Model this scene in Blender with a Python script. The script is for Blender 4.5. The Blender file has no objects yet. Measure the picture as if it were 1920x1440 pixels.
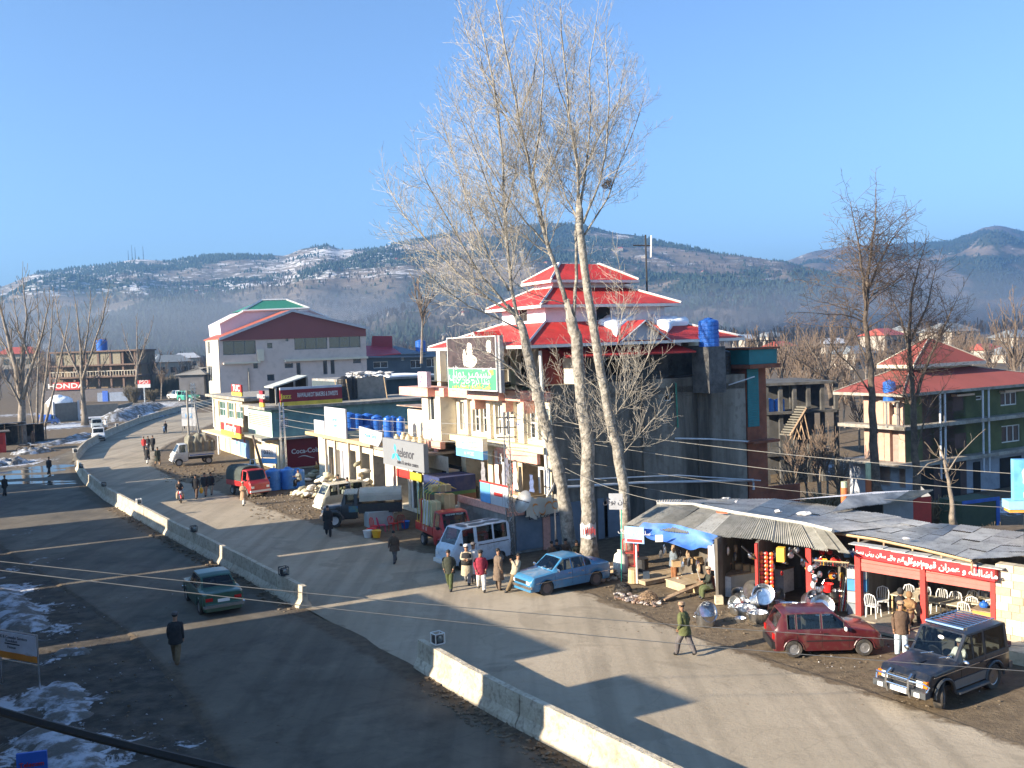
import bpy,bmesh,math,random
from mathutils import Vector,Matrix,noise
random.seed(7)
PI=math.pi
sc=bpy.context.scene
col=sc.collection
V=Vector
#  camera
FPX=1800.0
CAM=V((0,0,10.8))
_p=math.atan(75/1800.0);_r=math.radians(2.0)
FW=V((0,math.cos(_p),-math.sin(_p)))
U0=V((0,math.sin(_p),math.cos(_p)));R0=V((1,0,0))
RT=R0*math.cos(_r)-U0*math.sin(_r)
UP=U0*math.cos(_r)+R0*math.sin(_r)
cd=bpy.data.cameras.new('camera');cam=bpy.data.objects.new('camera',cd);col.objects.link(cam)
cd.sensor_width=36;cd.lens=33.75;cd.clip_start=0.1;cd.clip_end=12000
M4=Matrix.Identity(4)
for i in range(3):
 M4[i][0]=RT[i];M4[i][1]=UP[i];M4[i][2]=-FW[i];M4[i][3]=CAM[i]
cam.matrix_world=M4
sc.camera=cam
#  light
SUN_EL=math.radians(19.0)
SD=V((0.893,0.45,0)).normalized()
w=bpy.data.worlds.new('World');sc.world=w;w.use_nodes=True
nt=w.node_tree;bg=nt.nodes['Background']
sky=nt.nodes.new('ShaderNodeTexSky');sky.sky_type='NISHITA';sky.sun_disc=False
sky.sun_elevation=SUN_EL;sky.sun_rotation=math.atan2(-SD.x,-SD.y)
sky.altitude=1600;sky.air_density=.9;sky.dust_density=0.6;sky.ozone_density=3.4
nt.links.new(sky.outputs[0],bg.inputs[0]);bg.inputs[1].default_value=0.085
ld=bpy.data.lights.new('sun','SUN');ld.energy=5.0;ld.angle=math.radians(0.55);ld.color=(1.0,0.86,0.67)
lo=bpy.data.objects.new('sun',ld);col.objects.link(lo)
lo.rotation_euler=V((SD.x*math.cos(SUN_EL),SD.y*math.cos(SUN_EL),-math.sin(SUN_EL))).to_track_quat('-Z','Y').to_euler()
sc.view_settings.view_transform='Standard';sc.view_settings.look='None'
sc.view_settings.gamma=1;sc.view_settings.use_curve_mapping=False;sc.view_settings.exposure=1.85
sc.render.engine='CYCLES'
sc.cycles.max_bounces=5;sc.cycles.diffuse_bounces=3;sc.cycles.volume_bounces=0
#  pixel helpers (surveying points of the place)
def ray(x,y):return FW+RT*((x-960)/FPX)+UP*((720-y)/FPX)
def G(x,y,z=0.0):
 d=ray(x,y);t=(z-CAM.z)/d.z
 return CAM+d*t
def P(x,y,Y):
 d=ray(x,y);return CAM+d*(Y/d.y)
def proj(p):
 q=p-CAM;w_=q.dot(FW);return 960+FPX*q.dot(RT)/w_,720-FPX*q.dot(UP)/w_
def zat(p,y):
 """height of the point above ground point p that shows at photo row y"""
 lo_,hi=-20.0,60.0
 for _ in range(40):
  m=(lo_+hi)/2
  if proj(V((p.x,p.y,m)))[1]>y:lo_=m
  else:hi=m
 return lo_
 #  materials
MATS={}
def mat(name,c,rough=.8,metal=0.0,var=.18,scale=1.5,bump=.0,bscale=12.,c2=None,fac=(.4,.6),streak=0,dirt=0,wave=None,tr=0,emit=0,spec=.4):
 if name in MATS:return MATS[name]
 m=bpy.data.materials.new(name);m.use_nodes=True;MATS[name]=m
 n=m.node_tree.nodes;l=m.node_tree.links;b=n['Principled BSDF']
 b.inputs['Roughness'].default_value=rough;b.inputs['Metallic'].default_value=metal
 b.inputs['Specular IOR Level'].default_value=spec
 if tr:b.inputs['Transmission Weight'].default_value=tr
 tc=n.new('ShaderNodeTexCoord');src=tc.outputs['Object']
 nz=n.new('ShaderNodeTexNoise');nz.inputs['Scale'].default_value=scale;nz.inputs['Detail'].default_value=6
 nz.inputs['Roughness'].default_value=.65
 if streak:
  mp=n.new('ShaderNodeMapping');mp.inputs['Scale'].default_value=(1,1,.12);l.new(src,mp.inputs[0]);l.new(mp.outputs[0],nz.inputs[0])
 else:l.new(src,nz.inputs[0])
 rp=n.new('ShaderNodeValToRGB')
 if c2 is None:
  ca=[x*(1-var) for x in c];cb=[min(1,x*(1+var)) for x in c]
  rp.color_ramp.elements[0].position=.3;rp.color_ramp.elements[1].position=.7
 else:
  ca,cb=c,c2;rp.color_ramp.elements[0].position=fac[0];rp.color_ramp.elements[1].position=fac[1]
 rp.color_ramp.elements[0].color=(*ca,1);rp.color_ramp.elements[1].color=(*cb,1)
 l.new(nz.outputs[0],rp.inputs[0]);out=rp.outputs[0]
 if dirt:
  n2=n.new('ShaderNodeTexNoise');n2.inputs['Scale'].default_value=scale*5.3;n2.inputs['Detail'].default_value=5
  l.new(src,n2.inputs[0])
  r2=n.new('ShaderNodeMapRange');r2.inputs[1].default_value=.5;r2.inputs[2].default_value=.72;r2.inputs[4].default_value=dirt
  l.new(n2.outputs[0],r2.inputs[0])
  mx=n.new('ShaderNodeMix');mx.data_type='RGBA';l.new(r2.outputs[0],mx.inputs[0]);l.new(out,mx.inputs[6])
  mx.inputs[7].default_value=(.10,.08,.06,1);out=mx.outputs[2]
 l.new(out,b.inputs['Base Color'])
 if bump or wave:
  bp=n.new('ShaderNodeBump');bp.inputs['Strength'].default_value=bump or .5
  if wave:
   wv=n.new('ShaderNodeTexWave');wv.bands_direction=wave[0];wv.inputs['Scale'].default_value=wave[1]
   mp=n.new('ShaderNodeMapping');mp.inputs['Rotation'].default_value=(0,0,wave[2]);l.new(src,mp.inputs[0]);l.new(mp.outputs[0],wv.inputs[0])
   l.new(wv.outputs[1],bp.inputs['Height']);bp.inputs['Distance'].default_value=.04
  else:
   n3=n.new('ShaderNodeTexNoise');n3.inputs['Scale'].default_value=bscale;n3.inputs['Detail'].default_value=5
   l.new(src,n3.inputs[0]);l.new(n3.outputs[0],bp.inputs['Height']);bp.inputs['Distance'].default_value=.08
  l.new(bp.outputs[0],b.inputs['Normal'])
 if emit:
  b.inputs['Emission Color'].default_value=(*c,1);b.inputs['Emission Strength'].default_value=emit
 return m
 #  mesh builder
SPLITN={'pilaster','column','post','hip_trim','fascia','roof_trim','gable_trim','fender_flare','strut','support','sunshade','ledge','wheel_arch','stair_prop','porch_post','belt_slab','window','opening','back_slat','slab','canopy','roof_slab','balcony_trim','beam','shutter','tank_stand','cloud','leg','upright','mudguard','balcony_slab','bay_sill','wall_part','rail'}
class MB:
 def __init__(s):s.v=[];s.f=[];s.m=[]
 def q(s,*pts,m=0):
  i=len(s.v);s.v+=[tuple(p) for p in pts];s.f.append(tuple(range(i,i+len(pts))));s.m.append(m);return s
 def ob(s,o,a,b,c,m=0):
  """box from corner o with edge vectors a, b, c"""
  o,a,b,c=V(o),V(a),V(b),V(c)
  if a.cross(b).dot(c)<0:a,b=b,a
  i=len(s.v)
  for p in(o,o+a,o+a+b,o+b,o+c,o+a+c,o+a+b+c,o+b+c):s.v.append(tuple(p))
  for f in((0,3,2,1),(4,5,6,7),(0,1,5,4),(1,2,6,5),(2,3,7,6),(3,0,4,7)):
   s.f.append(tuple(i+k for k in f));s.m.append(m)
  return s
 def box(s,x0,x1,y0,y1,z0,z1,m=0):return s.ob((x0,y0,z0),(x1-x0,0,0),(0,y1-y0,0),(0,0,z1-z0),m)
 def tube(s,pts,rads,n=6,m=0,cap=True):
  pts=[V(p) for p in pts]
  if not hasattr(rads,'__len__'):rads=[rads]*len(pts)
  base=len(s.v);up=None
  for k,p in enumerate(pts):
   d=(pts[min(k+1,len(pts)-1)]-pts[max(k-1,0)])
   if d.length<1e-9:d=V((0,0,1))
   d.normalize()
   if up is None:
    up=V((0,0,1)) if abs(d.z)<.9 else V((1,0,0))
   a=d.cross(up)
   if a.length<1e-5:a=d.cross(V((0,1,0)))
   a.normalize();b=d.cross(a).normalized();up=a.cross(d)
   for j in range(n):
    t=2*PI*j/n;s.v.append(tuple(p+(a*math.cos(t)+b*math.sin(t))*rads[k]))
  for k in range(len(pts)-1):
   for j in range(n):
    a0=base+k*n+j;a1=base+k*n+(j+1)%n
    s.f.append((a0,a0+n,a1+n,a1));s.m.append(m)
  if cap:
   s.f.append(tuple(base+j for j in range(n)));s.m.append(m)
   s.f.append(tuple(base+(len(pts)-1)*n+j for j in range(n-1,-1,-1)));s.m.append(m)
  return s
 def lathe(s,prof,n=16,c=(0,0,0),m=0,ax=None,cap=True):
  """prof [(r,z)], axis z through c (ax: unit axis)"""
  base=len(s.v);c=V(c)
  if ax is not None:
   qn=V((0,0,1)).rotation_difference(V(ax))
  for r,z in prof:
   for j in range(n):
    t=2*PI*j/n;p=V((r*math.cos(t),r*math.sin(t),z))
    if ax is not None:p=qn@p
    s.v.append(tuple(c+p))
  for k in range(len(prof)-1):
   for j in range(n):
    a0=base+k*n+j;a1=base+k*n+(j+1)%n
    s.f.append((a0,a1,a1+n,a0+n));s.m.append(m)
  for k in(0,len(prof)-1):
   if cap and prof[k][0]>1e-4:
    s.f.append(tuple(base+k*n+j for j in(range(n-1,-1,-1) if k==0 else range(n))));s.m.append(m)
  return s
 def prism(s,pts,vec,m=0):
  pts=[V(p) for p in pts];vec=V(vec);n=len(pts)
  i=len(s.v);s.v+=[tuple(p) for p in pts]+[tuple(p+vec) for p in pts]
  nn=V((0,0,0))
  for k in range(n):nn+=pts[k].cross(pts[(k+1)%n])
  fl=nn.dot(vec)>0
  fs=[tuple(i+k for k in range(n)),tuple(i+n+k for k in range(n))]
  if fl:fs[0]=fs[0][::-1]
  else:fs[1]=fs[1][::-1]
  s.f+=fs;s.m+=[m,m]
  for k in range(n):
   a,b=i+k,i+(k+1)%n
   s.f.append((a,b,b+n,a+n) if fl else(a,a+n,b+n,b));s.m.append(m)
  return s
 def ell(s,c,r,nu=8,nv=6,m=0,jit=0,seed=0):
  prof=[];base=len(s.v);c=V(c)
  for k in range(nv+1):
   ph=PI*k/nv-PI/2
   for j in range(nu):
    t=2*PI*j/nu
    d=V((math.cos(ph)*math.cos(t),math.cos(ph)*math.sin(t),math.sin(ph)))
    f=1+(noise.noise(d*1.7+V((seed,0,0)))*jit if jit else 0)
    s.v.append((c.x+d.x*r[0]*f,c.y+d.y*r[1]*f,c.z+d.z*r[2]*f))
  for k in range(nv):
   for j in range(nu):
    a0=base+k*nu+j;a1=base+k*nu+(j+1)%nu
    s.f.append((a0,a1,a1+nu,a0+nu));s.m.append(m)
  return s
 def mesh(s,name,mats,smooth=False):
  me=bpy.data.meshes.new(name);me.from_pydata(s.v,[],s.f)
  for mm in(mats if isinstance(mats,(list,tuple)) else[mats]):me.materials.append(mm)
  me.polygons.foreach_set('material_index',s.m)
  if smooth:me.polygons.foreach_set('use_smooth',[True]*len(s.f))
  me.update();return me
 def build(s,name,mats,parent=None,label=None,cat=None,group=None,kind=None,smooth=False,loc=None):
  if name in SPLITN and kind is None and len(s.f)<4000:
   par=list(range(len(s.v)))
   def fd(a):
    while par[a]!=a:par[a]=par[par[a]];a=par[a]
    return a
   for f in s.f:
    for k in f[1:]:par[fd(k)]=fd(f[0])
   comps={}
   for f,m_ in zip(s.f,s.m):comps.setdefault(fd(f[0]),[]).append((f,m_))
   if len(comps)>1:
    for fs in comps.values():
     ids=sorted({i for f,_q in fs for i in f});mp={i:k for k,i in enumerate(ids)};b=MB();b.v=[s.v[i] for i in ids];b.f=[tuple(mp[i] for i in f) for f,_q in fs];b.m=[q for _q,q in fs]
     o=link(name,b.mesh(name,mats,smooth),parent,label,cat,group,kind,loc)
    return o
  return link(name,s.mesh(name,mats,smooth),parent,label,cat,group,kind,loc)
def link(name,me,parent=None,label=None,cat=None,group=None,kind=None,loc=None):
 o=bpy.data.objects.new(name,me);col.objects.link(o)
 if parent is not None:
  o.parent=parent
  if parent.get('_w'):o.matrix_parent_inverse=wm(parent).inverted()
 if loc is not None:o.location=loc
 tag(o,label,cat,group,kind);return o
def wm(o):
 m=Matrix.Translation(o.location)@o.rotation_euler.to_matrix().to_4x4()
 if o.parent is not None:return wm(o.parent)@o.matrix_parent_inverse@m
 return m
def tag(o,label=None,cat=None,group=None,kind=None):
 if label:o['label']=label
 if cat:o['category']=cat
 if group:o['group']=group
 if kind:o['kind']=kind
 return o
def thing(name,label,cat,loc=(0,0,0),rz=0,group=None,world=False):
 o=bpy.data.objects.new(name,None);col.objects.link(o);o.empty_display_size=.2
 o.location=loc;o.rotation_euler=(0,0,rz)
 if world:o['_w']=1
 return tag(o,label,cat,group)
CH={}
def copy_tree(o,loc=None,rz=None,label=None,group=None,parent=None,first=True):
 c=o.copy();col.objects.link(c)
 if parent is not None:
  mpi=o.matrix_parent_inverse.copy();c.parent=parent;c.matrix_parent_inverse=mpi
 for ch in list(kids(o)):copy_tree(ch,parent=c,first=False)
 if first:
  if loc is not None:c.location=loc
  if rz is not None:c.rotation_euler=(0,0,rz)
  if label:c['label']=label
  if group:c['group']=group
 return c
def kids(o):return[k for k in bpy.data.objects if k.parent==o] if False else list(o.children)
#  vertical facade planes
class Face:
 def __init__(s,O,d,n):
  s.O=V((O[0],O[1],0));s.d=V((d[0],d[1],0)).normalized();s.n=V((n[0],n[1],0)).normalized()
 def pt(s,t,z,off=0):return s.O+s.d*t+s.n*off+V((0,0,z))
 def px(s,x,y,off=0):
  r=ray(x,y);o=s.O+s.n*off
  k=(o-CAM).dot(s.n)/r.dot(s.n);p=CAM+r*k
  return(p-o).dot(s.d),p.z
 def rect(s,x0,y0,x1,y1,off=0):
  a=s.px(x0,y0,off);b=s.px(x1,y1,off);c=s.px(x0,y1,off);d=s.px(x1,y0,off)
  t0=(a[0]+c[0])/2;t1=(b[0]+d[0])/2;z1=(a[1]+d[1])/2;z0=(b[1]+c[1])/2
  return min(t0,t1),min(z0,z1),max(t0,t1),max(z0,z1)
 def slab(s,mb,t0,z0,t1,z1,o0,o1,m=0):
  return mb.ob(s.pt(t0,z0,o0),s.d*(t1-t0),s.n*(o1-o0),V((0,0,z1-z0)),m)
 def wall(s,mb,t0,z0,t1,z1,ops=(),off=0,dep=.22,m=0,mr=None):
  ts=sorted({t0,t1,*[max(t0,min(t1,o[k])) for o in ops for k in(0,2)]})
  zs=sorted({z0,z1,*[max(z0,min(z1,o[k])) for o in ops for k in(1,3)]})
  for a in range(len(ts)-1):
   for b in range(len(zs)-1):
    tc,zc=(ts[a]+ts[a+1])/2,(zs[b]+zs[b+1])/2
    if ts[a+1]-ts[a]<1e-5 or zs[b+1]-zs[b]<1e-5:continue
    if any(o[0]<tc<o[2] and o[1]<zc<o[3] for o in ops):continue
    mb.q(s.pt(ts[a],zs[b],off),s.pt(ts[a+1],zs[b],off),s.pt(ts[a+1],zs[b+1],off),s.pt(ts[a],zs[b+1],off),m=m)
  for o in ops:
   c=[(o[0],o[1]),(o[2],o[1]),(o[2],o[3]),(o[0],o[3])]
   for k in range(4):
    p,q_=c[k],c[(k+1)%4]
    mb.q(s.pt(*p,off),s.pt(*q_,off),s.pt(*q_,off-dep),s.pt(*p,off-dep),m=m if mr is None else mr)
 def window(s,par,o,nx=2,nz=1,off=0,dep=.18,glass=None,frame=None,fw=.06,name='window'):
  g=MB();g.q(s.pt(o[0],o[1],off-dep),s.pt(o[2],o[1],off-dep),s.pt(o[2],o[3],off-dep),s.pt(o[0],o[3],off-dep))
  w_=g.build(name,glass or GLASS,par)
  f=MB();h=fw
  for k in range(nx+1):
   t=o[0]+(o[2]-o[0]-h)*k/max(nx,1);s.slab(f,t,o[1],t+h,o[3],off-dep+.003,off-dep+.05)
  for k in range(nz+1):
   z=o[1]+(o[3]-o[1]-h)*k/max(nz,1);s.slab(f,o[0]+h,z,o[2]-h,z+h,off-dep+.006,off-dep+.045)
  f.build('frame',frame or M_WHITE,w_)
  return w_
 def sign(s,par,o,off,th,base,txts=(),name='sign',label=None,edge=None):
  """board with printed text; txts: (string, t, z, size, material, align)"""
  b=MB();s.slab(b,o[0],o[1],o[2],o[3],off,off+th)
  return b.build(name,base,par,label)
def text(body,p,xd,n,size,m,par,name='lettering',ax='CENTER',ext=.01,bold=0,sx=1):
 """flat lettering: p centre, xd reading direction, n facing normal"""
 cu=bpy.data.curves.new(name,'FONT');cu.body=body;cu.size=size;cu.align_x=ax;cu.align_y='CENTER'
 cu.extrude=ext;cu.offset=bold;cu.resolution_u=3
 t=bpy.data.objects.new('tmp',cu);col.objects.link(t)
 bpy.context.view_layer.update()
 me=bpy.data.meshes.new_from_object(t.evaluated_get(bpy.context.evaluated_depsgraph_get()))
 bpy.data.objects.remove(t);me.name=name
 xd=V(xd).normalized();n=V(n).normalized();yd=n.cross(xd).normalized()
 R=Matrix.Identity(4)
 for i in range(3):R[i][0]=xd[i]*sx;R[i][1]=yd[i];R[i][2]=n[i];R[i][3]=p[i]
 me.transform(R);me.materials.clear();me.materials.append(m)
 return link(name,me,par)
_AR={'ا':'ﺍﺎ','آ':'ﺁﺂ','ب':'ﺏﺐﺑﺒ','پ':'ﭖﭗﭘﭙ','ت':'ﺕﺖﺗﺘ','ٹ':'ﭦﭧﭨﭩ','ج':'ﺝﺞﺟﺠ','چ':'ﭺﭻﭼﭽ','ح':'ﺡﺢﺣﺤ','خ':'ﺥﺦﺧﺨ','د':'ﺩﺪ','ڈ':'ﮈﮉ','ر':'ﺭﺮ','ز':'ﺯﺰ','س':'ﺱﺲﺳﺴ','ش':'ﺵﺶﺷﺸ','ص':'ﺹﺺﺻﺼ','ط':'ﻁﻂﻃﻄ','ع':'ﻉﻊﻋﻌ','غ':'ﻍﻎﻏﻐ','ف':'ﻑﻒﻓﻔ','ق':'ﻕﻖﻗﻘ','ک':'ﮎﮏﮐﮑ','گ':'ﮒﮓﮔﮕ','ل':'ﻝﻞﻟﻠ','م':'ﻡﻢﻣﻤ','ن':'ﻥﻦﻧﻨ','ں':'ﮞﮟ','و':'ﻭﻮ','ہ':'ﮦﮧﮨﮩ','ی':'ﯼﯽﯾﯿ','ے':'ﮮﮯ','ئ':'ﺉﺊﺋﺌ'}
def urdu(s_):
 out=[]
 for k,c in enumerate(s_):
  if c not in _AR:out.append(c);continue
  pj=k>0 and s_[k-1] in _AR and len(_AR[s_[k-1]])==4
  nj=k+1<len(s_) and s_[k+1] in _AR
  f=_AR[c]
  i=(3 if pj else 2) if(nj and len(f)==4) else(1 if pj else 0)
  out.append(f[i])
 return ''.join(reversed(out))
 #  shared materials
M_WHITE=mat('white_paint',(.64,.63,.60),.6,var=.08)
GLASS=mat('window_glass',(.015,.02,.025),.06,var=.3,spec=.8)
GLASSB=mat('pale_window_glass',(.10,.13,.14),.1,var=.5,spec=.8)
M_CREAM=mat('cream_plaster',(.60,.54,.43),.85,var=.08,scale=.6,dirt=.35,bump=.1)
M_CREAM2=mat('warm_cream_plaster',(.60,.49,.32),.85,var=.1,scale=.7,dirt=.3)
M_PINK=mat('salmon_paint',(.62,.33,.26),.8,var=.12,dirt=.3)
M_CONC=mat('grey_concrete',(.16,.155,.15),.9,c2=(.32,.31,.29),scale=.5,fac=(.35,.65),bump=.25,dirt=.5)
M_SLAB=mat('weathered_slab',(.22,.20,.17),.9,c2=(.36,.33,.28),scale=1.2,bump=.3,dirt=.4)
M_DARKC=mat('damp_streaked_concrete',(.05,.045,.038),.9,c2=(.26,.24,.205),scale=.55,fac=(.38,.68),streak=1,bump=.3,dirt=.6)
M_RED=mat('red_roof_paint',(.46,.03,.025),.6,var=.25,scale=.7,wave=('X',4,-math.radians(30)),dirt=.3)
M_REDP=mat('red_paint',(.42,.03,.025),.5,var=.15,scale=3,dirt=.2)
M_BLACK=mat('black_plastic',(.015,.015,.016),.5)
M_DARK=mat('dark_interior',(.02,.018,.016),.9)
M_BLUE=mat('blue_tank_plastic',(.02,.11,.42),.35,var=.2,scale=2,dirt=.15)
M_STEEL=mat('galvanised_steel',(.55,.56,.58),.28,metal=1,var=.2,scale=4)
M_ALU=mat('polished_aluminium',(.75,.76,.78),.18,metal=1,var=.12,scale=5)
M_WOOD=mat('weathered_wood',(.20,.13,.08),.8,c2=(.34,.24,.15),scale=4,bump=.2)
M_WOOD2=mat('pale_wood',(.45,.32,.18),.75,var=.2,scale=4)
M_IRON=mat('dark_iron',(.04,.04,.042),.6,metal=.3)
M_SNOW=mat('snow',(.80,.83,.88),.7,var=.07,scale=2,bump=.5,bscale=3,c2=(.9,.91,.93))
M_RUBBER=mat('tyre_rubber',(.025,.024,.023),.85,c2=(.07,.06,.05),scale=5)
M_BRICK=mat('concrete_block',(.24,.22,.19),.9,var=.25,scale=2,bump=.3)
#  GROUND, ROADS
RD=V((-0.57,0.82,0)).normalized();RN=V((RD.y,-RD.x,0))
def lerp(a,b,t):return a+(b-a)*t
def hash2(i,j):return random.Random(i*7919+j*104729).random()
def nzv(src,n,l):
 nn=n.new('ShaderNodeTexNoise');nn.inputs['Scale'].default_value=.8;nn.inputs['Detail'].default_value=6;l.new(src,nn.inputs[0])
 mx=n.new('ShaderNodeMix');mx.data_type='RGBA';mx.blend_type='ADD';mx.inputs[0].default_value=1.6;l.new(src,mx.inputs[6]);l.new(nn.outputs[1],mx.inputs[7]);return mx.outputs[2]
def ground_mat(name,base,base2,sc1,wet=.1,amp=.45,dirtc=((.10,.074,.048),(.165,.125,.08))):
 m=bpy.data.materials.new(name);m.use_nodes=True
 n=m.node_tree.nodes;l=m.node_tree.links;b=n['Principled BSDF']
 tc=n.new('ShaderNodeTexCoord');src=tc.outputs['Object']
 def nz(s,d=6,r=.6,dist=0):
  x=n.new('ShaderNodeTexNoise');x.inputs['Scale'].default_value=s;x.inputs['Detail'].default_value=d
  x.inputs['Roughness'].default_value=r;x.inputs['Distortion'].default_value=dist;l.new(src,x.inputs[0]);return x.outputs[0]
 def mr(i,a,c,lo_=0,hi=1):
  x=n.new('ShaderNodeMapRange');x.inputs[1].default_value=a;x.inputs[2].default_value=c
  x.inputs[3].default_value=lo_;x.inputs[4].default_value=hi;l.new(i,x.inputs[0]);return x.outputs[0]
 def mix(f,a,c):
  x=n.new('ShaderNodeMix');x.data_type='RGBA'
  l.new(f,x.inputs[0])
  for k,s in((6,a),(7,c)):
   if isinstance(s,tuple):x.inputs[k].default_value=(*s,1)
   else:l.new(s,x.inputs[k])
  return x.outputs[2]
 def mth(op,a,c):
  x=n.new('ShaderNodeMath');x.operation=op
  for k,s in((0,a),(1,c)):
   if isinstance(s,(int,float)):x.inputs[k].default_value=s
   else:l.new(s,x.inputs[k])
  return x.outputs[0]
 at=n.new('ShaderNodeAttribute');at.attribute_name='mask'
 sp=n.new('ShaderNodeSeparateColor');l.new(at.outputs['Color'],sp.inputs[0])
 big=nz(sc1,5);fine=nz(sc1*14,6,.7)
 c=mix(mr(big,.35,.65),base,base2)
 c=mix(mr(fine,.5,.8,0,.45),c,tuple(x*.55 for x in base))
 mp=n.new('ShaderNodeMapping');mp.inputs['Rotation'].default_value=(0,0,math.radians(-35));mp.inputs['Scale'].default_value=(1.1,.05,1);l.new(src,mp.inputs[0])
 tr=n.new('ShaderNodeTexNoise');tr.inputs['Scale'].default_value=1;tr.inputs['Detail'].default_value=5;l.new(mp.outputs[0],tr.inputs[0])
 c=mix(mr(tr.outputs[0],.45,.62,0,.5),c,tuple(x*.62 for x in base))
 c=mix(mr(nz(.22,3,.5,1.2),.60,.63,0,.4),c,tuple(x*.62 for x in base))
 c=mix(mr(nz(.35,6,.7,.4),.58,.75,0,.5),c,tuple(min(1,x*1.35) for x in base2))
 vo=n.new('ShaderNodeTexVoronoi');vo.feature='DISTANCE_TO_EDGE';vo.inputs['Scale'].default_value=.35;l.new(nzv(src,n,l),vo.inputs[0])
 c=mix(mr(vo.outputs['Distance'],.0,.008,.22,0),c,tuple(x*.35 for x in base))
 dn=mth('ADD',sp.outputs[0],mr(nz(.9,6,.65,.5),.2,.8,-amp,amp))
 c=mix(mr(dn,.4,.6),c,mix(mr(nz(2.5),.35,.65),*dirtc))
 wn=mth('ADD',sp.outputs[2],mr(nz(.45,5,.6,.3),.2,.8,-.4,.4))
 wf=mr(wn,.3,.75);c=mix(wf,c,mix(mr(nz(1.5),.4,.6),(.042,.036,.029),(.085,.073,.058)))  # mud kept very dark, adding to the shade on the left side
 sn=mth('ADD',sp.outputs[1],mr(nz(1.1,8,.72,.8),.2,.8,-.5,.5))
 sf=mr(sn,.5,.62);c=mix(sf,c,(.50,.53,.58))  # snow tone lowered for the deep shade of the left verge
 l.new(c,b.inputs['Base Color'])
 rg=mth('SUBTRACT',.92,mth('MULTIPLY',mth('MULTIPLY',wf,mr(nz(.7,4),.5,.58)),wet));l.new(rg,b.inputs['Roughness'])
 b.inputs['Specular IOR Level'].default_value=.3
 h=mth('ADD',mth('MULTIPLY',nz(7,8,.7),mth('ADD',.3,mth('MULTIPLY',sp.outputs[0],.9))),mth('MULTIPLY',sf,.6))
 bp=n.new('ShaderNodeBump');bp.inputs['Strength'].default_value=.55;bp.inputs['Distance'].default_value=.1
 l.new(h,bp.inputs['Height']);l.new(bp.outputs[0],b.inputs['Normal'])
 return m
M_GROUND=ground_mat('trodden_earth',(.13,.10,.065),(.19,.15,.10),.25)
M_ROAD=ground_mat('dusty_asphalt',(.29,.245,.18),(.36,.305,.23),.12)
M_ROAD2=ground_mat('shaded_muddy_asphalt',(.11,.096,.075),(.165,.143,.11),.15,wet=.22,amp=.22,dirtc=((.07,.052,.035),(.12,.092,.062)))  # real mud, with dirt colours also lowered to deepen the lane's shade
def setmask(me,fn):
 a=me.color_attributes.new('mask','FLOAT_COLOR','POINT');buf=[]
 for v in me.vertices:buf+=[*fn(v.co),1.0]
 a.data.foreach_set('color',buf)
SNOWY=[(20,1150,1.6,.9),(0,1110,1.6,.9),(110,1230,.9,.6),(70,1310,1.6,.62),(100,1390,1.7,.7),(150,1310,1.2,.5),(130,1180,1.2,.5),(60,1180,1.5,.6),(210,1120,2.2,.35),(240,1180,1.5,.3),(40,1000,3,.4),(60,1060,3,.42),(150,1420,2,.6),(260,1400,2,.38),(360,1420,2,.34),(120,828,5,.7),(30,868,5,.6),(20,780,9,.6),(110,800,8,.75),(170,773,10,.6),(240,778,9,1),(200,800,5,.5),(60,880,4,.45),(250,765,12,.7),(320,752,12,.6),(1880,950,4,.7),(1840,943,4,.65),(1500,868,4,.6),(1540,885,4,.55),(1480,880,4,.5),(1800,945,4,.5)]
SNOWY=[(G(a,b,-3.6 if(a>1400 and b<960) else 0),r,s) for a,b,r,s in SNOWY]
def gmask(co):
 r=1.0;g=0.0;bl=0.0
 for p,rad,s in SNOWY:
  d=(co.xy-p.xy).length/rad
  if d<1.5:g=max(g,s*max(0,1-(d/1.5)**2)*1.05)
 perp=co.xy.dot(RN.xy)
 if perp<14 and co.y<130:bl=.75
 if co.y>190:bl=0;g=max(g,.12)
 return r,g,bl
def axis(lo_,hi,near_lo,near_hi,step,g=1.16):
 a=[];x=near_lo
 while x<near_hi:a.append(x);x+=step
 s=step
 while x<hi:a.append(x);s*=g;x+=s
 a.append(hi);x=near_lo;s=step
 while x>lo_:s*=g;x-=s;a.append(x)
 return sorted(a)
def terrain(x,y):
 z=0.0
 if y>150:
  t=min(1,(y-150)/400);az=math.atan2(x,y)
  rt=max(0,min(1,(az+.05)/.25))
  z+=rt*5.0*t*t*(3-2*t)
  z+=noise.noise(V((x/90,y/90,0)))*2.0*t
 c=(x-(5+.235*(y-46)))/2.5;a=(y-52)/4;b=(130-y)/40
 k=max(0,min(1,c))*max(0,min(1,a))*max(0,min(1,b));k=k*k*(3-2*k)
 return z-3.6*k
xs=axis(-5200,5200,-60,45,1.0);ys=axis(-300,6500,8,110,1.0)
mb=MB()
for y in ys:
 for x in xs:
  z=terrain(x,y)
  if 8<y<120 and abs(x)<60:z+=noise.noise(V((x*.9,y*.9,3)))*.045-.03
  mb.v.append((x,y,z))
nx_=len(xs)
for j in range(len(ys)-1):
 for i in range(nx_-1):
  a=j*nx_+i;mb.f.append((a,a+1,a+nx_+1,a+nx_));mb.m.append(0)
me=mb.mesh('ground',M_GROUND,True);setmask(me,gmask)
link('ground',me,kind='structure')
def poly_at(pts,t):
 k=min(int(t),len(pts)-2);f=t-k
 a,b=pts[k],pts[k+1]
 return V(a).lerp(V(b),f)
def smooth_pts(px,z=0):
 return[V((G(a,b).x,G(a,b).y,0)) for a,b in px]
BAR=[(1750,1768),(1270,1519),(1042,1399),(917,1334),(780,1254),(580,1145),(400,1050),(308,1000),(203,940),(152,897),(138,868),(160,842),(200,820),(262,795),(330,775),(400,758),(460,744)]
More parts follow.
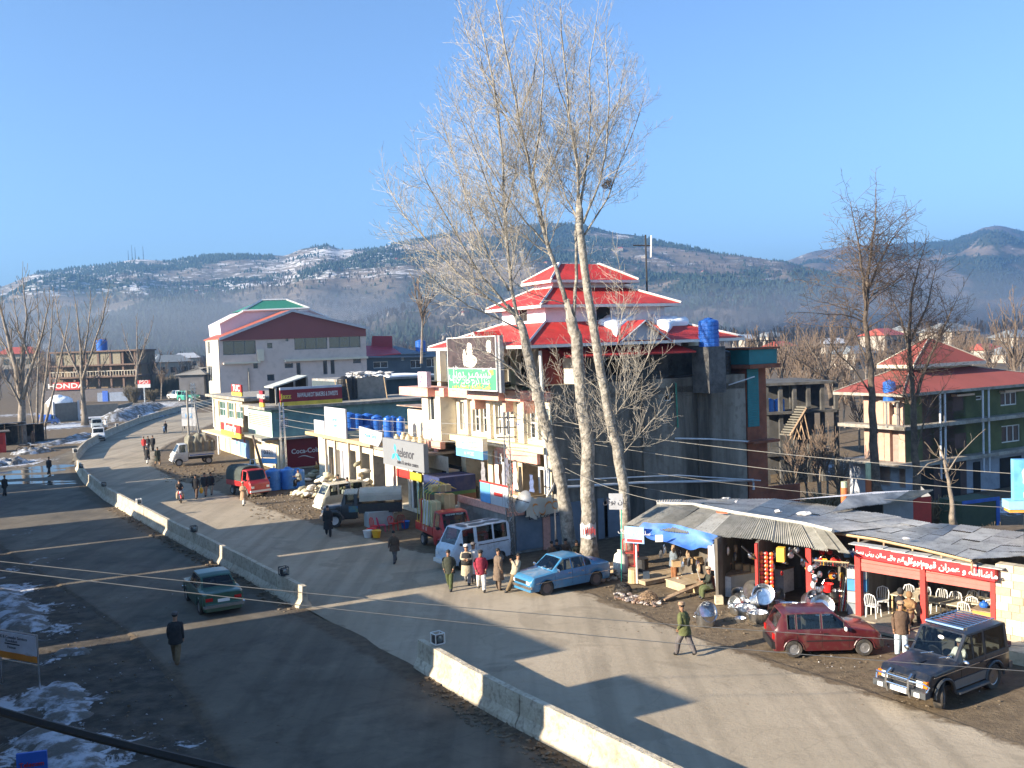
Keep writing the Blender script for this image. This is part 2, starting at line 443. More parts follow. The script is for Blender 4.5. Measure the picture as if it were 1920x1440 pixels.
RE=[(2600,1560),(1920,1385),(1640,1290),(1330,1196),(1120,1110),(960,1070),(760,1020),(560,968),(430,922),(345,902),(296,876),(296,856),(320,836),(390,803),(440,778),(480,757),(520,744)]
LE=[(800,1900),(440,1500),(330,1300),(230,1190),(120,1110),(10,1040),(-60,985),(-90,945),(-120,915),(-60,893),(60,872),(130,846),(200,812),(262,787),(330,763),(390,748),(440,738)]
barw=smooth_pts(BAR)
def strip(name,A,B,m,nw,edgefn,lift):
 A=smooth_pts(A) if not isinstance(A[0],V) else A;B=smooth_pts(B) if not isinstance(B[0],V) else B
 mb=MB();rows=[]
 N=(len(A)-1)*10
 for i in range(N+1):
  t=i/10;a=poly_at(A,min(t,len(A)-1));b=poly_at(B,min(t,len(B)-1))
  for j in range(nw+1):
   f=j/nw;p=a.lerp(b,f)
   if j==nw or j==0:p+=(b-a).normalized()*noise.noise(p*.35)*.7*(1 if f else .0)
   mb.v.append((p.x,p.y,-.07 if(j==nw and name=='road' and A[0] is not None and lift<.022) or(j==0 and lift>.022) else lift))
 mk=[]
 for i in range(N):
  for j in range(nw):
   a=i*(nw+1)+j;mb.f.append((a,a+1,a+nw+2,a+nw+1));mb.m.append(0)
 me=mb.mesh(name,m)
 at=me.color_attributes.new('mask','FLOAT_COLOR','POINT');buf=[]
 for i,v in enumerate(me.vertices):
  buf+=[*edgefn((i%(nw+1))/nw,(i//(nw+1))/10,v.co),1.0]
 at.data.foreach_set('color',buf)
 return link(name,me,kind='structure')
def e_right(f,t,co):
 d=(1-f)*12
 return(max(0,1.0-d/1.6)+.42*max(0,1-f*14),0,.0)
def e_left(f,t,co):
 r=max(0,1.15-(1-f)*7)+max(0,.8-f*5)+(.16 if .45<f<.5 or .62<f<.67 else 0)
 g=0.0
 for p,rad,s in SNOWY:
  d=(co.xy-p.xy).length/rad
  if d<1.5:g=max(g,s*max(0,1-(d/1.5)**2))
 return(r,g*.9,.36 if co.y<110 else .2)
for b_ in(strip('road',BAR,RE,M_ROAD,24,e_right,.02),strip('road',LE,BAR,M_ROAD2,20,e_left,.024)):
 pass
 #  CENTRAL BARRIER
M_BAR=mat('barrier_concrete',(.36,.31,.23),.9,c2=(.52,.465,.365),scale=1.1,fac=(.35,.65),bump=.5,dirt=.55)
def barrier(points,label,h=.95):
 base=points[0]
 par=thing('concrete_barrier',label,'barrier',base,world=True,group='concrete barriers along the road centre')
 L=[0]
 for a,b in zip(points,points[1:]):L.append(L[-1]+(b-a).length)
 def at(s):
  for k in range(len(points)-1):
   if s<=L[k+1]+1e-6:return points[k].lerp(points[k+1],(s-L[k])/max(1e-6,L[k+1]-L[k]))
  return points[-1]
 n=max(1,round(L[-1]/3.0));seg=L[-1]/n
 sec=[(-.30,0),(-.28,.12),(-.13,.36),(-.10,h),(.10,h),(.13,.36),(.28,.12),(.30,0)]
 for k in range(n):
  s0,s1=k*seg+.012,(k+1)*seg-.012
  a,b=at(s0),at(s1);mb=MB();rings=[]
  j0=random.uniform(-.012,.012)
  for p,d in((a,at(s0+.05)-at(s0-.0)),(b,at(s1)-at(s1-.05))):
   d=(b-a).normalized();nn=V((d.y,-d.x,0))
   rings.append([p+nn*(u+j0)+V((0,0,z_)) for u,z_ in sec])
  i=len(mb.v);mb.v+=[tuple(p) for r in rings for p in r];m_=len(sec)
  for j in range(m_-1):mb.f.append((i+j,i+m_+j,i+m_+j+1,i+j+1));mb.m.append(0)
  mb.f.append(tuple(range(i,i+m_)));mb.f.append(tuple(range(i+2*m_-1,i+m_-1,-1)));mb.m+=[0,0]
  mb.build('barrier_segment',M_BAR,par)
 return par
def offs(pxs,dx=.35):
 return[V((G(*p).x,G(*p).y,0)) for p in pxs]
bs=offs([(1500,1634),(1230,1492),(1042,1393),(917,1328),(790,1250)])
barrier(bs,'long dusty concrete barrier running out of the bottom of the picture')
barrier(offs([(573,1141),(400,1046),(308,998),(203,938),(160,903),(147,880)]),'weathered concrete barrier in the middle stretch of the road beside the green car')
barrier(offs([(141,864),(160,842),(200,819),(262,793),(330,772),(395,757),(450,742)]),'distant curving concrete barrier that bends away towards the pink building')
def lampbox(px,py,label,s=.34,white=True):
 p=G(px,py,0);m=M_WHITE if white else M_IRON
 o=thing('barrier_lamp',label,'lamp',(p.x,p.y,.95),math.atan2(RD.y,RD.x),group='caged lamps on the barrier')
 f=MB()
 h=s/2;c=[(-h,-h),(h,-h),(h,h),(-h,h)]
 for x,y in c:f.tube([(x,y,.06),(x,y,.06+s)],.018,4)
 for k in range(4):
  for z in(.06,.06+s):f.tube([(*c[k],z),(*c[(k+1)%4],z)],.018,4)
 f.build('cage',m,o)
 b=MB();b.box(-h*.8,h*.8,-h*.8,h*.8,.07,s*.92);b.build('housing',M_IRON,o)
 lz=MB();lz.lathe([(.0,0),(.1,.01),(.11,.03),(.0,.05)],12,(-h*.8,0,.06+s/2),ax=(-1,0,0));lz.build('lens',GLASSB,o)
 pst=MB();pst.tube([(0,0,0),(0,0,.07)],.03,6);pst.build('post',m,o)
lampbox(823,1262,'white caged lamp on the near end of the long barrier')
lampbox(534,1120,'dark caged lamp on the barrier behind the green car',white=False)
lampbox(365,1030,'dark caged lamp on the shaded part of the middle barrier',s=.3,white=False)
lampbox(262,972,'white double lamp on the sunlit stretch of the middle barrier',s=.3)
lampbox(196,936,'small dark lamp where the middle barrier falls into shade',s=.28,white=False)
lampbox(153,898,'lamp on the far left end of the middle barrier',s=.3,white=False)
lampbox(142,866,'small lamp on the near end of the curving distant barrier',s=.4)
lampbox(220,812,'small white lamp halfway along the distant barrier',s=.35)
lampbox(262,794,'tiny white lamp on the far part of the distant barrier',s=.35)
def heap(name,label,pts,r,h,m,cat='rubble',n=24,kind='stuff',sz=(.06,.2),seed=1):
 rr=random.Random(seed);mb=MB()
 for _ in range(n):
  t=rr.random()*(len(pts)-1);p=poly_at(pts,t)
  a=rr.random()*2*PI;q=math.sqrt(rr.random())*r
  s=rr.uniform(*sz)
  mb.ell((p.x+math.cos(a)*q,p.y+math.sin(a)*q,h*(1-q/r)*rr.random()+s*.2),(s,s*rr.uniform(.6,1),s*rr.uniform(.35,.7)),6,4,jit=.8,seed=rr.random()*50)
 return mb.build(name,m,label=label,cat=cat,kind=kind)
M_DIRT=mat('clods_of_dirt',(.10,.075,.05),.95,c2=(.17,.135,.095),scale=3)
heap('rubble','clods and litter along the foot of the near barrier',[G(790,1275),G(900,1350),G(1020,1420),G(1150,1490)],.5,.12,M_DIRT,n=420,sz=(.02,.085))
heap('rubble','earth crumbled along the foot of the middle barrier',[G(210,950),G(300,1008),G(400,1062),G(555,1150)],.55,.18,M_DIRT,n=300,sz=(.03,.12),seed=2)
#  BUILDINGS ACROSS THE STREET THAT CAST THE SHADE
K=math.tan(SUN_EL)/SD.dot(RN)
def S(x,y):
 g=G(x,y);pr=g.dot(RN);t=pr/SD.dot(RN);return(g-SD*t).dot(RD)
_A,_B,_H=20.3*K,15.2*K,12.6
cuts=[(-26,12.5,12.6),(12.5,S(1275,1326),_B),(S(1275,1326),S(1160,1268),_A),(S(1160,1268),S(1050,1223),_B),(S(1050,1223),S(862,1101),_A),(S(977,1073),S(560,1040),_H),(S(560,1040)+.38,S(308,1004)-.1,_H),(S(308,1004)+.3,S(232,970),_B+.6),(S(202,952),S(152,913),_H),(S(152,913)+.4,S(208,908)+1.2,_H-1),(S(208,908)+1.2,S(255,877),24.5*K),(S(255,877),S(250,872)+3.5,3.0)]
cols=[(.55,.48,.38),(.42,.42,.40),(.6,.5,.42),(.4,.36,.3)]
for k,(a,b,h) in enumerate(cuts):
 if b<a:a,b=b,a
 o=RD*a-RN*0.0
 par=thing('roadside_building',['low flat roofed shop','tall shuttered shop house','plastered market block','narrow upper block'][k%4]+' outside the frame, %s along the near side'%['first','second','third','fourth','fifth','sixth','seventh','eighth','ninth','tenth','eleventh','twelfth'][k],'building',o,group='buildings on the camera side of the road',world=True)
 F=Face(o-RN*(1.0 if k==0 else 0),RD,RN);mb=MB();ops=[]
 L=b-a
 nst=max(1,int(h//3));nw=int(L//3)
 for s_ in range(nst):
  for q_ in range(nw):
   t=L*(q_+.5)/nw;z0=s_*h/nst+(.1 if s_==0 else .9);ops.append((t-.8,z0,t+.8,min(h-.4,s_*h/nst+2.3)))
 F.wall(mb,0,0,L,h,ops,off=0,dep=.2)
 BK=-SD*9;mb.q(F.pt(0,0)+BK,F.pt(0,h)+BK,F.pt(0,h),F.pt(0,0));mb.q(F.pt(L,0),F.pt(L,h),F.pt(L,h)+BK,F.pt(L,0)+BK)
 mb.q(F.pt(0,h),F.pt(0,h)+BK,F.pt(L,h)+BK,F.pt(L,h));mb.q(F.pt(0,0)+BK,F.pt(L,0)+BK,F.pt(L,h)+BK,F.pt(0,h)+BK)
 mb.build('wall',mat('street_plaster_%d'%(k%4),cols[k%4],.85,dirt=.3),par)
 for op in ops:F.window(par,op,2,1)
 #  HILLS
RIDGE=[(-700,600),(-300,565),(0,540),(80,512),(180,500),(270,487),(330,490),(400,480),(470,478),(540,480),(580,466),(620,461),(650,469),(700,468),(760,455),(860,438),(960,428),(1060,419),(1100,424),(1180,440),(1290,463),(1380,480),(1460,493),(1560,512),(1700,540),(2000,575),(2600,600)]
RIDGE2=[(1250,560),(1380,515),(1460,494),(1540,470),(1600,462),(1700,458),(1780,453),(1820,440),(1850,427),(1875,424),(1920,434),(2050,440),(2300,470),(2700,520)]
def interp(R,x):
 if x<=R[0][0]:return R[0][1]
 for(a,ya),(b,yb) in zip(R,R[1:]):
  if x<=b:
   t=(x-a)/(b-a);t=t*t*(3-2*t)*.5+t*.5;return ya+(yb-ya)*t
 return R[-1][1]
def hz(x):return 720-(75)-(x-960)*math.tan(_r)
def hill_noise(p):return noise.noise(p)+.5*noise.noise(p*2.1+V((5,1,2)))+.25*noise.noise(p*4.3)
def hill_pt(R,x,u,D0,D1):
 """u 0 foot .. 1 ridge .. >1 behind"""
 dr=ray(x,645);h=V((dr.x,dr.y,0));h/=dr.y
 D=D0+(D1-D0)*u
 zr=10.8+(hz(x)-interp(R,x))*D1/1800
 if u<=1:
  prof=(u**1.15)
  z=lerp(4,zr,prof)
  p=h*D
  k=math.sin(PI*u)**.8
  z+=k*hill_noise(V((p.x/420,p.y/420,1)))*zr*.22
  z+=k*noise.noise(V((p.x/90,p.y/90,4)))*7
  z+=noise.noise(V((p.x/60,p.y/60,9)))*5*min(1,3*(u))*(.4+.6*k)
 else:
  p=h*D;z=zr-(u-1)*500
 return V((p.x,p.y,z))
def forest(p):
 f=hill_noise(V((p.x/230,p.y/300,p.z/110)))
 return f+(.14 if p.z>230 else 0)
m=bpy.data.materials.new('hillside');m.use_nodes=True
n=m.node_tree.nodes;l=m.node_tree.links;b=n['Principled BSDF'];b.inputs['Roughness'].default_value=.95;b.inputs['Specular IOR Level'].default_value=.1
tc=n.new('ShaderNodeTexCoord')
def _nz(s,sz=1,d=6,r=.6):
 mp=n.new('ShaderNodeMapping');mp.inputs['Scale'].default_value=(1,1,sz);l.new(tc.outputs['Object'],mp.inputs[0])
 x=n.new('ShaderNodeTexNoise');x.inputs['Scale'].default_value=s;x.inputs['Detail'].default_value=d;x.inputs['Roughness'].default_value=r
 l.new(mp.outputs[0],x.inputs[0]);return x.outputs[0]
def _mr(i,a,c,lo_=0,hi=1):
 x=n.new('ShaderNodeMapRange');x.inputs[1].default_value=a;x.inputs[2].default_value=c;x.inputs[3].default_value=lo_;x.inputs[4].default_value=hi
 l.new(i,x.inputs[0]);return x.outputs[0]
def _mix(f,a,c):
 x=n.new('ShaderNodeMix');x.data_type='RGBA';l.new(f,x.inputs[0])
 for k,s in((6,a),(7,c)):
  if isinstance(s,tuple):x.inputs[k].default_value=(*s,1)
  else:l.new(s,x.inputs[k])
 return x.outputs[2]
def _m(op,a,c):
 x=n.new('ShaderNodeMath');x.operation=op
 for k,s in((0,a),(1,c)):
  if isinstance(s,(int,float)):x.inputs[k].default_value=s
  else:l.new(s,x.inputs[k])
 return x.outputs[0]
at=n.new('ShaderNodeAttribute');at.attribute_name='mask';sp=n.new('ShaderNodeSeparateColor');l.new(at.outputs['Color'],sp.inputs[0])
c=_mix(_mr(_nz(.012,3),.4,.62),(.14,.125,.10),(.25,.20,.16))
c=_mix(_mr(_nz(.06,3,8,.7),.45,.7,0,.8),c,(.075,.07,.055))
c=_mix(_mr(_m('ADD',sp.outputs[0],_mr(_nz(.03,2,7),.2,.8,-.35,.35)),.45,.6,0,.9),c,(.035,.05,.03))
snf=_m('ADD',_mr(_nz(.03,6.0,8,.78),.2,.8,-.5,.5),sp.outputs[1])
c=_mix(_mr(snf,.50,.60),c,(.62,.62,.63))
l.new(c,b.inputs['Base Color'])
M_HILL=m
hill_meshes=[]
for name,R,D0,D1,x0,x1,nr in(('hills',RIDGE,950,2500,-900,2700,80),('hills',RIDGE2,1500,3600,1200,2800,60)):
 mb=MB();xs_=list(range(x0,x1+1,9));rows=nr+6
 for j in range(rows+1):
  u=j/nr
  for x in xs_:mb.v.append(tuple(hill_pt(R,x,u,D0,D1)))
 w_=len(xs_)
 for j in range(rows):
  for i in range(w_-1):
   a=j*w_+i;mb.f.append((a,a+1,a+w_+1,a+w_));mb.m.append(0)
 me=mb.mesh(name,M_HILL,True)
 ca=me.color_attributes.new('mask','FLOAT_COLOR','POINT');buf=[]
 for v in me.vertices:
  f=forest(v.co);sn=.325+.12*hill_noise(V((v.co.x/300+9,v.co.y/300,v.co.z/160)))+(.10 if v.co.z>130 else-.05)-(.08 if R is RIDGE2 else 0)
  az=v.co.x/max(1,v.co.y)
  sn+=(.08 if az<-.1 else-.03)
  buf+=[.5+f*.9,sn,0,1]
 ca.data.foreach_set('color',buf)
 link(name,me,kind='structure')
rr=random.Random(3);mb=MB();Vv=mb.v;Ff=mb.f
def pine(p,h,r,kind):
 i=len(Vv);a0=rr.random()*6
 if kind:
  for k in range(5):
   a=a0+k*1.2566;Vv.append((p.x+math.cos(a)*r,p.y+math.sin(a)*r,p.z+h*.12))
  for k in range(5):
   a=a0+.6+k*1.2566;q=r*.62;Vv.append((p.x+math.cos(a)*q,p.y+math.sin(a)*q,p.z+h*.62))
  Vv.append((p.x,p.y,p.z+h))
  for k in range(5):
   k2=(k+1)%5
   Ff.append((i+k,i+k2,i+5+k));Ff.append((i+k2,i+5+k2,i+5+k));Ff.append((i+5+k,i+5+k2,i+10))
cnt=0
for R,D0,D1,x0,x1,N in((RIDGE,950,2500,-500,2300,80000),(RIDGE2,1500,3600,1350,2300,22000)):
 for _ in range(N):
  x=rr.uniform(x0,x1);u=rr.random()**.8*1.0
  p=hill_pt(R,x,u,D0,D1)
  f=forest(p)+rr.uniform(-.2,.2)
  lim=.12
  if f>lim or rr.random()<.05:
   h=rr.uniform(5.5,10)*(1.0 if f>lim else .8);pine(p-V((0,0,1)),h,h*rr.uniform(.26,.36),1);cnt+=1
mb.m=[0]*len(mb.f)
mb.build('forest',mat('pine_green',(.016,.034,.026),.95,c2=(.035,.058,.042),scale=.02),label='pine woods on the far hills',cat='forest',kind='stuff')
mb=MB();Vv=mb.v;Ff=mb.f
def bare(p,h,r):
 i=len(Vv)
 for k in range(7):
  a=rr.random()*6.28;q=r*rr.random();t=rr.uniform(.6,1)
  x,y=p.x+math.cos(a)*q,p.y+math.sin(a)*q;w2=.35
  j=len(Vv);Vv.append((p.x,p.y,p.z+h*.15));Vv.append((x-w2,y,p.z+h*t));Vv.append((x+w2,y+w2,p.z+h*t*.93));Ff.append((j,j+1,j+2))
for _ in range(9000):
 x=rr.uniform(-300,2200);u=rr.random()**1.8*.75
 p=hill_pt(RIDGE,x,u,950,2500)
 if forest(p)<.1:bare(p,rr.uniform(9,15),4)
for _ in range(2600):
 x=rr.uniform(-200,2150);D=rr.uniform(380,950);d=ray(x,645);q=V((d.x/d.y*D,D,0));q.z=terrain(q.x,q.y)
 if hill_noise(V((q.x/120,q.y/120,0)))>-.05:bare(q,rr.uniform(7,13),3.5)
mb.m=[0]*len(mb.f)
mb.build('bare_woods',mat('bare_twigs_far',(.13,.10,.08),.95,c2=(.21,.165,.13),scale=.05),label='leafless brown woods at the foot of the hills',cat='woods',kind='stuff')
hw=MB();hw.box(-5,5,-4,4,0,4.2,0);far_w=hw.mesh('wall',mat('far_cream_wall',(.34,.30,.25),.8))
far_r=[]
for nm,c_ in(('far_tin_roof',(.20,.215,.22)),('far_red_roof',(.40,.09,.06)),('far_snowy_roof',(.42,.43,.45))):
 r_=MB();r_.q((-5.6,-4.6,4.2),(5.6,-4.6,4.2),(3,0,6.2),(-3,0,6.2)).q((5.6,4.6,4.2),(-5.6,4.6,4.2),(-3,0,6.2),(3,0,6.2)).q((5.6,-4.6,4.2),(5.6,4.6,4.2),(3,0,6.2)).q((-5.6,4.6,4.2),(-5.6,-4.6,4.2),(-3,0,6.2)).q((-5.6,-4.6,4.2),(-5.6,4.6,4.2),(5.6,4.6,4.2),(5.6,-4.6,4.2))
 far_r.append(r_.mesh('roof',mat(nm,c_,.5)))
wd=MB()
for x in(-3.5,-.7,2.2):wd.box(x,x+1.3,-4.06,-3.9,1.2,2.8)
far_wd=wd.mesh('window',GLASS)
def far_house(p,rz,s,kind,where):
 o=thing('far_house','small distant house with %s roof %s'%(('grey tin','red','snow covered')[kind],where),'house',p,rz,group='houses scattered far off in the valley and on the hills')
 o.scale=(s,s,s)
 for nm,me_ in(('wall',far_w),('roof',far_r[kind]),('window',far_wd)):link(nm,me_,o)
for _ in range(70):
 x=rr.uniform(60,1900);u=rr.uniform(.03,.75);p=hill_pt(RIDGE,x,u,950,2500)
 if proj(p)[1]>640 or x>1500:continue
 far_house(p-V((0,0,1)),rr.uniform(-.6,.9),rr.uniform(.8,1.3),rr.choice((0,0,1,2)),'on the far hillside')
for(x,y,D,s,k,wh) in((1778,655,330,1.5,0,'right of the two dark bare trees'),(1700,640,420,1.2,0,'behind the dark bare trees'),(1655,655,360,1.3,1,'seen through the tall dark bare tree'),(1845,680,300,1.0,1,'behind the green house roof'),(1890,690,270,1.0,0,'at the right edge behind the green house'),(1900,660,340,1.3,0,'at the far right under the bushy tree'),(1445,650,430,1.1,0,'just right of the teal balcony'),(1462,668,340,.9,1,'with yellow walls right of the teal balcony'),(1400,652,520,1.2,2,'behind the roof tank'),(1600,690,260,1.0,0,'between the bare trees left of the green house'),(1560,665,380,1.1,2,'left of the tall dark bare tree'),(1740,700,240,.8,2,'behind the red hip roof'),(240,700,330,1.0,0,'beyond the long arcade building'),(320,705,300,1.1,0,'beyond the roadside bushes'),(40,690,330,1.2,1,'behind the leftmost bare trees'),(290,690,420,1.0,0,'in the mist left of the pink building'),(350,690,380,1,2,'in the mist beside the pink building')):
 p=P(x,y,D);far_house(V((p.x,p.y,min(p.z,terrain(p.x,p.y)) if False else p.z-.2)),rr.uniform(.2,.8),s,k,wh)
for k,(x,h) in enumerate(((249,26),(256,38),(262,32),(277,36))):
 p=hill_pt(RIDGE,x,1,950,2500);mm=MB();mm.tube([p-V((0,0,3)),p+V((0,0,h))],[1.1,.5],4)
 mm.build('radio_mast',M_IRON,label='thin radio mast on the left ridge, %s of four from the left'%('first','second','third','fourth')[k],cat='mast',group='radio masts on the ridge')
def volume(name,me,dens,colr,label):
 m=bpy.data.materials.new(name);m.use_nodes=True;nn=m.node_tree.nodes;nn.remove(nn['Principled BSDF'])
 pv=nn.new('ShaderNodeVolumePrincipled');pv.inputs['Density'].default_value=dens;pv.inputs['Color'].default_value=(*colr,1);pv.inputs['Anisotropy'].default_value=.55
 m.node_tree.links.new(pv.outputs[0],nn['Material Output'].inputs['Volume'])
 me.materials.clear();me.materials.append(m);return link(name,me,kind='stuff',label=label,cat='haze')
volume('haze',MB().box(-4800,4800,-250,6000,-5.5,420).mesh('haze',M_WHITE),.00032,(.32,.62,1.0),'pale blue winter haze filling the air of the valley')
for k,(x,D,rx,ry,rz_,dn) in enumerate(((250,1150,420,300,48,.0042),(700,1350,500,300,55,.0038),(1500,1150,500,320,42,.0022),(1850,900,320,260,36,.002),(1000,1500,500,300,45,.0028))):
 d=ray(x,645)
 for q in range(5):me=MB().ell((d.x/d.y*D,D,10),(rx*(1.15-.11*q),ry*(1.1-.14*q),rz_*(1.7-.28*q)),24,12).mesh('mist',M_WHITE,True);volume('mist',me,dn/5,(.9,.95,1.0),'bank of pale valley mist, %s'%('left of the pink building','behind the pink building','behind the teal balcony','far right behind the green house','behind the red roofed building')[k])
 #  BUILDINGS
_a=math.radians(30)
DS=V((math.cos(_a),math.sin(_a),0));DF=V((-math.sin(_a),math.cos(_a),0))
NS=-DF;NF=-DS
def solve(O,D,x,z,off=V((0,0,0)),lo_=-40,hi=80):
 f=lambda t:proj(O+off+D*t+V((0,0,z)))[0]-x
 a,b=lo_,hi;fa=f(a)
 for _ in range(50):
  m=(a+b)/2
  if(f(m)>0)==(fa>0):a=m
  else:b=m
 return(a+b)/2
def shell(mb,O,u0,u1,v0,v1,z0,z1,m=0):
 p=lambda u,v,z:O+DS*u+DF*v+V((0,0,z))
 mb.ob(p(u0,v0,z0),DS*(u1-u0),DF*(v1-v0),V((0,0,z1-z0)),m)
def hip(mb,O,u0,u1,v0,v1,z0,z1,iu0,iu1,iv0,iv1,th=.12,m=0):
 p=lambda u,v,z:O+DS*u+DF*v+V((0,0,z))
 e=[p(u0,v0,z0),p(u1,v0,z0),p(u1,v1,z0),p(u0,v1,z0)];i_=[p(iu0,iv0,z1),p(iu1,iv0,z1),p(iu1,iv1,z1),p(iu0,iv1,z1)]
 for k in range(4):mb.q(e[k],e[(k+1)%4],i_[(k+1)%4],i_[k],m=m)
 mb.q(*i_,m=m);mb.q(*[x-V((0,0,th)) for x in e[::-1]],m=m)
 return e,i_
def trims(e,i_,par,m,r=.075,h=.17):
 t=MB()
 for k in range(4):
  t.tube([e[k]+V((0,0,.04)),i_[k]+V((0,0,.04))],r,4)
 t.build('hip_trim',m,par);f=MB()
 for k in range(4):
  a,b=e[k],e[(k+1)%4];d=(b-a).normalized();nn=V((d.y,-d.x,0))
  f.ob(a-V((0,0,h))-nn*.03-d*.04,b-a+d*.08,nn*.08,V((0,0,h-.01)))
 f.build('fascia',m,par)
 #  the red roofed building behind the tall trees
O=G(1042,1027);O=V((O.x,O.y,0))
MBD=thing('red_roofed_building','three storey cream building with stepped bright red roofs behind the tall bare trees','building',O,world=True)
F=Face(O,DF,NF);Sd=Face(O,DS,NS)
L_=F.px(792,740)[0];W_=Sd.px(1398,760)[0]
zb=7.75
wl=MB()
ops2=[]
for x0,y0,x1,y1 in((838,750,856,792),(862,753,875,812),(886,753,898,818),(901,756,917,822),(929,758,939,824),(943,760,960,830),(989,764,1003,836),(1009,766,1030,838)):
 ops2.append(F.rect(x0,y0,x1,y1))
z2=5.35
ops2=[(a,max(b,z2+.25),c,min(d,zb-.35)) for a,b,c,d in ops2]
F.wall(wl,0,z2,L_-1.2,zb,ops2,dep=.3)
M_LWALL=mat('bright_cream_plaster',(.66,.60,.47),.85,var=.08,scale=.5,dirt=.3,bump=.1)
wl.build('wall',M_LWALL,MBD)
for k,o in enumerate(ops2):F.window(MBD,o,1,2 if k else 1,dep=.26,fw=.07,glass=GLASSB if k in(0,7) else None)
pil=MB()
for x in(880,922,966,984):
 t=F.px(x,790)[0];F.slab(pil,t-.22,z2,t+.22,zb-.02,.0,.22)
pil.build('pilaster',M_LWALL,MBD)
t0,t1=F.px(826,780,1.1)[0],F.px(792,780,1.1)[0]
B2=Face(O+NF*1.1,DF,NF);by=MB()
op=B2.rect(803,742,814,789);B2.wall(by,t0,z2-.5,t1,zb,[op],dep=.25)
by.q(B2.pt(t0,z2-.5),B2.pt(t0,z2-.5,-1.1),B2.pt(t0,zb,-1.1),B2.pt(t0,zb));by.q(B2.pt(t0,z2-.5),B2.pt(t1,z2-.5),B2.pt(t1,z2-.5,-1.1),B2.pt(t0,z2-.5,-1.1))
by.q(B2.pt(t1,z2-.5),B2.pt(t1,zb),B2.pt(t1,zb,-1.1),B2.pt(t1,z2-.5,-1.1))
bay=by.build('bay',M_LWALL,MBD);B2.window(bay,op,1,1,dep=.2)
bp=MB();F.slab(bp,t0-.1,z2-.9,t1+.1,z2-.45,.9,1.25);F.slab(bp,t0+.5,z2-2.0,t0+.9,z2-.9,1.1,1.22);bp.build('bay_sill',M_PINK,MBD)
pk=MB()
for x0,x1,o_ in((997,968,.75),(968,908,1.15),(908,862,.8),(862,845,1.1),(845,790,1.6)):
 a,b=F.px(x0,735)[0],F.px(x1,735)[0];F.slab(pk,a,zb-.05,b,zb+.5,-.2,o_)
F.slab(pk,0,zb,F.px(997,740)[0],zb+.45,-.2,.3)
for x in(1000,966,908):t=F.px(x,745)[0];F.slab(pk,t-.12,zb-.7,t+.25,zb-.06,.0,.7)
pk.build('balcony_slab',M_PINK,MBD)
sl=MB();shell(sl,O,0,W_,0,L_,zb-.04,zb+.3);sl.build('floor_slab',M_SLAB,MBD)
ls=MB();shell(ls,O,-.55,W_-.3,.02,L_-1,z2-.36,z2-.02);ls.build('lower_slab',M_CREAM2,MBD)
pk2=MB();F.slab(pk2,.6,z2-.95,5.0,z2-.38,.4,.6);F.slab(pk2,5.0,z2-2.9,5.3,z2-.5,.4,.6);pk2.build('beam',M_PINK,MBD)
r3=MB();u3=1.7
F3=Face(O+DS*u3,DF,NF)
o3=[]
for x0,x1 in((814,838),(895,935),(944,960),(968,1000)):a=F3.px(x1,700)[0];b=F3.px(x0,700)[0];o3.append((a,zb+.45,b,10.1))
F3.wall(r3,.2,zb+.3,L_-1.5,10.55,o3,dep=.4);r3.build('upper_wall',M_LWALL,MBD)
for o_ in o3:F3.window(MBD,o_,2,1,dep=.35,glass=GLASSB if o_==o3[0] else None)
cl=MB()
for x in(826,965,1000):
 t=F.px(x,690,-.4)[0];F.slab(cl,t-.25,zb+.3,t+.25,10.55,-.7,-.25)
cl.build('column',M_LWALL,MBD)
sw=MB();zt=8.55
so=[Sd.rect(1247,739,1262,752),(3.2,.1,4.6,2.1)]
Sd.wall(sw,0,0,W_,zt,so,dep=.3)
p=lambda u,v,z:O+DS*u+DF*v+V((0,0,z))
sw.q(p(W_,0,0),p(W_,L_,0),p(W_,L_,zt),p(W_,0,zt));sw.q(p(0,0,zt),p(W_,0,zt),p(W_,L_,zt),p(0,L_,zt));sw.q(p(0,L_,0),p(0,L_,zt),p(W_,L_,zt),p(W_,L_,0))
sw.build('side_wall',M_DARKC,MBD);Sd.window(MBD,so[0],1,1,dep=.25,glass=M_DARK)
fr=MB();F.wall(fr,0,0,L_,z2,[(.5,2.3,3.2,4.7),(3.7,2.3,6.6,4.6),(7.2,2.3,10,4.6),(10.6,2.3,13.2,4.6)],dep=1.6,mr=0);fr.build('lower_wall',M_CREAM2,MBD)
dk=MB();F.slab(dk,.3,2.2,L_-.3,4.9,-2.0,-1.62);dk.build('shop_back',M_DARK,MBD)
for k in range(3):
 t=(1.9,5.6,9.4)[k]*W_/13;pr=MB();Sd.slab(pr,t,0,t+.7,zt-.05,-.05,.09);pr.build('pier',M_DARKC,MBD)
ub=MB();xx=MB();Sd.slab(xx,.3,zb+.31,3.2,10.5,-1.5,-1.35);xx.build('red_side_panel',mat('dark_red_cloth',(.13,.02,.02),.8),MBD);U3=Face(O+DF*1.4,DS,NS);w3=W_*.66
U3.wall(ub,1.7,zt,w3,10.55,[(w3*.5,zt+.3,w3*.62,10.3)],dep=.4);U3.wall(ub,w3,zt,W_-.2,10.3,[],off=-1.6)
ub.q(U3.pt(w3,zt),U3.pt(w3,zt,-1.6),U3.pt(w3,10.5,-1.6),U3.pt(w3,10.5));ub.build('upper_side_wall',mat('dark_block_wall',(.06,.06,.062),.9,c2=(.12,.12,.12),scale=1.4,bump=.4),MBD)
dk=MB();dk.q(*[U3.pt(a,b,-.4) for a,b in((w3*.5,zt+.3),(w3*.62,zt+.3),(w3*.62,10.3),(w3*.5,10.3))]);dk.build('opening',M_DARK,MBD)
mm=MB();Sd.slab(mm,W_-1.1,zt,W_-.3,10.6,-4.4,-3.7);mm.build('column',M_LWALL,MBD)
ov=1.7
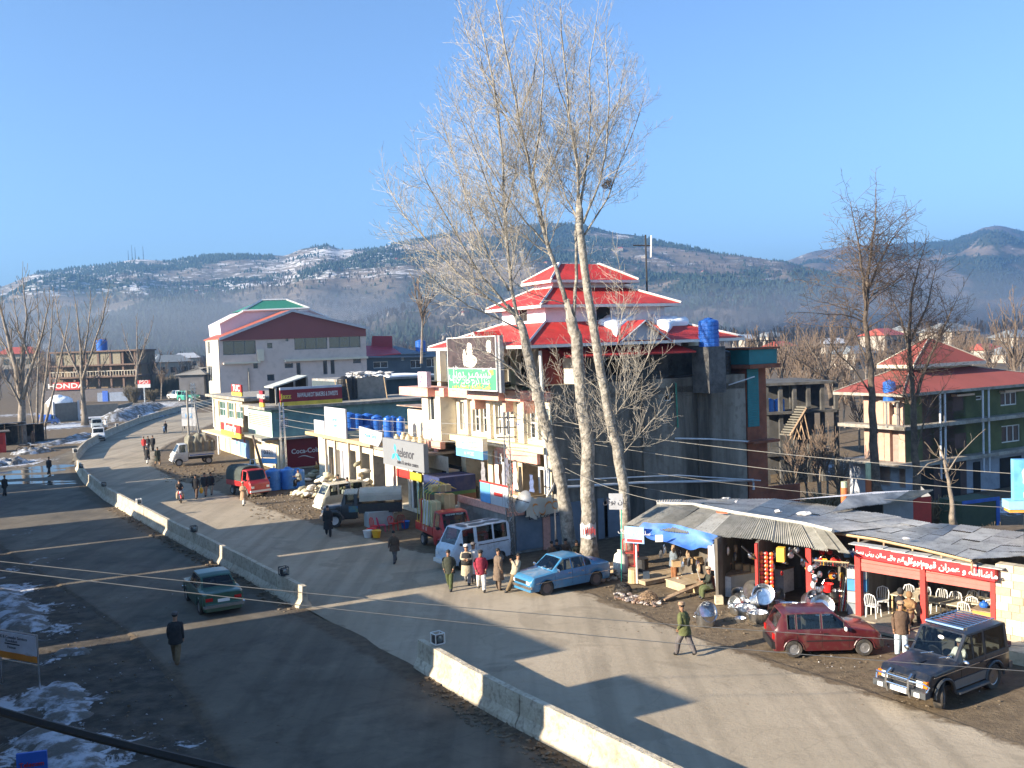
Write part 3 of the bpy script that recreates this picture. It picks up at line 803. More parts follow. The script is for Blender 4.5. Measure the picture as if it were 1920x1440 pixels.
vL=solve(O-DS*ov,DF,803,10.7);uR=solve(O-DF*.4,DS,1390,10.9,lo_=2)
ze1=10.72;ti=M_WHITE
def tier(u,xc,xl,xr,yc,z=None):
 v=solve(O+DS*u,DF,xc,z);vl=solve(O+DS*u,DF,xl,z);ur=solve(O+DF*v,DS,xr,z)
 zz=zat(O+DS*u+DF*v,yc);return v,vl,ur,zz
v1=solve(O-DS*ov,DF,988,10.7)
v2,v2l,u2r,z2e=tier(.9,1014,911,1277,571,13)
v3,v3l,u3r,z3e=tier(3.1,1033,978,1197,524,14.6)
i2=(1.6,u2r-.7,v2+.7,v2l-.7);z1t=z2e-.95
rf=MB();e,i_=hip(rf,O,-ov,uR,v1,vL,ze1,z1t,*i2);rf.build('roof',M_RED,MBD);trims(e,i_,MBD,ti)
wb=MB();shell(wb,O,*i2,z1t-.6,z2e+.02);w2=wb.build('clerestory_wall',mat('white_metal_siding',(.72,.71,.74),.6,var=.06,wave=('X',4,-_a)),MBD)
ow=MB()
for x0,x1 in((1118,1143),):
 F2=Face(O+DF*i2[2],DS,NS);a=F2.px(x0,580)[0];b=F2.px(x1,580)[0];F2.slab(ow,a,z1t+.05,b,z2e-.1,0,.03)
F2=Face(O+DS*i2[0],DF,NF);a=F2.px(988,585)[0];b=F2.px(975,585)[0];F2.slab(ow,a,z1t+.15,b,z2e-.15,0,.03)
ow.build('opening',M_DARK,MBD)
i3=(3.6,u3r-.6,v3+.6,v3l-.6);z2t=z3e-.42
rf=MB();e,i_=hip(rf,O,.9,u2r,v2,v2l,z2e,z2t,*i3);rf.build('roof',M_RED,MBD);trims(e,i_,MBD,ti)
wb=MB();shell(wb,O,*i3,z2t-.4,z3e+.02);wb.build('clerestory_wall',MATS['white_metal_siding'],MBD)
vm=(v3+v3l)/2
zr=zat(O+DS*5.5+DF*vm,495)
ra=solve(O+DF*vm,DS,1049,zr);rb=solve(O+DF*vm,DS,1122,zr)
rf=MB();e,i_=hip(rf,O,3.1,u3r,v3,v3l,z3e,zr,ra,rb,vm-.05,vm+.05);rf.build('roof',M_RED,MBD);trims(e,i_,MBD,ti)
def dormer(D,N,t,w_,z0,h,off0,off1,par,wallm):
 FF=Face(O,D,N);a,b,c_=FF.pt(t-w_,z0,off0),FF.pt(t+w_,z0,off0),FF.pt(t,z0+h,off0)
 back=-N*(off0-off1)
 d_=MB();d_.q(a,b,c_);g=d_.build('gable',wallm,par)
 r_=MB();e1=N*.25
 for s_,p0 in((1,a),(-1,b)):
  dd=(p0-c_)*.12
  r_.ob(c_+e1,(p0-c_)*1.08,back-e1,V((0,0,.1)))
 r_.build('gable_roof',M_RED,g)
 t_=MB();t_.tube([a+e1*1.1,c_+e1*1.1+V((0,0,.05))],.05,4);t_.tube([b+e1*1.1,c_+e1*1.1+V((0,0,.05))],.05,4);t_.build('gable_trim',M_GREYP if wallm is M_GREYP else M_WHITE,g)
M_GREYP=mat('grey_sheet',(.38,.39,.43),.6,var=.08)
td=solve(O-DF*.2,DS,1200,11.2)
dormer(DS,NS,td,1.75,ze1-.05,1.1,.45,-.9,MBD,M_GREYP)
tdf=solve(O-DS*ov,DF,892,11.2)
dormer(DF,NF,tdf,.7,ze1+.02,.72,ov-.1,.2,MBD,M_WHITE)
lt=MB();a,b=solve(O,DS,1043,10.3),solve(O,DS,1283,10.3)
lt.q(p(a,-1.0,10.05),p(b,-1.0,10.05),p(b,1.4,10.62),p(a,1.4,10.62)).q(p(a,1.4,10.5),p(b,1.4,10.5),p(b,-1.0,9.97),p(a,-1.0,9.97)).q(p(a,-1,9.97),p(b,-1,9.97),p(b,-1,10.05),p(a,-1,10.05));lt.build('lean_to_roof',M_RED,MBD)
def on_slope(x,y,z0,z1,a0,a1):
 """point on the side slope of roof one at photo pixel"""
 n_=((p(uR,v1,ze1)-p(-ov,v1,ze1)).cross(p(i2[0],i2[2],z1t)-p(-ov,v1,ze1))).normalized()
 o_=p(-ov,v1,ze1);r=ray(x,y);k=(o_-CAM).dot(n_)/r.dot(n_);return CAM+r*k,n_
def snowpatch(pts,label,th=.3,par=None,name='snow_patch'):
 q_=[on_slope(x,y,0,0,0,0) for x,y in pts];c_=sum((a for a,b in q_),V((0,0,0)))/len(q_);n_=q_[0][1]
 if n_.z<0:n_=-n_
 rings=[];s_=MB();N_=len(q_)*4
 loop=[]
 for k in range(N_):
  a=q_[k//4][0];b=q_[(k//4+1)%len(q_)][0];f=(k%4)/4;w_=a.lerp(b,f);w_+=(w_-c_)*noise.noise(w_*1.7)*.22;loop.append(w_)
 for sc_,up in((1,.01),(.96,th*.7),(.8,th),(.5,th*1.15),(.2,th)):
  rings.append([c_+(w_-c_)*sc_+n_*(up+noise.noise(w_*2+V((sc_*9,0,0)))*.09*(up>.05)) for w_ in loop])
 i=0;s_.v=[tuple(x) for r in rings for x in r]
 for r in range(len(rings)-1):
  for k in range(N_):s_.f.append((r*N_+k,r*N_+(k+1)%N_,(r+1)*N_+(k+1)%N_,(r+1)*N_+k));s_.m.append(0)
 s_.f.append(tuple((len(rings)-1)*N_+k for k in range(N_)));s_.m.append(0)
 s_.build(name,M_SNOW,label=label,cat='snow',kind='stuff',smooth=True)
snowpatch([(1122,607),(1142,592),(1172,591),(1196,595),(1184,606),(1168,622),(1156,632),(1146,618)],'thick snow left of the grey gable on the red roof')
snowpatch([(1212,596),(1240,599),(1290,602),(1290,610),(1262,612),(1252,624),(1238,616)],'snow lying between the grey gable and the roof tank')
def tank(p0,r,h,label,m=None,group='blue water tanks',name='water_tank',rz=0):
 m=m or M_BLUE
 o=thing(name,label,'water tank',p0,rz,group=group)
 pr=[(r,0)];n_=6
 for k in range(n_):
  z=h*.86*k/n_;dz=h*.86/n_;pr+=[(r,z+dz*.1),(r*1.0,z+dz*.75),(r*.965,z+dz*.85),(r*.965,z+dz*.95)]
 pr+=[(r,h*.86),(r*.93,h*.91),(r*.5,h*.965),(r*.42,h*.97)]
 MB().lathe(pr,20).build('tank_body',m,o,smooth=False)
 MB().lathe([(r*.4,h*.97),(r*.42,h),(r*.1,h*1.02),(0,h*1.02)],14).build('lid',m,o)
 return o
tt=solve(O,DS,1312,10);tp=p(tt,-.8,0)
tb=MB();ztk=zat(tp,650);shell(tb,O,tt-.62,tt+.62,-1.45,-.02,zt-.9,ztk);tw=tb.build('tank_tower',MATS['dark_block_wall'],MBD)
tank(V((tp.x,tp.y,ztk+.01)),.58,zat(tp,597)-ztk,'big ribbed blue water tank on the block tower of the red roofed building')
tp2=p(tt+1.6,9,0);tank(V((tp2.x,tp2.y,zat(tp2,640))),.6,zat(tp2,583)-zat(tp2,640),'blue water tank half hidden behind the red roof edge')
tp3=p(solve(O,DS,1368,9.5),.8,0);tank(V((tp3.x,tp3.y,zt)),.62,1.5,'wide black water tank beside the block tower',m=M_BLACK,group='black roof tanks')
pp=MB();pp.tube([Sd.pt(*Sd.px(1060,913,.3),.3),Sd.pt(*Sd.px(1200,905,.35),.35),Sd.pt(*Sd.px(1412,900,.3),.3),Sd.pt(*Sd.px(1413,918,.3),.3)],.075,8);pp.build('drain_pipe',mat('pvc_pipe',(.55,.57,.6),.4),MBD)
pp=MB();pp.tube([Sd.pt(*Sd.px(1065,900,.5),.5),Sd.pt(*Sd.px(1270,891,.5),.5),Sd.pt(*Sd.px(1426,901,.5),.5)],.04,6);pp.build('drain_pipe',MATS['pvc_pipe'],MBD)
pp=MB();pp.tube([Sd.pt(*Sd.px(1267,718,.12),.12),Sd.pt(*Sd.px(1271,802,.12),.12)],.05,6);pp.build('drain_pipe',mat('green_pipe',(.03,.2,.14),.4),MBD)
pp=MB();pp.tube([Sd.pt(*Sd.px(1266,822,.2),.2),Sd.pt(*Sd.px(1330,823,.25),.25),Sd.pt(*Sd.px(1405,828,.2),.2)],.05,6);pp.build('drain_pipe',MATS['pvc_pipe'],MBD)
pp=MB();pp.tube([Sd.pt(*Sd.px(1366,722,.2),.2),Sd.pt(*Sd.px(1415,706,1.2),1.2)],.04,6);pp.build('drain_pipe',MATS['pvc_pipe'],MBD)
dp=MB();dp.tube([F.pt(.1,10.4,.5),F.pt(.1,2.4,.3)],.09,8);dp.build('drain_pipe',M_WHITE,MBD)
tr_=MB();shell(tr_,O,-2.9,0,0,5.2,0,2.15);terr=tr_.build('terrace',M_CONC,MBD)
sh=MB();F_l=Face(O-DS*2.9,DS,NS)
F_l.slab(sh,.5,.15,2.1,1.95,0,.05);F_l.slab(sh,2.6,.15,3.3,1.95,0,.05);sh.build('shutter',mat('blue_grey_shutter',(.18,.22,.27),.6,wave=('Z',8,0)),MBD)
pc=MB();F_l.slab(pc,2.12,0,2.55,2.1,0,.1);pc.build('pillar',M_PINK,MBD)
for k,x in enumerate((1062,1100,1140)):
 a=Sd.px(x,1010)[0];sh=MB();Sd.slab(sh,a,.1,a+1.15,2.3,.01,.06);sh.build('shutter',MATS['blue_grey_shutter'],MBD)
ed=MB();shell(ed,O,-3.0,-2.88,-.1,5.3,2.12,2.5);shell(ed,O,-2.88,0,-.12,-.02,2.0,2.2);ed.build('terrace_edge',M_PINK,MBD)
for k in range(8):
 s_=MB();shell(s_,O,-2.9,-1.6,5.22+k*.34,5.22+(k+1)*.34,0,2.1-k*.26);s_.build('step',mat('pale_step',(.5,.44,.34),.9,dirt=.4),MBD)
TF=Face(O-DS*3.0,DF,NF)
def board(par,FF,rc,off,th,m,name='board',label=None):
 b_=MB();FF.slab(b_,rc[0],rc[1],rc[2],rc[3],off,off+th);return b_.build(name,m,par,label)
rl=thing('painted_railing','white and blue painted boards along the terrace above the steps','railing',TF.pt(3,2.5),world=True)
M_SKYB=mat('sky_blue_print',(.12,.34,.62),.6,var=.1);M_PAPER=mat('white_print',(.46,.46,.47),.6,var=.05)
cx_=[(903,921,M_SKYB),(922,944,M_PAPER),(945,955,M_PAPER)]
for x0,x1,m_ in cx_:
 a,b=TF.px(x1,930)[0],TF.px(x0,930)[0];board(rl,TF,(a,2.52,b,3.55),.02,.05,m_)
a,b=TF.px(955,915)[0],TF.px(902,915)[0]
tb=MB();TF.slab(tb,a,3.56,b,3.64,.0,.09);tb.build('top_rail',M_REDP,rl)
rb_=MB();TF.slab(rb_,a+.6,3.0,a+1.5,3.18,.071,.08);rb_.build('stripe',M_REDP,rl)
bn=thing('cloth_banner','cream cloth banner with orange swirls hanging between terrace and tree','banner',F_l.pt(2,3),world=True)
bx=MB();N_=16;M_BAN=mat('banner_cloth',(.56,.52,.43),.8,var=.05)
pa=F_l.pt(*F_l.px(984,928,.3),.3);pb=F_l.pt(*F_l.px(1054,918,.6),.6)
for k in range(N_+1):
 f=k/N_;q_=pa.lerp(pb,f);sag=-.28*math.sin(PI*f)+.05*math.sin(f*20);nn=NS*(.08*math.sin(f*9))
 bx.v+=[tuple(q_+V((0,0,sag))+nn),tuple(q_+V((0,0,sag-1.15+.25*f))+nn*2.2)]
for k in range(N_):bx.f.append((2*k,2*k+1,2*k+3,2*k+2));bx.m.append(0)
bx.build('cloth',M_BAN,bn)
sw_=MB();M_ORG=mat('orange_print',(.75,.30,.08),.6)
for(f0,r0,a0,a1) in((.25,.32,.5,4.5),(.45,.42,-2.5,.6),(.62,.3,-.5,3),(.78,.25,1,5)):
 pts=[]
 for k in range(13):
  a=a0+(a1-a0)*k/12;q_=pa.lerp(pb,f0+math.cos(a)*r0*.28);ff=f0+math.cos(a)*r0*.28
  sag=-.28*math.sin(PI*ff)+.05*math.sin(ff*20);pts.append(q_+V((0,0,sag-.55+math.sin(a)*r0*.8))+NS*(.08*math.sin(ff*9)*1.6+.03))
 for k in range(12):
  h_=.02+.035*math.sin(PI*k/12);sw_.q(pts[k]-V((0,0,h_)),pts[k+1]-V((0,0,h_)),pts[k+1]+V((0,0,h_)),pts[k]+V((0,0,h_)))
sw_.build('swirl',M_ORG,bn)
M_INK=mat('black_ink',(.03,.03,.04),.6)
text('Let\'s Connect',pa.lerp(pb,.45)+V((0,0,-1.2))+NS*.12,pb-pa,NS,.3,M_INK,bn)
def dish(p0,r,ax,label,mast=True):
 o=thing('satellite_dish',label,'satellite dish',p0,group='white satellite dishes on the terrace')
 d_=MB();ax=V(ax).normalized();d_.lathe([(r,r*.28),(r*.75,r*.14),(r*.4,r*.04),(0,0),(r*.4,-.0+r*.02),(r*.77,r*.12),(r,r*.27)],20,(0,0,r*1.1),ax=ax)
 d_.build('reflector',M_WHITE,o,smooth=True)
 a_=MB();t_=V((0,0,r*1.1));
 sid=ax.cross(V((0,0,1))).normalized()
 a_.tube([t_+sid*r*.9+ax*r*.25,t_+ax*r*.9],.015,4);a_.tube([t_-sid*r*.9+ax*r*.25,t_+ax*r*.9],.015,4);a_.tube([t_+ax*r*.85,t_+ax*r],.05,6);a_.build('feed_arm',M_IRON,o)
 s_=MB();s_.tube([(0,0,0),(0,0,r*1.05)],.04,6);s_.build('mast',M_IRON,o)
q_=TF.pt(TF.px(972,945)[0],2.2,-.4);dish(q_,.6,(-.75,-.55,.45),'large white satellite dish standing at the terrace corner')
q_=TF.pt(TF.px(985,925)[0],2.9,-1.6);dish(q_,.48,(-.9,.1,.5),'white satellite dish facing left beside the white shop door')
bb=thing('billboard','tall billboard with dark picture over a green panel of writing','billboard',F.pt(8,8.2,1.5),world=True)
FB=Face(O+NF*2.15,DF,NF);rc=FB.rect(842,633,932,730);zm=FB.px(880,690)[1]
M_GREEN=mat('green_print',(.06,.42,.14),.6,var=.15);M_DPIC=mat('dark_picture',(.05,.035,.035),.5,var=.5,scale=2)
board(bb,FB,(rc[0],zm,rc[2],rc[3]),0,.06,M_DPIC,'picture_panel');board(bb,FB,(rc[0],rc[1],rc[2],zm-.02),0,.06,M_GREEN,'green_panel')
fr_=MB();h_=.05
for a,b,c_,d_ in((rc[0]-h_,rc[1]-h_,rc[0],rc[3]+h_),(rc[2],rc[1]-h_,rc[2]+h_,rc[3]+h_),(rc[0],rc[3],rc[2],rc[3]+h_),(rc[0],rc[1]-h_,rc[2],rc[1]),(rc[0],zm-.05,rc[2],zm)):FB.slab(fr_,a,b,c_,d_,-.02,.08)
fr_.build('frame',M_WHITE,bb)
wd_=rc[2]-rc[0];hh=rc[3]-rc[1]
fig=MB()
def blob(FF,mb,t,z,rt,rz_,off,n=14,seed=0,m=0):
 mb.q(*[FF.pt(t+math.cos(2*PI*k/n)*rt*(1+.25*noise.noise(V((k*.9,seed,0)))),z+math.sin(2*PI*k/n)*rz_*(1+.25*noise.noise(V((k*.7,seed,4)))),off) for k in range(n)],m=m)
tm=rc[0]+wd_*.52
blob(FB,fig,tm,zm+hh*.14,wd_*.15,hh*.13,.068,seed=1);blob(FB,fig,tm,zm+hh*.33,wd_*.06,hh*.17,.071,seed=2);blob(FB,fig,tm+wd_*.11,zm+hh*.2,wd_*.035,hh*.16,.074,seed=3);blob(FB,fig,rc[0]+wd_*.13,zm+hh*.4,wd_*.05,hh*.13,.068,seed=5)
fig.build('picture',mat('cream_print',(.74,.68,.58),.6,var=.2,scale=5),bb)
nf=NF;xr_=-DF
text(urdu('کشمیر ہوٹل'),FB.pt(tm+.1,lerp(rc[1],zm,.76),.065),xr_,NF,.85,M_PAPER,bb,sx=1.3)
text(urdu('ٹھنڈا گرم چائے کھانا'.replace('ھ','')),FB.pt(tm,lerp(rc[1],zm,.42),.065),xr_,NF,.62,M_PAPER,bb,sx=1.1)
text(urdu('کمرے کراے پر دستیاب ہیں'),FB.pt(tm,lerp(rc[1],zm,.16),.065),xr_,NF,.42,mat('yellow_print',(.8,.68,.08),.6),bb)
ys_=MB();FB.slab(ys_,rc[0]+.35,lerp(rc[1],zm,.7),rc[0]+.85,lerp(rc[1],zm,.9),.06,.068);ys_.build('sticker',MATS['yellow_print'],bb)
pf=MB()
for t in(rc[0]-.3,rc[2]-.2):FB.slab(pf,t,zb+.5,t+.22,rc[3]+.05,-.25,-.03)
pf.build('support',mat('grey_steel',(.25,.26,.28),.5),bb)
s_=thing('small_sign','small pink and white sign on the far end of the balcony slab','sign',F.pt(14,8),world=True)
FC=Face(O+NF*1.6,DF,NF);r_=FC.rect(792,697,808,725);board(s_,FC,r_,0,.3,mat('pale_pink_print',(.75,.6,.68),.6),'board');text('A1\nHOTEL',FC.pt((r_[0]+r_[2])/2,(r_[1]+r_[3])/2,.31),xr_,NF,.3,mat('purple_ink',(.3,.08,.3),.6),s_)
s_=thing('shop_sign','boxed sign with cream top and blue foot hanging over the shop entrance','sign',F.pt(9,4),world=True)
FC=Face(O+NF*2.0,DF,NF);r_=FC.rect(855,820,905,858);hz_=lerp(r_[1],r_[3],.42)
board(s_,FC,(r_[0],r_[1],r_[2],hz_),-.3,.3,M_SKYB,'blue_panel');board(s_,FC,(r_[0],hz_+.002,r_[2],r_[3]),-.3,.3,mat('cream_panel',(.72,.68,.5),.6),'cream_panel')
text('NICE CAFE',FC.pt((r_[0]+r_[2])/2,lerp(hz_,r_[3],.5),.01),xr_,NF,.42,M_SKYB,s_);text('tel 44 282',FC.pt((r_[0]+r_[2])/2,lerp(r_[1],hz_,.5),.01),xr_,NF,.3,M_PAPER,s_)
s_=thing('name_plate','tiny blue lettered plate on the cream wall beside the windows','sign',F.pt(2,6),world=True);r_=F.rect(966,793,985,799);board(s_,F,r_,.01,.03,M_PAPER,'board');text('FAISAL',F.pt((r_[0]+r_[2])/2,(r_[1]+r_[3])/2,.045),xr_,NF,.2,mat('navy_ink',(.03,.04,.2),.6),s_)
dr=MB();FD=Face(O+NF*.5,DF,NF);r_=FD.rect(1012,876,1032,926);
for a,b,c_,d_ in((r_[0],r_[1],r_[0]+.12,r_[3]),(r_[2]-.12,r_[1],r_[2],r_[3]),(r_[0],r_[3]-.14,r_[2],r_[3]),(r_[0]+.4,r_[1],r_[0]+.5,r_[3])):FD.slab(dr,a,b,c_,d_,0,.08)
dr.build('door_frame',M_WHITE,MBD)
rr=random.Random(5)
cc=[(.6,.5,.48),(.28,.28,.32),(.12,.12,.16),(.5,.16,.12),(.55,.52,.45),(.2,.2,.22),(.65,.6,.55),(.07,.1,.2)]
for k,(x,y0,y1) in enumerate(((930,845,912),(944,866,915),(950,858,906),(958,868,925),(965,866,920),(905,866,905),(938,850,870),(996,890,922))):
 g_=MB();FD2=Face(O+NF*(.9+.1*(k%3)),DF,NF);t,za=FD2.px(x,y0);zb_=FD2.px(x,y1)[1];w_=rr.uniform(.16,.26)
 for j in range(6):
  f0,f1=j/6,(j+1)/6;wa=w_*(.7+.5*f0);wb_=w_*(.7+.5*f1)
  g_.q(FD2.pt(t-wa,lerp(za,zb_,f0),.03*math.sin(j*2)),FD2.pt(t+wa,lerp(za,zb_,f0),.03*math.cos(j*2)),FD2.pt(t+wb_,lerp(za,zb_,f1),.03*math.cos(j*2+2)),FD2.pt(t-wb_,lerp(za,zb_,f1),.03*math.sin(j*2+2)))
 nmz=('faded pink','mid grey','dark blue grey','brick red','beige','charcoal','off white','navy')[k]
 g_.build('hanging_garment',mat('garment_%d'%k,cc[k],.9,var=.25,scale=4),label='%s garment hung at the clothes shop on the terrace'%nmz,cat='garment',group='garments hanging outside the terrace shop')
 #  pink building with green crown
O=G(414,752);O=V((O.x,O.y,0))
PB=thing('pink_building','large pale pink building with dark red gable and green top roof in the distance','building',O,world=True)
F=Face(O,DF,NF);Sd=Face(O,DS,NS)
ze=Sd.px(414,636)[1];W_=Sd.px(686,640)[0];L_=F.px(386,650)[0]
M_PINKW=mat('pale_pink_plaster',(.56,.455,.40),.85,var=.06,scale=.15,dirt=.2);M_PLIT=mat('lit_ivory_plaster',(.60,.54,.42),.85,var=.05,scale=.2)  # pink for the shaded side, a lighter plaster colour for the sunlit side
pw=MB();ops=[Sd.rect(*r) for r in((418,639,480,665),(552,630,614,655),(617,627,676,652),(501,643,511,653),(535,634,541,640),(475,681,484,691),(501,702,515,714),(556,680,564,706),(606,676,614,702),(620,675,628,701),(662,672,677,681),(534,681,550,690))]
Sd.wall(pw,0,0,W_,ze,ops,dep=.4);p=lambda u,v,z:O+DS*u+DF*v+V((0,0,z))
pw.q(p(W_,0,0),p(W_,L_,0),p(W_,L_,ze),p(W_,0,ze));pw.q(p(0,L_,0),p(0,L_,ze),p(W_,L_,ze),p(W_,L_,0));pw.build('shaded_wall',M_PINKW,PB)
for k,o in enumerate(ops):Sd.window(PB,o,3 if k<3 else 1,1,dep=.35,fw=.14,frame=mat('window_steel',(.10,.11,.12),.5))
lw=MB();lo_=[F.rect(*r) for r in((389,640,394,664),(389,686,398,715))]
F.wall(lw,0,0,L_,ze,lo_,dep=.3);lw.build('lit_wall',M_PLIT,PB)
for o in lo_:F.window(PB,o,2,1,dep=.25,fw=.12)
lg=MB()
for r in((418,679,487,682),(533,671,688,675)):a=Sd.rect(*r);Sd.slab(lg,a[0],a[1],a[2],a[3],0,.9)
a=Sd.rect(482,655,494,677);Sd.slab(lg,a[0],a[1],a[2],a[3],.01,.5);lg.build('ledge',M_PLIT,PB)
apx=Sd.px(545,583);gl=Sd.px(408,637);gr=Sd.px(690,617)
g_=MB();M_MAR=mat('maroon_sheet',(.20,.045,.04),.6,var=.1,scale=.1,wave=('X',1.5,-_a))
g_.q(Sd.pt(0,ze-.4,.3),Sd.pt(W_,ze-.2,.3),Sd.pt(W_,gr[1],.3),Sd.pt(apx[0],apx[1],.3),Sd.pt(gl[0]+1,ze+.6,.3));g_.build('gable',M_MAR,PB)
r_=MB()
for a,b in((gl,apx),(apx,gr)):r_.ob(Sd.pt(a[0],a[1],1.2),Sd.pt(b[0],b[1],1.2)-Sd.pt(a[0],a[1],1.2),DF*(L_+3),V((0,0,.3)))
r_.build('roof',mat('rust_red_roof',(.36,.09,.05),.6,var=.15,scale=.1),PB)
t_=MB()
for a,b in((gl,apx),(apx,gr)):t_.ob(Sd.pt(a[0],a[1]-.25,1.35),Sd.pt(b[0],b[1],1.2)-Sd.pt(a[0],a[1],1.2),NS*.12,V((0,0,.65)))
t_.build('roof_trim',mat('grey_trim',(.42,.43,.46),.5),PB)
vv=9;C2=Face(O+DF*vv,DS,NS)
wc=MB();q_=[C2.px(x,y) for x,y in((416,640),(412,607),(455,585),(580,582),(616,597),(620,640))]
wc.prism([C2.pt(a,b) for a,b in q_],DF*12);wc.build('crown_wall',mat('lilac_siding',(.55,.50,.54),.6,var=.05,wave=('X',1.2,-_a)),PB)
gr_=MB();q_=[C2.px(x,y,.6) for x,y in((455,583),(580,578),(536,562),(491,563))]
a,b,c_,d_=[C2.pt(t,z,.6) for t,z in q_];c_+=DF*5;d_+=DF*5;zc=max(c_.z,d_.z)
c_=P(536,562,c_.y);d_=P(491,563,d_.y)
gr_.q(a,b,c_,d_);gr_.q(b,b+DF*11,c_+DF*.5,c_);gr_.q(a+DF*11,a,d_,d_+DF*.5);gr_.q(b+DF*11,a+DF*11,d_+DF*.5,c_+DF*.5);gr_.build('green_roof',mat('green_roof_paint',(.04,.22,.14),.5,var=.1,wave=('X',1.5,-_a)),PB)
t_=MB()
for s0,s1 in((a,d_),(d_,c_),(c_,b),(a,b)):t_.tube([s0,s1],.28,4)
q_=[C2.pt(*C2.px(x,y,.5),.5) for x,y in((411,607),(458,583),(578,580),(618,597))]
for k in(0,2):t_.tube([q_[k],q_[k+1]],.3,4)
t_.build('roof_trim',M_WHITE,PB)
vp=MB();vp.tube([Sd.pt(*Sd.px(466,690,.3),.3),Sd.pt(*Sd.px(468,735,.3),.3)],.2,5);vp.build('drain_pipe',M_SLAB,PB)
#  red annex right of it
O2=Sd.pt(W_+.5,0,-3)
AX=thing('long_red_roofed_hall','long low hall with red and slate roofs right of the pink building','building',O2,world=True)
A2=Face(O2,DS,NS);zt_=A2.px(690,668)[1];wA=A2.px(835,690)[0]
m_=MB();oo=[A2.rect(*r) for r in((700,678,728,690),(752,670,758,676),(770,675,790,690),(800,672,820,688))];A2.wall(m_,0,0,wA,zt_,oo,dep=.4);m_.q(A2.pt(0,zt_),A2.pt(wA,zt_),A2.pt(wA,zt_,-20),A2.pt(0,zt_,-20));m_.build('wall',mat('dark_slate_paint',(.05,.065,.085),.7,c2=(.08,.10,.12),scale=.2),AX)
for o in oo:A2.window(AX,o,2,1,dep=.3,fw=.15)
bw=MB();a=A2.rect(684,700,830,738);A2.slab(bw,*a,.02,1.2);bw.build('lower_block',mat('teal_grey_paint',(.055,.085,.10),.7),AX)
def pxroof(par,FF,pts,offs_,m,name='roof',th=.25):
 q_=[FF.pt(*FF.px(x,y,o),o) for(x,y),o in zip(pts,offs_)];b=MB();b.prism(q_,V((0,0,-th)));return b.build(name,m,par)
pxroof(AX,A2,((683,668),(752,662),(738,652),(683,648)),(1,1,-8,-8),mat('crimson_roof',(.45,.03,.05),.5,var=.08))
pxroof(AX,A2,((683,650),(736,652),(735,630),(698,630),(696,648),(683,649)),(-8,)*6,MATS['crimson_roof'])
pxroof(AX,A2,((752,663),(800,662),(738,648),(735,652)),(1,1,-9,-9),mat('slate_roof',(.13,.15,.18),.6))
pxroof(AX,A2,((683,669),(835,668),(810,658),(683,664)),(1.5,1.5,-2,-2),MATS['slate_roof'])
q0=A2.pt(*A2.px(789,660,-2),-2);tank(q0,1.35,3.2,'blue water tank on the flat roof left of the red roofed building');
#  yellow two storey shop
O=G(470,862);O=V((O.x,O.y,0))
YS=thing('yellow_shop','two storey cream shop with three tall windows and a red sign','building',O,world=True)
F=Face(O,DF,NF);Sd=Face(O,DS,NS);L_=F.px(412,800)[0];zt_=F.px(440,746)[1];zm=F.px(440,812)[1]
m_=MB();oo=[F.rect(*r) for r in((420,752,433,780),(437,754,449,784),(452,756,467,786))]
F.wall(m_,0,zm,L_,zt_,oo,off=.6,dep=.25);F.wall(m_,0,0,L_,zm,[],off=0)
m_.q(F.pt(0,zm,.6),F.pt(0,zm,-8),F.pt(0,zt_,-8),F.pt(0,zt_,.6));m_.q(F.pt(0,0),F.pt(0,0,-8),F.pt(0,zm,-8),F.pt(0,zm));m_.q(F.pt(0,zm,.6),F.pt(L_,zm,.6),F.pt(L_,zm,0),F.pt(0,zm,0));m_.q(F.pt(L_,0),F.pt(L_,zt_),F.pt(L_,zt_,-8),F.pt(L_,0,-8))
m_.build('wall',mat('yellow_cream_plaster',(.58,.49,.31),.85,var=.08,scale=.5,dirt=.25),YS)
FY=Face(O+NF*.6,DF,NF)
for k,o in enumerate(oo):
 w_=FY.window(YS,o,2,2,dep=.2,glass=mat('green_glass',(.05,.12,.11),.1),fw=.08)
for k,r in enumerate(((438,757,447,772),(453,762,464,779))):
 a=FY.rect(*r);board(YS,FY,a,-.15,.03,M_PAPER,'paper_notice')
c_=MB();F.slab(c_,-3.5,zt_,L_+.6,zt_+.28,-8,1.3);c_.build('roof_slab',M_SLAB,YS)
c_=MB();F.slab(c_,-.3,zm-.12,L_+.4,zm+.06,0,1.9);c_.build('canopy',M_CREAM2,YS)
for k,(x0,x1,m__) in enumerate(((412,424,M_CREAM),(440,452,M_PAPER),(453,468,M_SKYB))):
 a=F.rect(x0,826,x1,866);a=(a[0],.1,a[2],zm-.4);b_=board(YS,F,a,.01,.05,mat('shutter_%d'%k,((.6,.55,.45),(.30,.42,.62),(.22,.36,.62))[k],.6,wave=('Z',8,0)),'shutter')
 if k:
  e_=MB();blob(F,e_,(a[0]+a[2])/2,1.7,.35,.35,.066,seed=k+7);e_.build('emblem',M_REDP,b_);e_=MB();blob(F,e_,(a[0]+a[2])/2,1.4,.33,.2,.07,seed=k+9);e_.build('emblem',M_SKYB,b_)
s_=thing('shop_sign','red and yellow sign reading Butterfly over the shutters of the cream shop','sign',F.pt(4,4),world=True);FC=Face(O+NF*2.1,DF,NF);r_=FC.rect(417,795,453,818);hz_=lerp(r_[1],r_[3],.4)
M_YEL=mat('yellow_paint',(.75,.52,.06),.6);board(s_,FC,(r_[0],hz_,r_[2],r_[3]),0,.15,M_REDP,'red_panel');board(s_,FC,(r_[0],r_[1],r_[2],hz_-.004),0,.15,M_YEL,'yellow_panel')
text('Butterfly',FC.pt((r_[0]+r_[2])/2,lerp(hz_,r_[3],.5),.16),xr_,NF,1.05,M_WHITE,s_,bold=.02,sx=1.25)
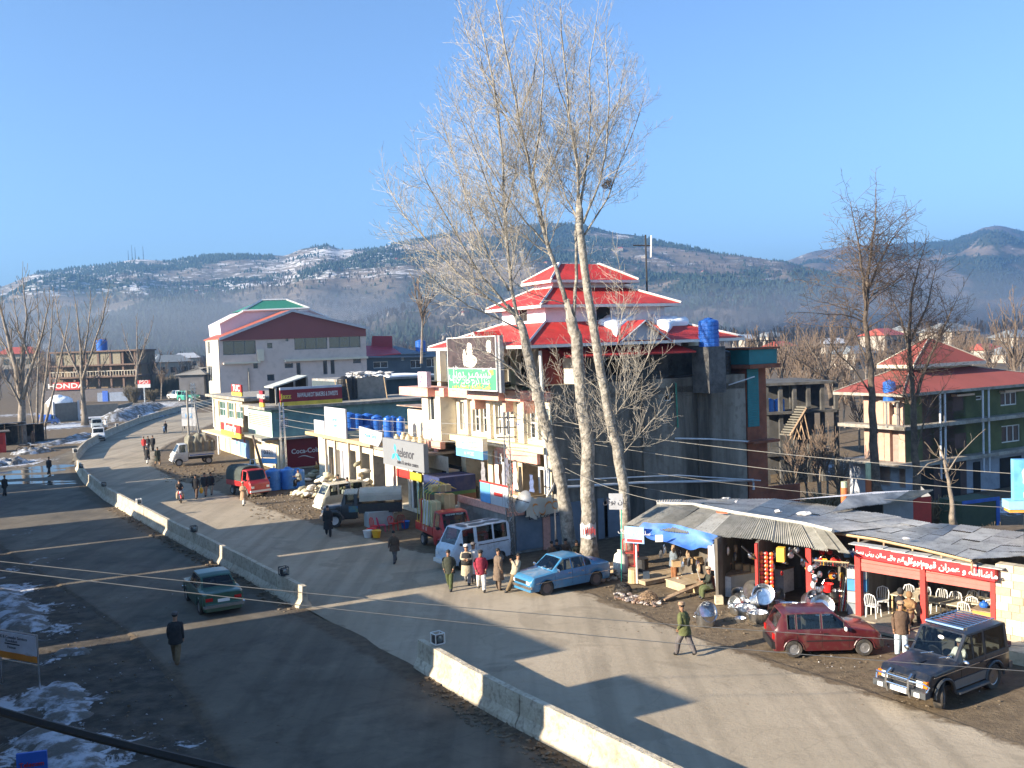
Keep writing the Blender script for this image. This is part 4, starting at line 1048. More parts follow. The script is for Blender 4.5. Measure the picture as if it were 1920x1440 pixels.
s_=thing('roof_sign','small red and yellow sign reading Tuc on the slab of the cream shop','sign',F.pt(4,6.9),world=True);FC=Face(O+NF*1.6,DF,NF);r_=FC.rect(437,721,455,742);hz_=lerp(r_[1],r_[3],.33)
board(s_,FC,(r_[0],hz_,r_[2],r_[3]),0,.15,M_REDP,'red_panel');board(s_,FC,(r_[0],r_[1],r_[2],hz_-.004),0,.15,M_YEL,'yellow_panel');text('TUC',FC.pt((r_[0]+r_[2])/2,lerp(hz_,r_[3],.5),.16),xr_,NF,.85,M_WHITE,s_,bold=.02,sx=1.6)
pz=MB()
for x,y0,y1 in((400,748,800),(409,812,868)):a=F.px(x,y0,1.2);pz.tube([F.pt(a[0],F.px(x,y1,1.2)[1],1.2),F.pt(a[0],a[1],1.2)],.12,6)
pz.build('porch_post',M_WHITE,YS)
#  green shop with the bakery sign
O=G(524,882);O=V((O.x,O.y,0))
GS=thing('green_shop','pale green two storey shop with flat slab roof and barred window','building',O,world=True)
F=Face(O,DF,NF);Sd=Face(O,DS,NS);L_=F.px(475,790)[0];zt_=F.px(522,768)[1];zm=F.px(522,820)[1];W_=15.5
M_PGREEN=mat('pale_green_plaster',(.40,.55,.46),.85,var=.1,scale=.6,dirt=.3);M_PGREEN_SHADE=mat('shaded_green_plaster',(.13,.24,.24),.85,c2=(.18,.32,.30),scale=.6,dirt=.3)  # same green plaster twice: pale for the lit side, darkened for the shaded one
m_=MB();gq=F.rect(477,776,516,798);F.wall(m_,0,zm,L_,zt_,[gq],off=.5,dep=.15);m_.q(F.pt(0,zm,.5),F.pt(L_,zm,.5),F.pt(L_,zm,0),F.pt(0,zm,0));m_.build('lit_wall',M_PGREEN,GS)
gl_=MB();
for k in range(7):z=lerp(gq[1],gq[3],k/6.4);F.slab(gl_,gq[0],z,gq[2],z+.09,.38,.45)
gl_.build('louvre',M_CREAM,GS);gb=MB();gb.q(*[F.pt(a,b,.36) for a,b in((gq[0],gq[1]),(gq[2],gq[1]),(gq[2],gq[3]),(gq[0],gq[3]))]);gb.build('louvre_back',mat('brown_shade',(.2,.15,.1),.9),GS)
m_=MB();w1=Sd.rect(526,782,541,802);w2_=Sd.rect(700,765,716,790);w3_=Sd.rect(740,765,757,792);Sd.wall(m_,-.5,zm,W_,zt_,[w1],dep=.2);m_.q(Sd.pt(W_,0),Sd.pt(W_,0,-L_),Sd.pt(W_,zt_,-L_),Sd.pt(W_,zt_));m_.build('shaded_wall',M_PGREEN_SHADE,GS)
Sd.window(GS,w1,5,5,dep=.12,glass=M_DARK,fw=.05)
c_=MB();F.slab(c_,0,0,L_,zm,-8,0);c_.build('lower_wall',M_CREAM2,GS)
c_=MB();F.slab(c_,-.6,zt_,L_+.3,zt_+.25,-9,1.3);Sd.slab(c_,9,zt_+.002,W_+14,zt_+.26,-9,.6);c_.build('roof_slab',M_SLAB,GS)
c_=MB();F.slab(c_,-.3,zm-.18,L_,zm,.02,1.6);Sd.slab(c_,0,zm-.2,W_,zm-.02,.02,.9);c_.build('canopy',M_SLAB,GS)
bk=MB();zl=zt_-.02;Sd.slab(bk,W_,0,W_+14,zl,-9,-.1);bkb=bk.build('back_block',M_PGREEN_SHADE,GS)
for k,(x0,x1) in enumerate(((676,704),(712,722),(735,757))):
 a0,a1=Sd.px(x0,778)[0],Sd.px(x1,778)[0];m_=MB();Sd.slab(m_,a0,zl-2.0,a1,zl-.5,-.09,-.04);m_.build('window',GLASS if k!=1 else M_DARK,GS)
ck=board(GS,Sd,(.6,.15,5.5,zm-.3),.02,.05,mat('cola_red',(.20,.008,.012),.5,var=.1),'painted_wall')
text('Coca-Cola',Sd.pt(2.5,1.6,.08),DS,NS,.62,M_WHITE,ck,bold=.01)
wv=MB()
for k in range(12):
 f0,f1=k/12,(k+1)/12;y=lambda f:1.0+.12*math.sin(f*5);wv.q(Sd.pt(1.7+1.7*f0,y(f0),.076),Sd.pt(1.7+1.7*f1,y(f1),.076),Sd.pt(1.7+1.7*f1,y(f1)+.09*math.sin(PI*f1),.076),Sd.pt(1.7+1.7*f0,y(f0)+.09*math.sin(PI*f0),.076))
wv.build('wave_stripe',M_WHITE,ck)
s_=thing('bakery_sign','long maroon and yellow sign reading RAWALAKOT BAKERS & SWEETS on the slab','sign',Sd.pt(2,zt_+.3),world=True)
FC=Face(O+NS*.5,DS,NS);a=FC.px(524,740)[0];b=FC.px(640,740)[0];z0=FC.px(570,766)[1];z1=FC.px(570,735)[1];z0=zt_+.3;z1=z0+1.45
M_MARP=mat('maroon_print',(.25,.02,.03),.5)
board(s_,FC,(a,z0,b,z0+.35),0,.2,M_YEL,'yellow_panel');board(s_,FC,(a,z0+.352,b,z1),0,.2,M_MARP,'maroon_panel');board(s_,FC,(a,z1+.002,b,z1+.22),0,.22,mat('silver_trim',(.5,.5,.55),.4),'top_trim')
text('RAWALAKOT BAKERS & SWEETS',FC.pt(lerp(a,b,.60),z0+.9,.21),DS,NS,.56,M_WHITE,s_,bold=.01,sx=.47)
text('Jazz',FC.pt(lerp(a,b,.09),z0+.85,.21),DS,NS,.62,M_YEL,s_,bold=.02)
s_=thing('bakery_sign','short maroon and yellow sign end on the lit side of the green shop','sign',F.pt(2,zt_+.3),world=True)
FC=Face(O+NF*1.0,DF,NF);b=FC.px(490,745)[0]
board(s_,FC,(.1,z0,b,z0+.35),0,.2,M_YEL,'yellow_panel');board(s_,FC,(.1,z0+.352,b,z1),0,.2,M_MARP,'maroon_panel');text('RAWALAKOT',FC.pt(b/2,z0+.9,.21),xr_,NF,.6,M_WHITE,s_,sx=.7)
s_=thing('shop_sign','white notice board under the canopy of the green shop','sign',F.pt(3,3),world=True);FC=Face(O+NF*.4,DF,NF);r_=FC.rect(485,815,498,828);board(s_,FC,r_,0,.1,M_PAPER,'board');text('SHOP',FC.pt((r_[0]+r_[2])/2,(r_[1]+r_[3])/2,.11),xr_,NF,.4,M_INK,s_)
ln=thing('roof_shelter','dark lean-to shelter with slanting tin roof behind the bakery sign','shelter',Sd.pt(3,zt_),world=True)
C3=Face(O-NS*3,DS,NS);a=C3.px(512,728);b=C3.px(576,706)
zz=zt_+.28
m_=MB();m_.ob(C3.pt(a[0],a[1],0),C3.pt(b[0],b[1],0)-C3.pt(a[0],a[1],0),DF*3,V((0,0,.12)));m_.build('roof_sheet',mat('pale_tin',(.42,.44,.40),.5,dirt=.3),ln)
m_=MB();m_.q(C3.pt(a[0]+.3,zz,-2.5),C3.pt(b[0],zz,-2.5),C3.pt(b[0],b[1],-2.5),C3.pt(a[0]+.3,a[1],-2.5));m_.q(C3.pt(b[0],zz,0),C3.pt(b[0],zz,-2.5),C3.pt(b[0],b[1],-2.5),C3.pt(b[0],b[1],0));m_.build('back_panel',M_DARK,ln)
m_=MB()
for t in(a[0]+.2,lerp(a[0],b[0],.6),b[0]-.1):C3.slab(m_,t,zz,t+.15,lerp(a[1],b[1],(t-a[0])/(b[0]-a[0])),-.15,0)
m_.build('post',M_CONC,ln)
q_=lambda x,v:Sd.pt(Sd.px(x,745,-v)[0],zz,-v)
for k,(x,v,r,h,lb) in enumerate(((587,3,.9,1.5,'black roof tank just right of the lean-to shelter'),(601,3.4,.7,1.3,'second black roof tank right of the lean-to shelter'),(647,4,1.0,2.3,'tall black roof tank beside the rubbish roofed hut'),(662,4.3,.6,2.2,'slim black roof tank touching the rubbish roofed hut'))):
 tank(q_(x,v),r*.75,h,lb,m=M_BLACK,group='black roof tanks')
m_=MB();m_.ob(q_(578,2.8),DS*1.0,DF*1,V((0,0,1.2)));m_.build('white_box',M_WHITE,label='white plastic box beside the black roof tanks',cat='box')
ht=thing('roof_hut','small block hut with rubbish and snow heaped on its roof','hut',q_(672,4),world=True)
hq=q_(671,4);hb=MB();hb.ob(hq,DS*3.1,DF*3,V((0,0,2.1)));hb.build('wall',M_BRICK,ht);hb=MB()
for k in range(60):a0=hq+DS*rr.uniform(-.3,3.5)+DF*rr.uniform(-.2,3)+V((0,0,2.1+rr.random()*.5));hb.ell(a0,(rr.uniform(.2,.5),rr.uniform(.2,.4),.12),6,3,jit=.8,seed=k)
hb.build('roof_rubbish',mat('pale_rags',(.35,.34,.33),.9,c2=(.65,.65,.66),scale=2),ht,kind='stuff')
pl=MB()
for x in(634,655,726):a0=q_(x,1.5);pl.tube([a0,a0+V((rr.uniform(-.3,.3),0,2.1))],.05,5);
for k,x in enumerate((634,655,726)):
 a0=q_(x,1.5);MB().tube([a0,a0+V((-.25,0,2.1))],.05,5).build('bamboo_pole',M_WOOD2,label='thin leaning pole on the slab roof, %s'%('left of the tall black tank','in front of the rubbish roofed hut','right of the rubbish roofed hut')[k],cat='pole',group='leaning poles on the slab roof')
sr=thing('snowy_flat_roof','flat roofed block with snow lying behind the slab roof','building',Sd.pt(18,0,-14),world=True)
m_=MB();C4=Face(O-NS*13,DS,NS);a,b=C4.px(640,712)[0],C4.px(812,705)[0];zq=C4.px(720,712)[1];C4.slab(m_,a,0,b,zq,-10,0);m_.build('wall',mat('dark_teal_wall',(.05,.07,.08),.8),sr)
m_=MB();C4.slab(m_,a,zq,b+.3,zq+.25,-10,.5);m_.build('roof_slab',M_CONC,sr);m_=MB();C4.slab(m_,lerp(a,b,.5),zq+.25,b,zq+.42,-8,.3);m_.build('snow_layer',M_SNOW,sr,kind='stuff')
#  single storey row with white billboards and the grey phone shop sign
O=G(600,903);O=V((O.x,O.y,0));RDc=-DF
SR=thing('cream_shop_row','low orange trimmed cream shops under white billboards','building',O,world=True)
F=Face(O,RDc,NF);zt_=4.1;tE=F.px(842,900)[0]
FO=mat('orange_trim',(.52,.36,.18),.8,var=.1)
ops=[F.rect(617,838,626,900),F.rect(630,845,650,905),F.rect(655,842,668,905),F.rect(676,842,694,912),F.rect(700,846,722,915),F.rect(745,880,765,930),F.rect(770,885,800,945),F.rect(806,880,838,950)]
ops=[(a,.25,c,min(d,3.2)) for a,b,c,d in ops]
m_=MB();F.wall(m_,0,0,tE,zt_,ops,dep=.9);m_.q(F.pt(0,0),F.pt(0,zt_),F.pt(0,zt_,-7),F.pt(0,0,-7));m_.build('wall',M_CREAM,SR)
m_=MB();F.slab(m_,.2,.05,tE-.2,3.4,-1.0,-.92);m_.build('shop_back',M_DARK,SR)
for k,o in enumerate(ops):
 if k in(1,):board(SR,F,o,-.4,.05,mat('roller_shutter',(.42,.42,.46),.5,wave=('Z',9,0)),'shutter')
 if k in(6,):
  for j in range(3):board(SR,F,(o[0]+j*.9,o[1],o[0]+j*.9+.3,o[3]),-.1,.06,(M_WHITE,MATS['pale_green_plaster'],M_WHITE)[j],'door_panel')
m_=MB();F.slab(m_,1.0,zt_,tE*.62,zt_+.25,-7,1.4);m_.build('roof_slab',FO,SR)
m_=MB();
for x in(609,627,652,673,735):a=F.px(x,880,1.1)[0];F.slab(m_,a,0,a+.16,zt_-.02,.9,1.06)
m_.build('post',M_CREAM,SR)
for k,(x,lab) in enumerate(()):pass
for(pxs,lab,tx) in(((612,768,651,822),'tall white billboard with faint blue writing on the cream shops','Service\nCentre'),((592,791,611,816),'short white board left of the tall billboard',None),((677,806,720,835),'white board with rounded corner between billboard and grey sign','Mobile Shop')):
 s_=thing('white_billboard',lab,'billboard',F.pt(3,zt_),world=True,group='white boards on the cream shops');FC=Face(O+NF*1.3,RDc,NF);r_=FC.rect(*pxs)
 z0=zt_+.27;r_=(r_[0],z0,r_[2],z0+(r_[3]-r_[1]))
 if '677' in str(pxs):
  q_=[(r_[0],r_[1]),(r_[2]-.8,r_[1]-.1),(r_[2]-.2,r_[1]+.35),(r_[2],r_[3]-.2),(r_[0],r_[3])];b_=MB().prism([FC.pt(a,b,0) for a,b in q_],NF*.12);b_.build('board',M_PAPER,s_)
 else:board(s_,FC,r_,0,.12,M_PAPER,'board')
 if tx:text(tx,FC.pt((r_[0]+r_[2])/2,(r_[1]+r_[3])/2,.13),RDc,NF,.42,M_SKYB,s_)
 m_=MB();
 for t in(r_[0]+.2,r_[2]-.3):FC.slab(m_,t,zt_+.01,t+.08,r_[3]-.1,-.1,-.02)
 m_.build('strut',M_IRON,s_)
s_=thing('phone_shop_sign','large grey sign with blue propeller mark over the phone shop','sign',F.pt(14,4),world=True)
FC=Face(O+NF*1.7,RDc,NF);r_=FC.rect(726,823,803,868);a=FC.px(726,840)[0];b=FC.px(803,850)[0];z1=(FC.px(726,820)[1]+FC.px(803,832)[1])/2;z0=z1-1.7
M_SGREY=mat('grey_sign_face',(.19,.20,.215),.5,var=.04);board(s_,FC,(a,z0,b,z1),0,.3,M_SGREY,'panel')
pr_=MB();M_TB=mat('light_blue_print',(.03,.40,.80),.5);c0=(lerp(a,b,.33),lerp(z0,z1,.5))
for k,(aa,L2) in enumerate(((1.6,.6),(1.6+2.0,.75),(1.6-2.2,.85))):
 dx,dz=math.cos(aa),math.sin(aa);nx2,nz2=-dz,dx
 q_=[(0,0),(dx*L2*.5+nx2*.2,dz*L2*.5+nz2*.2),(dx*L2+nx2*.1,dz*L2+nz2*.1),(dx*L2*.6-nx2*.12,dz*L2*.6-nz2*.12)]
 pr_.q(*[FC.pt(c0[0]+u_,c0[1]+v_,.306+k*.002) for u_,v_ in q_])
pr_.build('emblem',M_TB,s_)
text('telenor',FC.pt(lerp(a,b,.58),lerp(z0,z1,.55),.31),RDc,NF,.85,M_INK,s_);text('sales & service centre',FC.pt(lerp(a,b,.62),lerp(z0,z1,.2),.31),RDc,NF,.36,M_INK,s_)
s_=thing('shop_sign','narrow red and yellow sign below the large grey sign','sign',F.pt(14,3),world=True);FC=Face(O+NF*.6,RDc,NF);a,b=FC.px(745,870)[0],FC.px(792,880)[0]
board(s_,FC,(a,2.35,lerp(a,b,.55),2.85),0,.1,M_REDP,'red_panel');board(s_,FC,(lerp(a,b,.56),2.35,b,2.85),0,.1,mat('olive_yellow',(.45,.38,.03),.6),'yellow_panel')
m_=thing('block_room','small pale block room with rusty tin roof left of the cream balcony','building',F.pt(13,zt_,-3),world=True)
C5=Face(O-NF*3.0,RDc,NF);r_=C5.rect(765,768,792,812);b_=MB();C5.slab(b_,r_[0],zt_+.25,r_[2]+2,r_[3],-3,0);b_.build('wall',mat('pale_block',(.66,.58,.46),.9,var=.12,scale=2.5,bump=.4),m_)
b_=MB();b_.ob(C5.pt(r_[0]-.6,r_[3]+.25,.6),RDc*(r_[2]-r_[0]+2),V((0,0,-.1))-NF*4,V((0,0,.06)));b_.build('roof_sheet',mat('rusty_tin',(.28,.17,.11),.7,c2=(.4,.3,.24)),m_)
b_=MB()
C6=Face(O+NF*.3,RDc,NF)
for k,(x,y0,y1,w_,off) in enumerate(((657,773,825,22,-1.5),(672,776,826,20,-2.5),(690,775,822,24,-3.4),(708,778,822,20,-2.6),(707,783,826,21,-1.0),(729,780,826,19,-1.0),(752,781,812,16,-1.4),(687,797,826,18,-.2),(738,780,822,16,-3.2))):
 t,z=F.px(x,y1,off);q_=F.pt(t,zt_+.26,off);h=zat(q_,y0)-q_.z;r=w_/2/FPX*(q_-CAM).length
 tank(q_,r,max(.8,h),'blue tank on the shop slab, %s'%('behind the tall white billboard','second from the tall white billboard','at the back of the cluster, left side','at the back of the cluster, middle','broad one in the middle of the front','narrow bright one right of the broad tank','small one with white label next to the block room','half hidden behind the rounded white board','at the back of the cluster, right side')[k])
def sack(p0,r,h,label=None,m=None,group=None,rz=0,name='sack',cat='sack'):
 s_=MB();pr=[(r*.8,0),(r,h*.15),(r*.95,h*.5),(r*.8,h*.8),(r*.35,h*.92),(r*.45,h)]
 s_.lathe([(a*(1+.08*noise.noise(V((b*9,p0[0],p0[1])))),b) for a,b in pr],9)
 return s_.build(name,m or mat('jute_sack',(.52,.44,.30),.95,var=.2,scale=5,bump=.2),label=label,cat=cat,group=group,loc=p0,smooth=True)
a0,b0=F.px(748,815,.4)[0],F.px(792,822,.4)[0]
rk=MB();F.slab(rk,F.px(738,815)[0],zt_-.02,b0+1.2,zt_+.14,-7,1.5);rk.build('roof_slab',M_SLAB,SR)
for k in range(9):t=lerp(a0,b0,k/8);sack(tuple(F.pt(t,zt_+.15,.5+.25*(k%2))),.24,.75+.15*(k%3),'pale sack standing in the row on the roof behind the grey sign',group='sacks in a row on the roof')
def sackpile(name_,label,px_,py_,n_,R,H,seed):
 r2=random.Random(seed);c0=G(px_,py_) if seed==3 else F.pt(solve(F.O,RDc,px_,0),0,py_)
 for k in range(n_):
  a=r2.random()*6.28;q=R*math.sqrt(r2.random());z=H*(1-q/R)*r2.random()
  s_=MB();s_.ell((0,0,.13),(.42,.24,.15),10,6,jit=.35,seed=k);o_=s_.build('sack',(mat('jute_sack',(.52,.44,.30)),mat('olive_sack',(.26,.24,.16),.95,var=.3,scale=4),mat('white_sack',(.66,.62,.54),.9,var=.15,scale=4))[k%3],label=label,cat='sack',group=name_,loc=(c0.x+math.cos(a)*q,c0.y+math.sin(a)*q,z),smooth=True)
  o_.rotation_euler=(r2.uniform(-.3,.3),r2.uniform(-.3,.3),r2.random()*3)
sackpile('sacks heaped before the cream shops','stuffed sack in the big heap in front of the cream shops',655,1.9,80,2.3,1.9,1)
sackpile('sacks stacked at the shop door','stuffed sack in the tall stack against the open shop door',708,1.2,48,1.2,3.3,2)
sackpile('sacks lying by the maroon wall','grey sack lying in front of the maroon painted wall',592,897,16,1.7,.6,3)
sackpile('sacks near the pink step','pale sack lying low near the cream shop step',682,1.8,34,1.5,1.4,4)
SRF=F
for k,(x,y1,y0,w_) in enumerate(((513,918,878,27),(541,916,876,24),(558,914,878,27),(528,912,880,22))):
 q_=G(x,y1);h=zat(q_,y0);r=w_/2/FPX*(q_-CAM).length
 tank(q_,r,h,'big light blue tank on the ground, %s'%('nearest the leaning pole','in the middle of the row','right end of the row','behind the gap of the row')[k],m=mat('light_blue_tank',(.05,.20,.55),.4,var=.15,scale=2),group='light blue tanks standing on the ground')
 #  teal and red narrow building at the end of the dark wall
O=MBD.location.copy();Sd0=Face(O,DS,NS)
W0=Sd0.px(1398,760)[0]
TB=thing('teal_red_building','narrow brick red building with teal balcony front at the end of the dark wall','building',Sd0.pt(W0,0),world=True)
Ft=Face(Sd0.pt(W0+.1,0),DS,NS);w_=Ft.px(1437,760)[0];M_BRR=mat('brick_red_paint',(.17,.055,.03),.85,c2=(.26,.09,.05),scale=1,dirt=.4);M_TEAL=mat('teal_paint',(.02,.17,.19),.6,var=.15,dirt=.2)
zT=Ft.px(1420,690)[1]
m_=MB();Ft.slab(m_,0,-3,w_,zT,-10,0);m_.build('wall',M_BRR,TB)
wt=Ft.px(1443,670)[0];r0,r1=Ft.px(1420,682)[1],Ft.px(1420,655)[1]
m_=MB();Ft.slab(m_,-.3,r0,wt,r1,-9,.6);m_.build('balcony_front',M_TEAL,TB);m_=MB();Ft.slab(m_,-.4,r0-.25,wt+.15,r0-.01,-9,.75);Ft.slab(m_,-.4,r1+.01,wt+.15,r1+.12,-9,.75);m_.build('balcony_trim',M_BRR,TB)
m_=MB()
for k in range(22):a=Ft.pt(-.2+(wt+.2)*k/21,r1+.12,.5);m_.tube([a,a+V((0,0,.4))],.015,4)
m_.tube([Ft.pt(-.2,r1+.52,.5),Ft.pt(wt,r1+.52,.5)],.02,4);m_.build('railing',M_IRON,TB,kind='stuff')
a0=Ft.px(1393,700)[0];a1=Ft.px(1420,700)[0];zl0,zl1=Ft.px(1410,800)[1],Ft.px(1408,688)[1]
for k in range(26):m_=MB();z=lerp(zl0,zl1,k/26);Ft.slab(m_,max(a0,.02),z,a1,z+.13,.03,.09);m_.build('slat',M_TEAL,TB)
m_=MB();Ft.slab(m_,max(a0,.02),zl0,a1,zl1,.005,.025);m_.build('louvre_back',M_DARK,TB)
m_=MB();Ft.slab(m_,-.2,4.4,wt,4.55,0,.7);m_.build('ledge',M_BRR,TB)
yw=thing('yard_wall','low brick red yard wall below the narrow red building','wall',G(1420,935),world=True);q0,q1=G(1395,950,0),G(1500,938,0);m_=MB();m_.ob(V((q0.x,q0.y,-3)),V((q1.x-q0.x,q1.y-q0.y,0)),V((.1,.25,0)),V((0,0,4.1)));m_.build('wall',M_BRR,yw)
#  unfinished concrete building with outside stair
YZ=-3.6
O=P(1436,800,92);O=V((O.x,O.y,0))
UB=thing('unfinished_building','unfinished grey concrete frame building with an outside stair and blue tanks','building',O,world=True)
Fu=Face(O,V((1,.12,0)),V((.12,-1,0)));wU=Fu.px(1566,760)[0]
zs=[Fu.px(1500,y)[1] for y in(848,815,770,716)]
for z in(zs[0],zs[2],zs[3]):m_=MB();Fu.slab(m_,-.2,z-.25,wU,z,-9,.4);m_.build('floor_slab',mat('shady_concrete',(.045,.044,.042),.9,c2=(.10,.097,.09),scale=.8),UB)  # concrete colour darkened to stand for the shade on this building
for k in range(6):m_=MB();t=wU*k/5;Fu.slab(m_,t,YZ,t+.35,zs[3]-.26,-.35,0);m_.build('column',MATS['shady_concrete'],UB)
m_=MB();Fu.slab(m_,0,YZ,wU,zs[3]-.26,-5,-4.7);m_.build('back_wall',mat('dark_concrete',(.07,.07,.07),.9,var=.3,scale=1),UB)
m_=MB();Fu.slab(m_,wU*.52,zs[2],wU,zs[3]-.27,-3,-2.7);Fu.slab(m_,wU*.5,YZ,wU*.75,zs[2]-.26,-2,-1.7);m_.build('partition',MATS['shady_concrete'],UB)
p0_=Fu.pt(*Fu.px(1481,817,1.5),1.5);p1_=Fu.pt(*Fu.px(1512,765,1.5),1.5)
for k in range(12):f=k/11;q_=p0_.lerp(p1_,f);m_=MB();m_.ob(q_,DS*.55,NS*-1.3,V((0,0,.12)));m_.build('stair_step',mat('dull_step',(.14,.13,.105)),UB)
m_=MB();m_.tube([p0_,p1_],.12,5);
for f in(.35,.6,.85):q_=p0_.lerp(p1_,f);m_.tube([q_,V((q_.x+.5,q_.y,zs[1]-.3))],.07,5);m_.tube([q_,V((q_.x-.6,q_.y,zs[1]-.3))],.07,5)
m_.build('stair_prop',M_WOOD,UB)
for k,x in enumerate((1443,1463)):q_=Fu.pt(Fu.px(x,768,-.6)[0],zs[2],-.8);tank(q_,.5,zat(q_,747)-zs[2],'blue tank on the middle floor of the unfinished building, %s'%('left','right')[k],m=MATS['light_blue_tank'])
#  green house with red hip roof
O=P(1696,760,79);O=V((O.x,O.y,0))
GH=thing('green_house','olive green house with dusty red hip roofs behind bare trees','building',O,world=True)
Sg=Face(O,DS,NS);Fg=Face(O,DF,NF);zE=Sg.px(1696,736)[1];Wg=Sg.px(2010,740)[0];Lg=Fg.px(1590,730)[0]
zA,zB=Sg.px(1710,798)[1],Sg.px(1710,868)[1]
M_OLIVE=mat('olive_green_paint',(.075,.088,.035),.85,c2=(.11,.125,.05),scale=.6,dirt=.2)
ops=[Sg.rect(*r) for r in((1787,742,1806,770),(1876,735,1907,760),(1738,750,1750,764),(1830,742,1842,750),(1790,812,1812,840),(1878,797,1913,829),(1752,805,1764,820),(1728,810,1735,824))]
m_=MB();Sg.wall(m_,0,zB,Wg,zE,ops,dep=.2);m_.build('green_wall',M_OLIVE,GH)
for k,o in enumerate(ops):Sg.window(GH,o,3 if k in(1,5) else 1,1,dep=.14,fw=.1,glass=mat('brown_glass',(.06,.05,.05),.2))
sh_=MB()
for r in((1783,738,1816,742),(1873,730,1915,734)):a=Sg.rect(*r);Sg.slab(sh_,a[0],a[1],a[2],a[1]+.18,.02,.6)
sh_.build('sunshade',mat('peach_paint',(.55,.38,.26),.8),GH)
m_=MB();Sg.slab(m_,0,YZ,Wg,zB,-Lg,-.02);m_.build('ground_floor',mat('bluish_whitewash',(.30,.32,.36),.85,var=.15,scale=.4,dirt=.3),GH)
for k,(x0,x1) in enumerate(((1765,1800),(1825,1838),(1875,1915),(1727,1750))):a,b=Sg.px(x0,900)[0],Sg.px(x1,900)[0];m_=MB();Sg.slab(m_,a,YZ,b,zB-.7,.0,.04);m_.build('door',M_DARK,GH)
for z in(zA,zB):m_=MB();Sg.slab(m_,-1.4,z-.2,Wg,z+.1,.01,1.1);Fg.slab(m_,-1.1,z-.19,Lg,z+.09,.01,1.4);m_.build('belt_slab',M_SLAB,GH)
for x in(1763,1772,1854,1843):a=Sg.px(x,780,.9)[0];m_=MB();m_.tube([Sg.pt(a,zB-1.5,.9),Sg.pt(a,zE,.9)],.09,6);m_.build('drain_pipe',MATS['pvc_pipe'],GH)
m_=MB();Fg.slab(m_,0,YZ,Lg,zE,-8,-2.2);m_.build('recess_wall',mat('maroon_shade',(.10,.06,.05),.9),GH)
M_PEACH=mat('peach_brick',(.40,.265,.20),.85,var=.15,scale=3,dirt=.2)
for x in(1625,1652,1662,1690):a=Fg.px(x,780)[0];m_=MB();Fg.slab(m_,a-.3,zB-2,a+.3,zE-.1,-.6,0);m_.build('column',M_PEACH,GH)
a,b=Fg.px(1690,780)[0],Fg.px(1652,780)[0];m_=MB();ow_=[Fg.rect(1653,757,1672,780)];Fg.wall(m_,a,zA,b+.8,zE-.1,ow_,off=-.3,dep=.2);m_.build('peach_wall',M_PEACH,GH);Fc_=Face(O-NF*.3,DF,NF);Fc_.window(GH,ow_[0],2,1,fw=.1)
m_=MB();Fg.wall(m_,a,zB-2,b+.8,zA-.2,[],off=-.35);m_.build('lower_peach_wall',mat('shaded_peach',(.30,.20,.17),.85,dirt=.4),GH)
def fitc(u,xc,xl,xr,yc,z):
 v=solve(O+DS*u,DF,xc,z,lo_=-10,hi=40);vl=solve(O+DS*u,DF,xl,z,lo_=-10,hi=60);ur=solve(O+DF*v,DS,xr,z,lo_=-5,hi=60);return v,vl,ur,zat(O+DS*u+DF*v,yc)
M_RED2=mat('dusty_red_roof',(.27,.065,.052),.85,var=.12,scale=.4,wave=('X',3,-_a),dirt=.1)
a=fitc(-1.5,1693,1563,2020,733,zE);b=fitc(3.2,1713,1645,1848,684,zE+2.2)
ins=(4.0,b[2]-1,b[0]+1,b[1]-1)
rf=MB();e,i_=hip(rf,O,-1.5,a[2],a[0],a[1],zE,b[3]-.5,*ins);rf.build('roof',M_RED2,GH);trims(e,i_,GH,M_SLAB,r=.05,h=.25)
wb=MB();shell(wb,O,*ins,b[3]-1.2,b[3]);wb.build('clerestory_wall',M_CREAM,GH)
vm=(b[0]+b[1])/2;zr=zat(O+DS*8+DF*vm,634);um=solve(O+DF*vm,DS,1741,zr,lo_=-5,hi=40)
rf=MB();e,i_=hip(rf,O,3.2,b[2],b[0],b[1],b[3],zr,um-.1,um+.1,vm-.1,vm+.1);rf.build('roof',M_RED2,GH);trims(e,i_,GH,M_CREAM,r=.05,h=.3)
q_=Fg.pt(Fg.px(1669,740,.8)[0],zA,.9);zc=zat(q_,751);tank(V((q_.x,q_.y,zc)),.5,zat(q_,713)-zc,'blue tank on a stand before the left front of the green house');m_=MB();m_.ob(V((q_.x-.6,q_.y-.6,zc-.12)),V((1.2,0,0)),V((0,1.2,0)),V((0,0,.11)));
for dx in(-.5,.4):m_.ob(V((q_.x+dx,q_.y-.5,zA)),V((.12,0,0)),V((0,.12,0)),V((0,0,zc-zA-.12)))
m_.build('tank_stand',M_CONC,GH)
for k,(x,y0,y1,D) in enumerate(((1583,903,925,58),(1629,868,930,62))):
 q_=P(x,y1,D);mm=MB();zc=zat(V((q_.x,q_.y,0)),y0);mm.tube([(q_.x,q_.y,YZ),(q_.x,q_.y,lerp(q_.z,zc,.5))],.2,10);mm.tube([(q_.x,q_.y,lerp(q_.z,zc,.5)),(q_.x,q_.y,zc)],.18,10,m=1);mm.build('painted_post',[mat('orange_red_paint',(.5,.14,.05),.7),mat('green_cream_paint',(.5,.55,.35),.7)],label='orange and cream painted post, %s'%('behind the tin shed roof','left of the tall dark tree trunk')[k],cat='post')
